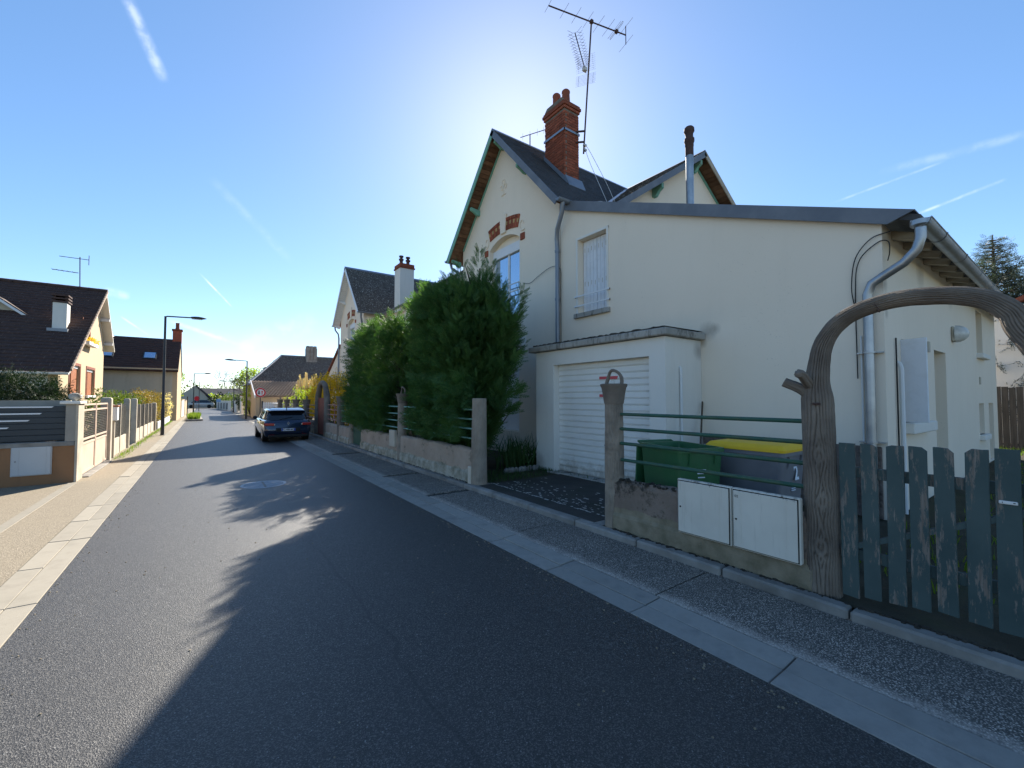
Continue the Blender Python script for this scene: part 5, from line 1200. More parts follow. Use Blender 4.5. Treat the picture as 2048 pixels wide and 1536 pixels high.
def conc_post(y, top, label, w_=.15, group='concrete posts of the mesh fence'):
    m = MB(); loft(m, [[(-2.18+x, y+yy, z) for x, yy in ((-w_/2*s, -w_/2*s), (w_/2*s, -w_/2*s), (w_/2*s, w_/2*s), (-w_/2*s, w_/2*s))] for z, s in ((-.05, 1), (top-.05, 1), (top-.015, .85), (top, .5))])
    o = m.build('fence_post', M['fence_conc'], None, bevel=.004); return tag(o, label, 'post', group)
conc_post(16.12, 1.75, 'tall square concrete post hinging the beige gate', .22)
conc_post(19.95, 1.72, 'square concrete post carrying the first run of mesh fence', .16)
conc_post(21.85, 1.72, 'square concrete post beside a gap in the mesh fence', .17)
conc_post(29.8, 1.5, 'short concrete post at the end of the mesh fence by the street lamp', .2)
lbx = thing('letter_box', 'white letter box on a thin post beside the beige gate', 'letter box', (-2.1, 16.75, 0))
MB().box(-2.14, -2.08, 16.7, 16.8, 0, 1.1).build('post', M['fence_conc'], lbx)
MB().box(-2.2, -2.02, 16.6, 16.92, 1.08, 1.48).build('box', M['white_paint'], lbx, bevel=.012)
MB().box(-2.22, -2.0, 16.58, 16.94, 1.481, 1.52).build('lid', M['shutter_orange'], lbx, bevel=.006)
for i, (a, b, lab, t1) in enumerate(((17.0, 19.8, 'mesh-topped concrete fence running from the letter box to a square post', 1.58), (22.0, 29.7, 'mesh-topped concrete fence with narrow ribs behind the near street lamp', 1.5))):
    fe = thing('mesh_fence', lab, 'fence', (-2.18, (a+b)/2, 0))
    n = max(2, int((b-a)/1.45))
    for k in range(n):
        y0, y1 = a+(b-a)*k/n, a+(b-a)*(k+1)/n
        MB().box(-2.21, -2.16, y0+.05, y1-.05, -.03, .5).build('concrete_panel', M['fence_conc'], fe, bevel=.006)
        MB().box(-2.235, -2.145, y0-.045, y0+.045, -.03, t1-.02).build('rib', M['fence_conc'], fe, bevel=.006)
        m = MB(); mesh_panel(m, -2.18, y0+.05, y1-.05, .53, t1-.05, .07, .045); m.build('wire_mesh', M['wire'], fe, kind='stuff')
        MB().box(-2.26, -2.235, y0+.05, y1-.05, .55, t1-.08).build('reed_screen', M['wire'], fe)
# ---------------------------------------------------------------- house with the brown tiled roof
ha = thing('house', 'tan rendered house with steep brown tiled roof and orange wooden shutters', 'house', (-5, 30, 0))
GA = -5.0; yr, zr = 33.0, 7.78; s1 = .643; s2 = .986
def wrect(u0, v0, u1, v1):
    a = at(u0, v0, 0, GA); b = at(u1, v1, 0, GA); return [(a.y, b.z), (b.y, b.z), (b.y, a.z), (a.y, a.z)]
wins = [wrect(139, 728, 158, 790), wrect(173, 737, 187, 791), wrect(166, 640, 179, 689)]
MB().prism([(25.7, 0), (35.4, 0), (35.4, zr-s2*2.4-.15), (yr, zr-.15), (25.7, zr-s1*7.3-.15)], yz(GA), 0, -.3, wins).build('gable_wall', M['tan_render'], ha)
MB().box(-17, GA-.301, 25.7, 26.0, 0, zr-s1*7.3-.1).build('front_wall', M['white_render'], ha)
for i, w_ in enumerate(wins):
    y0, z0, y1, z1 = w_[0][0], w_[0][1], w_[1][0], w_[2][1]
    wi = MB().box(GA-.29, GA-.26, y0, y1, z0, z1).build('window', M['glass_dark'], ha)
    MB().box(GA-.13, GA-.09, y0+(y1-y0)*.42, y1, z0+.03, z1-.05).build('shutter', M['shutter_orange'], wi)
    fr = MB(); fr.box(GA-.25, GA-.06, y0, y0+.07, z0, z1); fr.box(GA-.25, GA-.06, y0, y1, z1-.12, z1); fr.build('frame', M['white_paint'], wi)
    MB().box(GA-.1, GA+.10, y0-.12, y1+.12, z0-.13, z0-.01).build('sill', M['white_paint'], wi, bevel=.01)
    su = MB(); su.box(GA, GA+.02, y0-.12, y0-.001, z0, z1+.12); su.box(GA, GA+.02, y1+.001, y1+.12, z0, z1+.12); su.box(GA, GA+.0205, y0-.12, y1+.12, z1+.001, z1+.13); su.build('brick_surround', M['terracotta'], wi)
U = Vector((-1, 0, 0)); P0 = (-4.6, yr, zr)
dk = MB(); slab_on_slope(dk, P0, U, (0, -1, -s1), 12.4, 7.7*math.sqrt(1+s1*s1), -.1, -.01); slab_on_slope(dk, P0, U, (0, 1, -s2), 12.4, 3.15*math.sqrt(1+s2*s2), -.1, -.01)
dk = dk.build('roof', M['white_render'], ha)
tile_slope('roof_tiles', P0, U, (0, -1, -s1), 12.4, 7.7*math.sqrt(1+s1*s1), .27, .31, .028, M['tile_brown'], dk, seed=3, jit=.008)
tile_slope('roof_tiles', P0, U, (0, 1, -s2), 12.4, 3.15*math.sqrt(1+s2*s2), .27, .31, .028, M['tile_brown'], dk, seed=4, jit=.008)
m = MB()
for k in range(31): m.tube([(-4.58-k*.4, yr, zr+.02), (-4.99-k*.4, yr, zr+.045)], [.13, .11], 8)
m.build('ridge_tiles', M['tile_brown'], dk, kind='stuff')
m = MB()
for k in range(29):
    c = Vector((-4.57, yr, zr))+Vector((0, -1, -s1)).normalized()*(.15+k*.31); m.obox(c, (.05, .3, .12), Matrix.Rotation(math.atan(s1)-.05, 3, 'X'))
m.build('verge_tiles', M['tile_tan'], dk, kind='stuff')
m = MB(); half_gutter(m, (-4.6, 25.2, 2.78), (-17, 25.2, 2.78), .08); m.build('gutter', M['white_paint'], ha, smooth=True)
for d in (.0, 1.2, 2.5): MB().box(GA, -4.62, yr+d-.07, yr+d+.07, zr-.36-s2*d, zr-.2-s2*d).build('bracket', M['white_paint'], ha)
for d in (2.3, 4.8): MB().box(GA, -4.62, yr-d-.07, yr-d+.07, zr-.36-s1*d, zr-.2-s1*d).build('bracket', M['white_paint'], ha)
c = MB().box(-5.85, -5.37, 28.7, 29.3, 4.6, 6.25).build('chimney', M['white_render'], ha)
for z in (6.27, 6.42, 6.57): MB().box(-5.9, -5.32, 28.65, 29.35, z, z+.07).build('chimney_slab', M['rust'], c)
for dx in (-.2, .2): MB().box(-5.61+dx-.04, -5.61+dx+.04, 28.75, 29.25, 6.25, 6.6).build('chimney_leg', M['rust'], c)
MB().box(-5.95, -5.27, 28.35, 28.69, 4.85, 4.99).build('flashing', M['zinc'], c)
# dormer at the left edge
dm = at(8, 630, 1, 30.0)
m = MB(); m.prism([(dm.x-1.3, 5.55), (dm.x+.72, 5.55), (dm.x-.25, 6.35)], xz(30.0), 0, 3); m.build('dormer', M['grey_render'], ha)
for s in (-1, 1): MB().bar((dm.x-.25, 29.8, 6.42), (dm.x-.25+s*1.15, 29.8, 5.5), .25, .1).build('dormer_barge', M['white_paint'], ha)
for s in (-1, 1): MB().bar((dm.x-.25, 31.3, 6.5), (dm.x-.25+s*1.2, 31.3, 5.55), 3.2, .06).build('dormer_roof', M['tile_brown'], ha)
a0 = at(160, 576, 1, 33.0); a1 = at(160, 514, 1, 33.0); al = at(104, 538, 1, 33.0); ar_ = at(178, 520, 1, 33.0); aj = at(157, 546, 1, 33)
aa = thing('tv_antenna', 'thin antenna with two booms on the brown tiled ridge', 'antenna', (a0.x, 33.0, 7.5))
MB().tube([(a0.x, 33, 7.6), (a1.x, 33, a1.z)], .024, 6).build('mast', M['rust'], aa)
MB().tube([(al.x, 33, al.z), (aj.x, 33, aj.z)], .02, 5).build('boom', M['rust'], aa)
MB().tube([(a1.x-.8, 33, a1.z-.1), (ar_.x, 33, ar_.z)], .018, 5).build('boom', M['rust'], aa)
MB().tube([(ar_.x, 33, ar_.z+.25), (ar_.x, 33, ar_.z-.3)], .016, 5).build('reflector', M['rust'], aa)
for k in range(5): x = al.x+(aj.x-al.x)*k/5; z = al.z+(aj.z-al.z)*k/5; MB().tube([(x, 32.8, z), (x, 33.2, z)], .008, 4).build('element', M['rust'], aa)
fbx = thing('flower_box', 'window box of orange flowers under the upper shuttered window', 'flower box', (GA, 31.0, wins[2][0][1]-.1))
fy0, fy1, fz = wins[2][0][0]-.2, wins[2][1][0]+.3, wins[2][0][1]
MB().box(GA+.08, GA+.3, fy0, fy1, fz-.16, fz+.02).build('trough', M['white_paint'], fbx)
# ---------------------------------------------------------------- long house with skylights
hb = thing('house', 'plain pale house with long dark tiled roof, two skylights and a brick chimney', 'house', (-5, 44, 0))
yb0, yb1 = 42.0, 49.0; zeb = at(358, 738, 1, 41.8).z; rb = at(366, 680, 1, 45.5); zrb = rb.z; xg = -1.72; sb_ = (zrb-zeb)/3.7
MB().prism([(yb0, 0), (yb1, 0), (yb1, zeb-.1), (45.5, zrb-.12), (yb0, zeb-.02)], yz(xg), 0, -.3).build('gable_wall', M['tan_render'], hb)
MB().prism([(-14, 0), (xg-.301, 0), (xg-.301, zeb), (-14, zeb)], xz(yb0), 0, .3, [[(-6.9, .9), (-5.9, .9), (-5.9, 1.75), (-6.9, 1.75)]]).build('front_wall', M['grey_render'], hb)
wq = MB().box(-6.9, -5.9, yb0+.15, yb0+.18, .9, 1.75).build('window', M['glass_dark'], hb)
m = MB()
for k in range(8): m.box(-6.85+k*.13, -6.83+k*.13, yb0+.05, yb0+.07, .9, 1.75)
m.build('window_bars', M['rust'], wq, kind='stuff')
MB().box(-4.2, -2.9, yb0-.03, yb0+.001, .2, 1.55).build('garage_door', M['shutter_orange'], hb)
MB().tube([(-2.5, yb0-.06, .1), (-2.5, yb0-.06, zeb)], .05, 8).build('downpipe', M['grey_render'], hb)
MB().box(-14, xg+.02, 41.6, 41.7, zeb-.1, zeb).build('gutter', M['tan_render'], hb)
P0 = (xg+.06, 45.5, zrb); Sb = 3.95*math.sqrt(1+sb_*sb_)
dk = MB(); slab_on_slope(dk, P0, U, (0, -1, -sb_), 12.5, Sb, -.1, -.01); slab_on_slope(dk, P0, U, (0, 1, -sb_), 12.5, Sb, -.1, -.01); dk = dk.build('roof', M['tile_brown'], hb)
for s in (-1, 1): tile_slope('roof_tiles', P0, U, (0, s, -sb_), 12.5, Sb, .27, .31, .03, M['tile_brown'], dk, seed=8+s, jit=.01)
def on_slope_b(u, v):
    r_ = sray(u, v); k = zrb-sb_*45.5; t_ = (k-CAM_H)/(r_[2]-sb_*r_[1]); return Vector((t_*r_[0], t_*r_[1], CAM_H+t_*r_[2]))
for (u, v) in ((213, 708), (300, 713)):
    c = on_slope_b(u, v); mt = Matrix.Rotation(math.atan(sb_), 3, 'X')
    sk = MB().obox(c+Vector((0, -.03, .06)), (.8, .95, .1), mt).build('skylight', M['dark_metal'], dk)
    MB().obox(c+Vector((0, -.06, .11)), (.64, .78, .02), mt).build('pane', M['glass'], sk)
c = on_slope_b(222, 676); MB().lathe([(.12, -.1), (.12, .15), (.16, .16), (.1, .25), (.01, .26)], c, 10).build('roof_vent', M['zinc_new'], dk)
cp = at(355, 665, 1, 45.5)
ck = MB().box(cp.x-.3, cp.x+.3, 45.2, 45.8, zrb-.3, zrb+.7).build('chimney', M['brick'], hb)
MB().box(cp.x-.36, cp.x+.36, 45.14, 45.86, zrb+.701, zrb+.85).build('chimney_cap', M['brick'], ck, bevel=.02)
MB().lathe([(.17, 0), (.13, .15), (.13, .5), (.15, .52), (.14, .55)], (cp.x, 45.5, zrb+.85), 12).build('chimney_pot', M['terracotta'], ck)
# ---------------------------------------------------------------- garden walls further along on the left
def plain_wall(x, y0, y1, z, mat, label, x1=None, cap=None):
    t_ = thing('garden_wall', label, 'wall', (x, (y0+y1)/2, 0))
    MB().box(x, (x1 or x+.2), y0, y1, -.05, z).build('face', M[mat], t_)
    MB().box(x-.04, (x1 or x+.2)+.04, y0, y1, z+.001, z+.09).build('coping', M[cap or 'tile_tan'], t_, bevel=.02)
    return t_
plain_wall(-1.85, 49.3, 55.5, 1.55, 'white_render', 'pale wall with tiled coping just past the long house')
plain_wall(-1.8, 56.0, 64.0, 1.45, 'tan_render', 'cream wall with tiled coping under the lime green tree, second past long house')
lfw = thing('low_fence', 'low pale slatted fence in front of the brown hedge', 'fence', (-2.0, 34, 0))
for k in range(14): MB().box(-2.1, -2.04, 30.6+k*.72, 30.6+k*.72+.6, 0, .42).build('panel', M['white_paint'], lfw)
# ================================================================== far right side of the street
tb_ = thing('outbuilding', 'low cream outbuilding with weathered tan tiled roof beside the road sign', 'building', (5, 42.5, 0))
e0 = at(525, 793, 1, 40.9); ze = e0.z; t0_ = at(520, 763, 1, 45.2); zt_ = t0_.z; so = (zt_-ze)/(45.2-40.9)
MB().prism([(41.1, 0), (45.2, 0), (45.2, zt_-.1), (41.1, ze+so*.2-.1)], yz(3.5), 0, 6.5).build('wall', M['tan_render'], tb_)
dk = MB(); slab_on_slope(dk, (3.42, 45.2, zt_), (1, 0, 0), (0, -1, -so), 6.8, 4.35*math.sqrt(1+so*so), -.08, -.01); dk = dk.build('roof', M['tile_tan'], tb_)
tile_slope('roof_tiles', (3.42, 45.2, zt_), (1, 0, 0), (0, -1, -so), 6.8, 4.35*math.sqrt(1+so*so), .24, .34, .045, M['tile_tan'], dk, seed=15, jit=.012, curve=.08)
MB().prism([(40.8, ze-.12), (45.2, zt_-.12), (45.2, zt_+.12), (40.8, ze+.1)], yz(3.36), 0, .06).build('barge_board', M['white_paint'], tb_)
MB().box(3.9, 4.0, 41.05, 41.1, .9, 1.5).build('lantern', M['dark_metal'], tb_)
hc = thing('house', 'house with hipped lichened slate roof and a triple-flue chimney, behind the outbuilding', 'house', (8, 50, 0))
zec = at(505, 768, 1, 45.4).z; xr0 = at(563, 712, 1, 50.0); zrc = xr0.z
MB().box(3.6, 17.5, 45.6, 54.4, 0, zec).build('wall', M['tan_render'], hc)
ev = [(3.2, 45.3), (17.9, 45.3), (17.9, 54.7), (3.2, 54.7)]; rg_ = [(xr0.x, 50.0), (14.5, 50.0)]
m = MB(); m.add([(x, y, zec) for x, y in ev]+[(x, y, zrc) for x, y in rg_], [(0,1,5,4), (1,2,5), (2,3,4,5), (3,0,4), (3,2,1,0)]); rf = m.build('roof', M['slate_old'], hc)
sl = (zrc-zec)/(50-45.3)
def keep_front(c): 
    f_ = (50-c.y)/(50-45.3); return xr0.x+(3.2-xr0.x)*f_ < c.x < 14.5+(17.9-14.5)*f_
tile_slope('slates', (3.2, 50.0, zrc+.01), (1, 0, 0), (0, -1, -sl), 14.7, 4.7*math.sqrt(1+sl*sl), .4, .26, .02, M['slate_old'], rf, keep=keep_front, seed=33, jit=.012)
MB().tube([(3.2, 45.3, zec+.03), (xr0.x, 50, zrc+.05), (14.5, 50, zrc+.05)], .1, 6).build('hip_cap', M['zinc'], rf)
MB().box(3.15, 17.9, 45.2, 45.28, zec-.1, zec+.02).build('gutter', M['zinc'], rf)
c0 = at(612, 692, 1, 49.5); c1_ = at(633, 692, 1, 49.5)
ck = MB().box(c0.x, c1_.x, 49.1, 49.9, zrc-.6, c0.z-.25).build('chimney', M['kerb'], hc)
for k in range(3):
    x = c0.x+(c1_.x-c0.x)*(k+.5)/3; MB().box(x-.15, x+.15, 49.2, 49.8, c0.z-.249, c0.z).build('chimney_flue', M['kerb'], ck, bevel=.03)
    if k < 2: 
        xx = c0.x+(c1_.x-c0.x)*(k+1)/3; MB().box(xx-.03, xx+.03, 49.07, 49.099, zrc-.3, c0.z-.26).build('chimney_groove', M['mortar'], ck)
# white picket fence
wf = thing('picket_fence', 'white picket fence in front of the low tiled outbuilding', 'fence', (5.5, 38.5, 0))
for k in range(26):
    x = 3.75+k*.155
    MB().prism([(x, .08), (x+.13, .08), (x+.13, 1.38), (x+.065, 1.45), (x, 1.38)], xz(38.5), 0, .025).build('picket', M['white_paint'], wf)
for z in (.4, 1.1): MB().box(3.75, 7.8, 38.53, 38.56, z, z+.08).build('rail', M['white_paint'], wf)
plain_wall(4.5, 35.0, 41.0, 1.25, 'white_render', 'white garden wall along the pavement before the outbuilding', 4.7, 'white_render')
# road sign: priority to oncoming traffic
sp_ = at(521, 785, 1, 37.0)
sg = thing('road_sign', 'round red-rimmed give-way-to-oncoming road sign on grey post', 'road sign', (sp_.x, 37, 0))
MB().tube([(sp_.x, 37.03, 0), (sp_.x, 37.03, sp_.z+.25)], .03, 8).build('post', M['lamp_metal'], sg)
def disc(m, r_, y, n=32): m.tube([(sp_.x, y, sp_.z), (sp_.x, y+.01, sp_.z)], r_, n)
m = MB(); disc(m, .36, 36.98); m.build('rim', M['white_paint'], sg)
m = MB(); disc(m, .345, 36.968); m.build('red_ring', NT('sign_red').fin((.6, .02, .03), .5), sg)
m = MB(); disc(m, .245, 36.956); m.build('face', M['white_paint'], sg)
def arrow(m, x, s, w_, h_): m.prism([(x-w_*.22, -s*h_), (x+w_*.22, -s*h_), (x+w_*.22, s*h_*.2), (x+w_*.6, s*h_*.2), (x, s*h_), (x-w_*.6, s*h_*.2), (x-w_*.22, s*h_*.2)], lambda a, b, d: (sp_.x+a, 36.954+d, sp_.z+b), -.003, 0)
m = MB(); arrow(m, -.1, -1, .17, .15); m.build('black_arrow', M['black'], sg)
m = MB(); arrow(m, .1, 1, .12, .15); m.build('red_arrow', bpy.data.materials['sign_red'], sg)
# street lamps
def lamp(x, y, h_, side, label):
    t_ = thing('street_lamp', label, 'street lamp', (x, y, 0), 'street lamps along the road')
    MB().tube([(x, y, -.02), (x, y, 1.2), (x, y, 1.25), (x, y, h_)], [.075, .07, .058, .045], 12).build('pole', M['lamp_metal'], t_, smooth=True)
    MB().tube([(x, y, h_-.05), (x+side*.06, y, h_+.0), (x+side*1.0, y, h_+.035)], .032, 8).build('arm', M['lamp_metal'], t_, smooth=True)
    hd = MB(); hx = x+side*1.25
    vs_ = []; n = 12
    for i, f_ in enumerate(np.linspace(0, 1, 9)):
        w_ = .15*math.sin(math.pi*min(1, .12+f_*.88))**.7+.004; hh = .055*math.sin(math.pi*min(1, .1+f_*.9))**.8+.004
        for k in range(n): a = 2*math.pi*k/n; vs_.append((x+side*(.95+.62*f_), y+w_*math.cos(a), h_+.035+hh*math.sin(a)+(.02 if math.sin(a) > 0 else 0)))
    hd.add(vs_, [(i*n+k, i*n+(k+1)%n, (i+1)*n+(k+1)%n, (i+1)*n+k) for i in range(8) for k in range(n)]); hd = hd.build('lamp_head', M['lamp_metal'], t_, smooth=True)
    MB().box(x+side*1.1-.12*abs(side), x+side*1.1+.3, y-.09, y+.09, h_-.028, h_-.012).build('lens', M['opal'], hd)
    MB().lathe([(.1, 0), (.1, .02), (.08, .03)], (x, y, .0), 12).build('base_flange', M['lamp_metal'], t_)
zl = lambda u, v, y: at(u, v, 1, y).z
lamp(-1.55, 25.65, zl(338, 633, 25.65), 1, 'dark street lamp beside the concrete mesh fence')
lamp(2.86, 41.85, zl(495, 722, 41.85), -1, 'dark street lamp just past the round road sign')
lamp(-.95, 59.0, zl(392, 747, 59.0), 1, 'slim dark street lamp beside the cream garden walls')
lamp(2.95, 62.5, zl(466, 763, 62.5), -1, 'small distant street lamp in front of the pale curved wall')
for (u, vt, y, lab) in ((375, 793, 48.7, 'thin bare pole beside the pale wall'), (399, 764, 71, 'thin dark pole by the distant junction')):
    p = at(u, vt, 1, y); o = MB().tube([(p.x, y, 0), (p.x, y, p.z)], .04, 8).build('pole', M['lamp_metal'], None); tag(o, lab, 'pole')
# pale wall, gate and hedge line further on
plain_wall(3.4, 56.5, 59.0, 2.0, 'white_render', 'tall white gate pier with red coping by the dark clipped hedge', 3.7, 'terracotta')
plain_wall(3.2, 61.5, 70.0, 1.45, 'white_render', 'long white garden wall past the clipped dark hedge', 3.4, 'white_render')
wfp = thing('post_fence', 'white post fence with dark panels at the far bend of the road', 'fence', (2.4, 80, 0))
for k in range(5):
    y = 73+k*2.6; x = 2.95-.28*k
    MB().box(x-.2, x+.2, y-.2, y+.2, 0, 1.4).build('pier', M['white_render'], wfp)
    if k < 4: MB().bar((x, y, .6), (x-.28, y+2.6, .6), .06, .9).build('panel', M['dark_metal'], wfp)
bs = at(437, 801, 1, 76); o = thing('direction_sign', 'small blue sign at the far bend', 'road sign', (bs.x, 76, 0))
MB().tube([(bs.x, 76, 0), (bs.x, 76, bs.z)], .035, 6).build('post', M['zinc'], o); MB().box(bs.x-.28, bs.x+.28, 75.94, 75.97, bs.z-.22, bs.z+.22).build('plate', NT('sign_blue').fin((.25, .4, .6), .5), o)
rs = at(394, 797, 1, 82); o = thing('warning_sign', 'small red and white sign at the distant junction', 'road sign', (rs.x, 82, 0))
MB().tube([(rs.x, 82, 0), (rs.x, 82, rs.z+.3)], .035, 6).build('post', M['zinc'], o); MB().tube([(rs.x, 81.95, rs.z), (rs.x, 81.97, rs.z)], .36, 20).build('disc', bpy.data.materials['sign_red'], o)
# far house at the end
fh = thing('house', 'distant wide house with dark roof and two small dormers closing the street', 'house', (2, 110, 0))
Yh = 110; l0 = at(383, 777, 1, Yh); l1 = at(482, 777, 1, Yh+4); ev0 = at(400, 797, 1, Yh-4)
MB().box(l0.x, l1.x+2, Yh-3.6, Yh+6, 0, ev0.z).build('wall', M['white_render'], fh)
m = MB(); slab_on_slope(m, (l0.x-.3, Yh, l0.z), (1, 0, 0), (0, -4, ev0.z-l0.z), l1.x-l0.x+3, math.hypot(4, l0.z-ev0.z), -.1, .1); slab_on_slope(m, (l0.x-.3, Yh, l0.z), (1, 0, 0), (0, 4, ev0.z-l0.z), l1.x-l0.x+3, math.hypot(4, l0.z-ev0.z), -.1, .1); m.build('roof', M['slate'], fh)
for u in (424, 458):
    d_ = at(u, 788, 1, Yh-2.6); MB().prism([(d_.x-.9, d_.z-.6), (d_.x+.9, d_.z-.6), (d_.x, d_.z+.5)], xz(Yh-3.2), 0, 2.5).build('dormer', M['white_render'], fh)
fg = thing('house', 'distant grey gable with sloping dark verge left of the wide dark-roofed house', 'house', (-3, 98, 0))
g0 = at(390, 772, 1, 98); g1 = at(420, 803, 1, 98); m = MB(); m.prism([(g0.x-4, 0), (g1.x+.5, 0), (g1.x+.5, g1.z-.2), (g0.x, g0.z), (g0.x-4, g1.z-.2)], xz(98), 0, 8); m.build('wall', M['grey_render'], fg)
m = MB(); slab_on_slope(m, (g0.x, 97.7, g0.z+.05), (0, 1, 0), (g1.x+.9-g0.x, 0, g1.z-.3-g0.z), 8.6, math.hypot(g1.x+.9-g0.x, g1.z-.3-g0.z), 0, .25); m.build('roof', M['slate'], fg)
fc = thing('parked_car', 'pale silver car parked at the distant junction', 'car', (-.8, 96, 0)); p = at(401, 808, 1, 93)
m = MB(); loft(m, [[(p.x+x, 93+yy, z) for x, yy in rr_loop(hx, hy, .3)] for z, hx, hy in ((.3, 1.9, .8), (.7, 2.05, .85), (.95, 1.9, .82))]); m.build('body', M['zinc_new'], fc, smooth=True)
m = MB(); loft(m, [[(p.x+.1+x, 93+yy, z) for x, yy in rr_loop(hx, hy, .25)] for z, hx, hy in ((.95, 1.5, .78), (1.45, 1.0, .65))]); m.build('cabin', M['car_glass'], fc, smooth=True)
for dx in (-1.25, 1.25):
    for dy in (-.8, .8): MB().tube([(p.x+dx, 93+dy-.1, .32), (p.x+dx, 93+dy+.1, .32)], .32, 14).build('wheel', M['tyre'], fc)
# ================================================================== beyond the annex on the right
nb_ = thing('house', 'pale neighbouring house with red tiled verge behind the annex', 'house', (26, -2, 0))
zt2 = at(2040, 606, 0, 24).z; y2_ = at(2040, 606, 0, 24).y
MB().prism([(-9, .05), (3.4, .05), (3.4, 4.4), (y2_, zt2-.1), (-9, zt2+5)], yz(24), 0, 8).build('wall', M['white_render'], nb_)
m = MB(); m.bar((24, 3.7, 4.3), (24, -9, zt2+5.1+.1), .5, .15, up=(0, 0, 1)); m.build('roof_verge', M['terracotta'], nb_)
dfc = thing('board_fence', 'dark weathered vertical board fence behind the annex', 'fence', (21.5, 0, 0))
for k in range(40): MB().box(21.5, 21.53, 3.2-k*.16, 3.2-k*.16+.15, .08, 2.1+.02*math.sin(k*1.7)).build('board', M['fence_wood'], dfc)
# ================================================================== planting
def rot_rows(d, roll):
    """orthonormal frames (n,3,3) with x along d and a random roll"""
    d = d/np.linalg.norm(d, axis=1, keepdims=True)
    up = np.where(np.abs(d[:, 2:3]) > .95, np.array([[1., 0, 0]]), np.array([[0, 0, 1.]]))
    y = np.cross(up, d); y /= np.linalg.norm(y, axis=1, keepdims=True); z = np.cross(d, y)
    c, s = np.cos(roll)[:, None], np.sin(roll)[:, None]
    return np.stack([d, y*c+z*s, -y*s+z*c], axis=1)
def scatter(name, tv, tf, pos, frames, scale, mat, parent, kind=None):
    n, k = len(pos), len(tv)
    V_ = np.einsum('kc,ncd->nkd', tv, frames)*scale[:, None, None]+pos[:, None, :]
    F_ = (tf[None]+(np.arange(n)*k)[:, None, None]).reshape(-1, tf.shape[1])
    return raw_mesh(name, V_.reshape(-1, 3), F_, mat, parent, kind)
def spray_template(nside=9, sub=3, seed=0):
    """flat feathery conifer spray, unit length along x"""
    r_ = np.random.default_rng(seed); v = []; f = []
    def leaf(a, d, L, w_):
        a = np.array(a); d = np.array(d)/np.linalg.norm(d); p = np.array([-d[1], d[0], 0]); n = len(v)
        mid = a+d*L*.45+np.array([0, 0, .02*r_.normal()])
        v.extend([a-p*w_*.3, mid-p*w_, a+d*L+np.array([0, 0, -.03*abs(r_.normal())]), mid+p*w_]); f.append((n, n+1, n+2, n+3))
    leaf((0, 0, 0), (1, 0, 0), 1.0, .012)
    for i in range(nside):
        t_ = .12+.8*i/nside; s = 1 if i % 2 else -1; L = .42*(1-t_)**.7+.08
        a = np.array([t_, 0, 0]); d = np.array([.78, s*.62, .08*r_.normal()]); d /= np.linalg.norm(d)
        leaf(a, d, L, .022)
        for j in range(sub):
            u = .25+.6*j/sub; ss = 1 if j % 2 else -1; dd_ = np.array([d[0]-ss*d[1]*.7, d[1]+ss*d[0]*.7, 0])
            leaf(a+d*L*u, dd_, L*.45*(1-u*.5), .018)
    return np.array(v), np.array(f)
SV, SF = spray_template()
def conifer_mass(parent, centre, env, z0, z1, n, size, mat, seed, squash=.25, lo=.5, keep=None, updir=.5):
    """sprays on a shell: env(theta, z) -> radius (x and y)"""
    r_ = np.random.default_rng(seed); th = r_.uniform(0, 2*np.pi, n); z = z0+(z1-z0)*r_.random(n)
    e = np.array([env(a, b) for a, b in zip(th, z)]); q = 1-(1-lo)*r_.random(n)**1.8
    x = centre[0]+e[:, 0]*np.cos(th)*q; y = centre[1]+e[:, 1]*np.sin(th)*q
    pos = np.stack([x, y, z], 1); 
    d = np.stack([np.cos(th)*e[:, 1], np.sin(th)*e[:, 0], np.full(n, .35)*0], 1); d /= np.maximum(1e-6, np.linalg.norm(d, axis=1, keepdims=True))
    d[:, 2] = updir+.35*r_.normal(size=n); d += r_.normal(size=(n, 3))*.28
    if keep is not None:
        k = np.array([keep(p) for p in pos]); pos, d = pos[k], d[k]
    m_ = len(pos)
    return pos, rot_rows(d, r_.uniform(0, 2*np.pi, m_)), size*(.6+.8*r_.random(m_))
def spikes(base, top, n, seed, size):
    """leading shoots: sprays climbing a stem"""
    r_ = np.random.default_rng(seed); t_ = r_.random(n); b = np.array(base); tt = np.array(top)
    pos = b+(tt-b)*t_[:, None]; a = r_.uniform(0, 2*np.pi, n); w_ = (1-t_)*.25+.05
    pos[:, 0] += np.cos(a)*w_*.4; pos[:, 1] += np.sin(a)*w_*.4
    ax = (tt-b)/np.linalg.norm(tt-b); d = np.stack([np.cos(a), np.sin(a), np.zeros(n)], 1)*.75+ax[None, :]*1.05+r_.normal(size=(n, 3))*.12
    return pos, rot_rows(d, r_.uniform(0, 6.28, n)), size*(1.15-.65*t_)*(.7+.5*r_.random(n))
def join(parts): return [np.concatenate(q) for q in zip(*parts)]
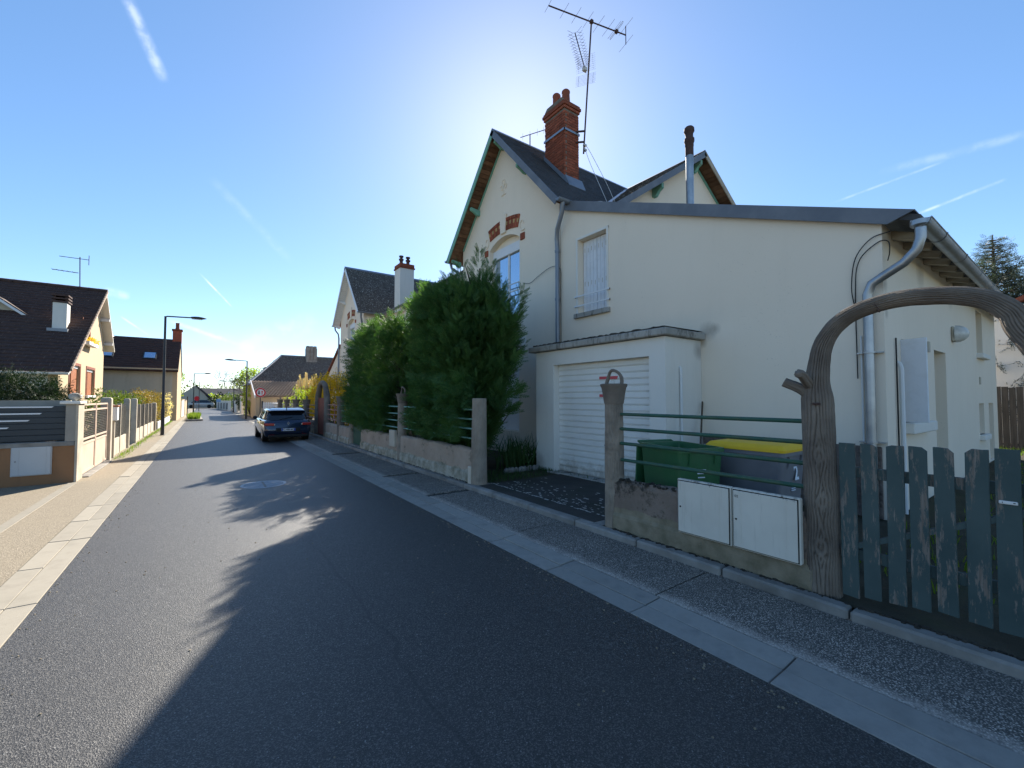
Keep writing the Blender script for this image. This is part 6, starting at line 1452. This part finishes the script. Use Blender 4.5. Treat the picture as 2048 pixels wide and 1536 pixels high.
# --- broad cypress at the driveway
FV, FF = spray_template(15, 2, 5); FV = FV*np.array([1, .6, 1])
FV[:, 2] -= .16*FV[:, 0]**2          # tips nod
cy = thing('cypress_tree', 'broad shaggy dark green cypress beside the driveway, tips overhanging the wall', 'tree', (5.45, 8.9, .08))
bm_ = MB().tube([(5.45, 8.9, .05), (5.47, 8.92, 1.5), (5.42, 8.88, 3.2), (5.4, 8.8, 4.9)], [.16, .13, .08, .015], 10)
for k in range(26):
    a = k*2.4; z = .7+k*.14; L = 1.2-.02*k
    bm_.tube([(5.45, 8.9, z), (5.45+.5*L*math.cos(a), 8.9+.6*L*math.sin(a), z+.3), (5.45+.8*L*math.cos(a), 8.9+1.0*L*math.sin(a), z+.7)], [.035, .022, .006], 5)
bm_.build('trunk', M['bark'], cy)
def env1(th, z):
    f_ = np.interp(z, [.55, 1.0, 2.0, 3.0, 3.6, 3.9, 4.15, 4.35], [.55, .70, .90, 1.08, 1.06, .9, .6, .28])
    b = 1+.09*math.sin(3*th+z*1.3)+.07*math.sin(7*th-z*2.1)+.05*math.sin(13*th+z*5)
    rx = .92*f_*b; ry = 1.5*f_*b
    if math.cos(th) < 0: rx *= 1.2
    if math.sin(th) < -.1: ry *= 1 if z < 3.1 else max(.35, 1-(z-3.1)*.6)
    return rx, ry
keep1 = lambda p: (p[0] > 4.40 or (p[2] > .92 and p[0] > 4.08)) and not (p[0] < 4.55 and 6.7 < p[1] < 7.3) and not (p[0] > 6.28 and p[1] < 7.85 and p[2] < 3.05)
A = conifer_mass(cy, (5.15, 9.2), lambda t_, z: tuple(.86*q for q in env1(t_, z)), .5, 4.25, 9000, .34, 'cypress', 5, lo=.2, keep=keep1)
def plumes(ctr, env, z0, z1, count, per, size, seed, up=.45, reach=(.7, 1.08), keep=None):
    """branch tips: each a plume of sprays along a short outward axis, so dark gaps stay between them"""
    q = random.Random(seed); out_ = []
    for k in range(count):
        th = q.uniform(0, 6.2832); z = z0+(z1-z0)*q.random(); rx, ry = env(th, z); L = q.uniform(.75, 1.2)
        b = (ctr[0]+rx*reach[0]*math.cos(th), ctr[1]+ry*reach[0]*math.sin(th), z-.12); e = (ctr[0]+rx*reach[1]*L**.5*math.cos(th), ctr[1]+ry*reach[1]*L**.5*math.sin(th), z+up*L)
        if keep and not (keep(b) and keep(e)): continue
        out_.append(spikes(b, e, per, seed*100+k, size))
    return join(out_)
A2 = plumes((5.15, 9.2), env1, .75, 4.1, 230, 30, .36, 6, keep=keep1)
r_ = np.random.default_rng(14); n = 620      # foliage spilling over the wall through the rails
pos = np.stack([r_.uniform(4.12, 4.5, n), r_.uniform(7.35, 9.9, n), .88+1.3*r_.random(n)], 1)
spill = (pos, rot_rows(np.stack([np.full(n, -.8), r_.normal(size=n)*.6, .15+r_.normal(size=n)*.35], 1), r_.uniform(0, 6.28, n)), .34*(.6+.8*r_.random(n)))
p_, f_, s_ = join([A, spill]); scatter('crown', SV, SF, p_, f_, s_, M['cypress'], cy)
def shoot(base, top, seed, n=46, size=.5):
    """a feathery leading shoot: nodding fronds climbing a stem"""
    return spikes(base, top, n, seed, size)
tops = [((5.3, 8.75, 3.7), (5.2, 8.5, 5.15), 60), ((5.2, 8.4, 3.5), (5.2, 8.0, 4.75), 46), ((5.1, 9.7, 3.6), (5.1, 9.95, 4.9), 44), ((4.9, 10.3, 3.4), (4.75, 10.8, 4.6), 50), ((5.4, 7.9, 3.0), (5.3, 6.95, 3.95), 44), ((5.0, 9.1, 3.6), (4.95, 9.2, 4.4), 40), ((5.4, 9.3, 3.9), (5.4, 9.4, 4.6), 30), ((4.7, 10.0, 3.2), (4.5, 10.4, 4.2), 36), ((5.3, 8.2, 3.3), (5.2, 7.6, 4.2), 40)]
side = [((5.3, 7.9, 2.7), (5.25, 7.0, 3.4)), ((5.3, 7.9, 1.3), (5.3, 7.25, 1.6)), ((5.3, 7.9, 2.2), (5.3, 7.1, 2.65)), ((5.3, 7.8, 1.7), (5.35, 7.15, 1.95)), ((4.7, 10.2, 2.9), (4.55, 10.9, 3.5)), ((4.6, 10.2, 2.1), (4.5, 10.9, 2.4)), ((4.5, 8.6, 2.7), (4.15, 8.5, 3.1)), ((4.6, 9.6, 1.6), (4.3, 10.3, 1.8)), ((5.3, 7.9, 3.0), (5.2, 7.0, 3.65))]
q = random.Random(77)
for k in range(20):
    x, y = 5.1+q.uniform(-.6, .6), 9.4+q.uniform(-1.2, 1.3); hh = q.uniform(.35, .8); tops.append(((x, y, 3.75), (x+q.uniform(-.2, .2), y+q.uniform(-.35, .35), 4.05+hh*.8), 22))
B = join([shoot(a, b, 60+i, int(n_*1.5), .46) for i, (a, b, n_) in enumerate(tops)]+[shoot(a, b, 90+i, 44, .44) for i, (a, b) in enumerate(side)])
p_, f_, s_ = join([A2, B]); scatter('crown_fronds', FV, FF, p_, f_, s_, M['cypress'], cy)
# --- clipped boxy cypress
cy2 = thing('cypress_tree', 'clipped boxy dark green cypress with wispy top beside the narrow green gate', 'tree', (5.2, 14.0, .08))
bm_ = MB()
for y in (12.4, 13.6, 14.8, 15.9):
    bm_.tube([(5.2, y, .05), (5.22, y+.05, 2), (5.18, y, 3.9)], [.12, .09, .02], 8)
    for k in range(12): a = k*2.4; z = .8+k*.24; bm_.tube([(5.2, y, z), (5.2+.7*math.cos(a), y+.6*math.sin(a), z+.4)], [.03, .008], 5)
bm_.build('trunk', M['bark'], cy2)
def env2(th, z):
    c, s = abs(math.cos(th)), abs(math.sin(th)); f_ = np.interp(z, [.5, .9, 2.0, 3.2, 3.7, 4.1], [.82, .95, 1.0, 1.04, .92, .7])
    b = 1+.05*math.sin(5*th+z*2)+.04*math.sin(11*th-z*3); k = (c**6+s**6)**(-1/6)
    return (1.0 if math.cos(th) < 0 else .82)*f_*k*b, 1.95*f_*k*b
A = conifer_mass(cy2, (5.15, 13.85), env2, .55, 4.05, 4800, .34, 'cypress', 15, lo=.55, keep=lambda p: p[0] > 4.42 or (p[2] > .9 and p[0] > 4.12), updir=.55)
r_ = np.random.default_rng(4); tp_ = []
for k in range(26):
    x, y = 5.15+r_.uniform(-.65, .65), 13.85+r_.uniform(-1.9, 1.7); hgt = r_.uniform(.35, .85)*(1.25 if y < 13.4 else .8)
    tp_.append(spikes((x, y, 3.5), (x+r_.uniform(-.15, .15), y+r_.uniform(-.2, .2), 3.75+hgt*.75), 24, 200+k, .36))
n = 900; r_ = np.random.default_rng(24); pos = np.stack([r_.uniform(4.12, 4.5, n), r_.uniform(11.9, 15.7, n), .88+1.6*r_.random(n)], 1)
spill = (pos, rot_rows(np.stack([np.full(n, -.8), r_.normal(size=n)*.6, .2+r_.normal(size=n)*.35], 1), r_.uniform(0, 6.28, n)), .32*(.6+.8*r_.random(n)))
p_, f_, s_ = join([A, spill]); scatter('crown', SV, SF, p_, f_, s_, M['cypress'], cy2)
A2 = plumes((5.15, 13.85), env2, .9, 3.9, 220, 24, .32, 16, .4, (.78, 1.02), lambda p: p[0] > 4.42 or (p[2] > .9 and p[0] > 4.1))
p_, f_, s_ = join([A2]+tp_); scatter('crown_fronds', FV, FF, p_, f_, s_, M['cypress'], cy2)
# --- leaf clouds for hedges, shrubs and broadleaf crowns
LV = np.array([[0, 0, 0], [.45, -.26, .05], [1, 0, -.04], [.45, .26, .05]]); LF = np.array([[0, 1, 2, 3]])
def cloud_pts(blobs, seed, lo=.55):
    r_ = np.random.default_rng(seed); P_ = []; D_ = []
    for (x, y, z, rx, ry, rz, n) in blobs:
        d = r_.normal(size=(n, 3)); d /= np.linalg.norm(d, axis=1, keepdims=True)
        q = (1-(1-lo)*r_.random(n)**1.6)*(1+.16*np.sin(d[:, 0]*7+x)+.13*np.sin(d[:, 1]*9+y)+.12*np.sin(d[:, 2]*8+z))
        P_.append(np.array([x, y, z])+d*q[:, None]*np.array([rx, ry, rz])); D_.append(d+r_.normal(size=(n, 3))*.8)
    return np.concatenate(P_), np.concatenate(D_), r_
def leafy(name, blobs, size, mat, parent, seed, lo=.55, zmin=None, xmax=None, tv=LV, tf=LF, kind=None):
    p_, d_, r_ = cloud_pts(blobs, seed, lo)
    k = np.ones(len(p_), bool)
    if zmin is not None: k &= p_[:, 2] > zmin
    if xmax is not None: k &= p_[:, 0] < xmax
    p_, d_ = p_[k], d_[k]
    return scatter(name, tv, tf, p_, rot_rows(d_, r_.uniform(0, 6.28, len(p_))), size*(.6+.8*r_.random(len(p_))), M[mat], parent, kind)
def stems(name, base, tips, parent, mat='bark', r0=.03):
    m = MB()
    for tp in tips:
        b = Vector(base); e = Vector(tp); mid = (b+e)/2+Vector((random.uniform(-.1, .1), random.uniform(-.1, .1), .05*(e-b).length)); m.tube([b, mid, e], [r0, r0*.65, r0*.2], 5)
    return m.build(name, M[mat], parent)
def shrub(name, label, cat, base, blobs, size, mat, seed, ntips=9, group=None, **k):
    t_ = thing(name, label, cat, base, group); rr_ = random.Random(seed); tips = []
    for _ in range(ntips): b = rr_.choice(blobs); tips.append((b[0]+rr_.uniform(-.5, .5)*b[3], b[1]+rr_.uniform(-.5, .5)*b[4], b[2]+rr_.uniform(-.1, .5)*b[5]))
    stems('stems', base, tips, t_); leafy('foliage', blobs, size, mat, t_, seed, **k); return t_
JV, JF = spray_template(6, 2, 3)
shrub('juniper_shrub', 'dark spreading juniper behind the orange wall', 'shrub', (-4.2, 14.6, 0), [(-4.6, 14.6, 1.7, 1.3, .8, .5, 1500), (-3.5, 14.4, 1.7, .7, .7, .45, 900), (-3.0, 14.6, 1.6, .45, .5, .3, 420), (-6.0, 14.8, 1.75, 1.0, .8, .65, 1200), (-5.2, 14.5, 2.0, .6, .6, .4, 500)], .3, 'juniper', 31, tv=JV, tf=JF)
shrub('hedge', 'clipped green hedge behind the mesh fence', 'hedge', (-3.4, 27.5, 0), [(-3.3, 23.5+k*1.1, 1.05, .75, .8, .85, 1500) for k in range(8)], .085, 'hedge', 32, 14, zmin=.05, xmax=-2.3)
shrub('hedge', 'brownish clipped hedge behind the low slatted fence', 'hedge', (-2.9, 35, 0), [(-2.95, 31.5+k*1.1, 1.1, .7, .85, .95, 1500) for k in range(9)], .09, 'hedge_brown', 33, 14, zmin=.05, xmax=-2.12)
shrub('blossom_shrub', 'white-flecked shrub at the end of the brown hedge', 'shrub', (-2.4, 41.0, 0), [(-2.3, 40.9, 1.15, .4, .5, .9, 900)], .1, 'pampas', 34, 6, zmin=.05)
shrub('red_shrub', 'small red-flowered shrub behind the beige gate', 'shrub', (-3.2, 15.2, 0), [(-3.1, 15.2, .85, .5, 1.2, .45, 700), (-3.0, 18.3, .7, .4, .9, .5, 500)], .06, 'rail_red', 35, 8, zmin=.05)
leafy('flowers', [(GA+.22, (fy0+fy1)/2, fz+.1, .14, (fy1-fy0)/2, .14, 260)], .09, 'forsythia', fbx, 36)
# right: forsythia, yellow shrub, pampas grass
fo = shrub('forsythia_bush', 'dense golden forsythia in bloom behind the small round arch', 'shrub', (5.4, 22.6, .08), [(5.2, 22.2, 1.8, .6, 1.5, 1.0, 3600), (5.6, 20.6, 2.0, .6, 1.2, .85, 2600), (5.2, 24.6, 1.85, .6, 1.4, 1.0, 2600), (5.2, 26.6, 1.5, .5, 1.2, .9, 1700), (5.3, 20.4, 1.1, .5, .9, .9, 1200)], .085, 'forsythia', 41, 16)
r_ = np.random.default_rng(77); m = MB(); pp_ = []; 
for k in range(60):
    b = Vector((5.4+r_.uniform(-.5, .5), 23.0+r_.uniform(-2.8, 2.8), 2.1)); e = b+Vector((r_.uniform(-.3, .3), r_.uniform(-.4, .4), r_.uniform(.5, 1.05))); m.tube([b, (b+e)/2+Vector((0, 0, .05)), e], [.01, .008, .003], 4)
    for q in np.linspace(.2, 1, 18): pp_.append(b+(e-b)*q)
m.build('shoots', M['dry'], fo, kind='stuff')
pp_ = np.array([p[:] for p in pp_])+r_.normal(size=(len(pp_), 3))*.035; scatter('shoot_blossom', LV, LF, pp_, rot_rows(r_.normal(size=(len(pp_), 3)), r_.uniform(0, 6, len(pp_))), np.full(len(pp_), .08), M['forsythia'], fo, 'stuff')
shrub('spring_shrub', 'yellow-green leafy shrub in front of the tiled outbuilding', 'shrub', (6.2, 33.5, .08), [(6.2, 33.5, 1.6, 1.1, 1.5, .9, 1700), (5.6, 31.8, 1.5, .8, 1.2, .8, 1200), (5.3, 35.8, 1.2, .6, 1.2, .6, 800)], .11, 'lime', 42, 12)
pg = thing('pampas_grass', 'clump of tall cream pampas plumes behind the yellow-green shrub', 'grass', (6.3, 35.0, .08))
r_ = random.Random(5); pv = []; m = MB(); mp = MB()
for k in range(34):
    a = r_.uniform(0, 6.28); d = r_.uniform(.1, .9); hh = r_.uniform(2.4, 3.5)*(1 if k > 12 else .85)
    b = Vector((6.3+d*.6*math.cos(a), 35.0+d*1.6*math.sin(a), .3)); e = b+Vector((.25*math.cos(a), .35*math.sin(a), hh)); m.tube([b, e], [.012, .006], 4)
    q0 = b+(e-b)*.62
    mp.tube([q0, q0+(e-q0)*.25, q0+(e-q0)*.55, e, e+(e-q0)*.08], [.02, .075, .085, .045, .005], 6)
    for j in range(60):
        f_ = r_.random(); c = q0+(e-q0)*f_; pv.append((c, Vector((r_.gauss(0, .5), r_.gauss(0, .5), .9))))
for k in range(120):
    a = r_.uniform(0, 6.28); L = r_.uniform(.9, 1.6); b = Vector((6.3+.3*math.cos(a), 35.0+.5*math.sin(a), .1)); m.tube([b, b+Vector((.45*L*math.cos(a), .45*L*math.sin(a), L*.9)), b+Vector((L*math.cos(a), L*math.sin(a), L*.7))], [.012, .01, .002], 3)
m.build('stems', M['dry'], pg, kind='stuff'); mp.build('plume_cores', M['pampas'], pg, kind='stuff')
P_ = np.array([c[:] for c, d in pv]); D_ = np.array([d[:] for c, d in pv]); scatter('plumes', LV*np.array([1, .35, 1]), LF, P_, rot_rows(D_, np.zeros(len(P_))), np.full(len(P_), .17), M['pampas'], pg, 'stuff')
# broadleaf / bare trees beyond
def tree(label, base, h_, r_c, mat, seed, n=2600, size=.22, trunk=.16, cone=False, group='trees beyond the street'):
    t_ = thing('tree', label, 'tree', base, group); rr_ = random.Random(seed); x, y, z = base; m = MB()
    m.tube([(x, y, z-.05), (x+rr_.uniform(-.1, .1), y, z+h_*.4), (x+rr_.uniform(-.2, .2), y, z+h_*.85)], [trunk, trunk*.7, trunk*.15], 8); blobs = []
    for k in range(11):
        a = k*2.399; q = rr_.uniform(.35, .9); zz_ = z+h_*rr_.uniform(.45, .95)
        if cone: q = max(.1, (1-(zz_-z)/h_)*1.5); zz_ = z+h_*(.15+.8*k/11); q = 1-(k/11)*.9; cx_, cy_ = x, y; rr2 = r_c*q
        else: cx_, cy_ = x+r_c*q*.7*math.cos(a), y+r_c*q*.7*math.sin(a); rr2 = r_c*rr_.uniform(.35, .55)
        blobs.append((cx_, cy_, zz_, rr2, rr2, rr2*(.5 if cone else .75), n//11)); m.tube([(x, y, z+h_*.35), ((x+cx_)/2, (y+cy_)/2, (z+h_*.4+zz_)/2+.1), (cx_, cy_, zz_)], [trunk*.45, trunk*.3, trunk*.08], 5)
    m.build('trunk', M['bark'], t_); leafy('crown', blobs, size, mat, t_, seed, lo=.3); return t_
def bare_tree(label, base, h_, seed, spread=.55, depth=5, mat='bare', r0=.14):
    t_ = thing('tree', label, 'tree', base, 'trees beyond the street'); rr_ = random.Random(seed); tr = MB(); br = MB()
    def grow(p, d, L, r_, k):
        e = p+d*L; (tr if k == 0 else br).tube([p, (p+e)/2+Vector((rr_.gauss(0, .04), rr_.gauss(0, .04), 0))*L, e], [r_, r_*.85, r_*.65], 5 if k < 3 else 3, caps=False)
        if k >= depth: return
        for _ in range(3 if k < 4 else 2):
            nd = (d+Vector((rr_.gauss(0, spread), rr_.gauss(0, spread), rr_.gauss(.05, spread*.6)))).normalized(); grow(p+d*L*rr_.uniform(.7, 1), nd, L*rr_.uniform(.62, .8), r_*.6, k+1)
    grow(Vector(base), Vector((0, 0, 1)), h_*.3, r0, 0); tr.build('trunk', M['bark'], t_); br.build('branches', M[mat], t_, kind='stuff'); return t_
tree('lime green young tree over the cream wall, past the long house', (-3.0, 53, 0), 4.6, 1.5, 'lime', 51, 3400, .17)
bare_tree('bare branching tree behind the street lamp beside the outbuilding', (4.6, 66, 0), 7.2, 52, .5)
bare_tree('bare rounded tree rising above the distant dark roof', (4, 128, 0), 11.5, 53, .5, 5)
tree('yellow-green rounded tree above the distant dark roof', (9.5, 132, 0), 9, 4.5, 'lime', 54, 2600, .5)
tree('golden-green spreading tree, right of the bare one over the distant roof', (14.5, 130, 0), 9.5, 4, 'forsythia', 55, 2000, .5)
tree('dark pointed conifer beside the distant dark roof', (9.5, 92, 0), 8.2, 2.6, 'juniper', 56, 2600, .4, cone=True)
tree('dull green tree between conifer and white wall', (7.0, 76, 0), 4.0, 2.2, 'hedge', 57, 2400, .25)
shrub('clipped_hedge', 'dark arched clipped hedge beside the white gate pier', 'hedge', (3.9, 60.2, 0), [(3.8, 60.2, 1.1, .6, 1.3, 1.1, 1700), (3.6, 61.2, 1.6, .7, 1.2, .55, 700)], .13, 'juniper', 58, 8, zmin=.02)
shrub('hedge', 'long green hedge behind the white post fence at the bend', 'hedge', (4.5, 82, 0), [(4.5-.3*k, 74+k*3, 1.3, 1.3, 1.9, 1.0, 700) for k in range(5)], .22, 'hedge', 59, 8, zmin=.02)
shrub('spring_shrub', 'pale lime shrub in front of the distant dark-roofed house', 'shrub', (1.0, 100, 0), [(1.4, 100, 1.2, 1.9, 1.6, 1.2, 900), (3.4, 101, 1.0, 1.6, 1.4, 1.0, 600)], .35, 'lime', 60, 8)
shrub('dark_shrub', 'dark round shrub beside the distant silver car', 'shrub', (1.6, 95, 0), [(2.4, 94, 1.2, 1.7, 1.4, 1.3, 800)], .3, 'juniper', 61, 6)
shrub('leafy_bush', 'bright green bush against the outbuilding corner', 'shrub', (3.6, 47.5, 0), [(3.45, 48.5, 1.7, .45, 1.8, 1.4, 1500)], .14, 'lime', 62, 7, zmin=.02)
m = thing('tree_line', 'hazy line of distant trees closing the horizon', 'trees', (0, 230, 0)); m['kind'] = 'stuff'
leafy('crowns', [(-120+k*9+rng.uniform(-3, 3), 235+rng.uniform(-14, 14), 3.5, 7, 5, rng.uniform(3.5, 6), 420) for k in range(40)], .9, 'hedge', m, 63, kind='stuff')
# spruce beyond the annex
sp0 = at(1985, 470, 0, 26.0)
spt = thing('spruce_tree', 'tall grey-green spruce rising behind the annex roof', 'tree', (26, sp0.y, .05))
tr = MB().tube([(26, sp0.y, 0), (26, sp0.y, sp0.z*.6), (26, sp0.y, sp0.z)], [.2, .12, .015], 8); pos = []; dr_ = []; sz_ = []; r_ = np.random.default_rng(9)
for k in range(190):
    f_ = .12+.86*(k/190)**.9; z = sp0.z*f_; a = k*2.4; L = (1-f_)*3.2+.2; L *= r_.uniform(.7, 1.15)
    b = np.array([26, sp0.y, z]); d = np.array([math.cos(a), math.sin(a), .12])
    tr.tube([tuple(b), tuple(b+d*L*.6-np.array([0, 0, .05*L])), tuple(b+d*L-np.array([0, 0, .0]))], [.03, .02, .006], 4)
    for j in range(int(12+28*L/3)):
        q = r_.uniform(.15, 1); sz_.append(min(1, max(.4, L/1.0))); pos.append(b+d*L*q+r_.normal(size=3)*.06-np.array([0, 0, .05*L*math.sin(q*3)])); dr_.append(d*.8+r_.normal(size=3)*.5+np.array([0, 0, -.12]))
tr.build('trunk', M['bark'], spt); pos = np.array(pos); dr_ = np.array(dr_)
scatter('crown', JV, JF, pos, rot_rows(dr_, r_.uniform(0, 6.28, len(pos))), .58*np.array(sz_)*(.6+.8*r_.random(len(pos))), M['spruce'], spt)
# iris clump and weeds by the garage; planter island; grass tufts
def blades(name, pts, hmin, hmax, wd, mat, parent, seed, lean=.35, kind='stuff'):
    r_ = np.random.default_rng(seed); V_ = []; F_ = []
    for (x, y, z) in pts:
        a = r_.uniform(0, 6.28); hh = r_.uniform(hmin, hmax); l_ = abs(r_.normal())*lean*hh; b = r_.uniform(0, 6.28); wx, wy = wd*math.cos(b), wd*math.sin(b); n = len(V_)
        mx2, my2 = x+l_*.4*math.cos(a), y+l_*.4*math.sin(a); ex2, ey2 = x+l_*math.cos(a), y+l_*math.sin(a)
        V_ += [(x-wx, y-wy, z), (x+wx, y+wy, z), (mx2+wx*.8, my2+wy*.8, z+hh*.6), (mx2-wx*.8, my2-wy*.8, z+hh*.6), (ex2, ey2, z+hh), (ex2+wx*.05, ey2, z+hh)]
        F_ += [(n, n+1, n+2, n+3), (n+3, n+2, n+5, n+4)]
    return raw_mesh(name, np.array(V_), np.array(F_), M[mat], parent, kind)
r_ = np.random.default_rng(8)
ir = thing('iris_clump', 'dark clump of sword-shaped iris leaves between cypress and garage', 'plant', (6.2, 8.5, .08))
blades('leaves', [(6.45+r_.normal()*.22, 8.55+r_.normal()*.3, .07) for _ in range(150)]+[(5.9+r_.normal()*.2, 8.0+r_.normal()*.16, .07) for _ in range(90)], .35, .85, .014, 'iris', ir, 3, .45, None)
st_ = thing('edging_stones', 'row of small rough edging stones beside the garage corner', 'stones', (5.9, 7.7, .08))
for k in range(11):
    x = 5.45+k*.085; q = random.Random(k); rr_ = q.uniform(.045, .07)
    MB().lathe([(rr_*.8, -.02), (rr_, .03), (rr_*.85, .08), (rr_*.4, .11), (.005, .115)], (x, 7.72+q.uniform(-.04, .04), .07), 7).build('stone', M['kerb'], st_, smooth=True)
gr = blades('garden_grass', [(4.45+abs(r_.normal())*.9, 6.95+r_.random()*1.1, .07) for _ in range(1500)]+[(6.25+r_.random()*.12, 7.2+r_.random()*.7, .08) for _ in range(160)]+[(6.27+r_.random()*.06, 4.4+r_.random()*2.9, .09) for _ in range(60)], .03, .11, .004, 'iris', None, 4); gr['kind'] = 'stuff'
gr['label'] = 'short dark grass and weeds beside the driveway'; gr['category'] = 'grass'
gr = blades('verge_grass', [(-2.02+abs(r_.normal())*.09, y, 0) for y in r_.uniform(16.2, 41, 1500)]+[(3.55+r_.random()*.4, 46+r_.random()*6, 0) for _ in range(300)], .03, .12, .006, 'grass', None, 5); gr['kind'] = 'stuff'
gr['label'] = 'tufts of bright grass along the fence foot'; gr['category'] = 'grass'
bg_ = blades('lawn', [(r_.uniform(19, 21.4), r_.uniform(-4, 2.6), .07) for _ in range(2500)]+[(r_.uniform(8, 20), r_.uniform(-4, 1.2), .07) for _ in range(4500)]+[(r_.uniform(4.9, 7.4), r_.uniform(-3, 1.5), .07) for _ in range(900)], .04, .14, .008, 'grass', None, 6); bg_['kind'] = 'stuff'
bg_['label'] = 'rough lawn beside the annex'; bg_['category'] = 'grass'
isl = thing('planted_island', 'small kerbed traffic island of bright green grass at the left road edge', 'island', (-.45, 44.5, 0))
MB().prism([(-1.08, 40.3), (-.05, 40.6), (-.25, 49), (-1.08, 49.5)], lambda a, b, d: (a, b, d), 0, .13).build('kerb', M['kerb'], isl, bevel=.01)
blades('grass', [(r_.uniform(-1.0, -.25), r_.uniform(40.8, 48.8), .12) for _ in range(2600)], .12, .42, .018, 'grass', isl, 7)
# bare vine stems climbing between the evergreens
vn = thing('dry_vine', 'tangle of dry bare stems around the basket post between the evergreens', 'vine', (4.4, 10.8, .1)); m = MB(); q = random.Random(2)
for k in range(26):
    p = Vector((4.42+q.uniform(-.05, .15), 10.6+q.uniform(-.7, .5), q.uniform(.6, 1.0))); pts = [p]
    for j in range(6): p = p+Vector((q.gauss(0, .06), q.gauss(0, .13), abs(q.gauss(.14, .1)))); pts.append(p)
    m.tube(pts, [.008, .007, .006, .005, .004, .003, .002], 4)
m.build('stems', M['dry'], vn, kind='stuff')
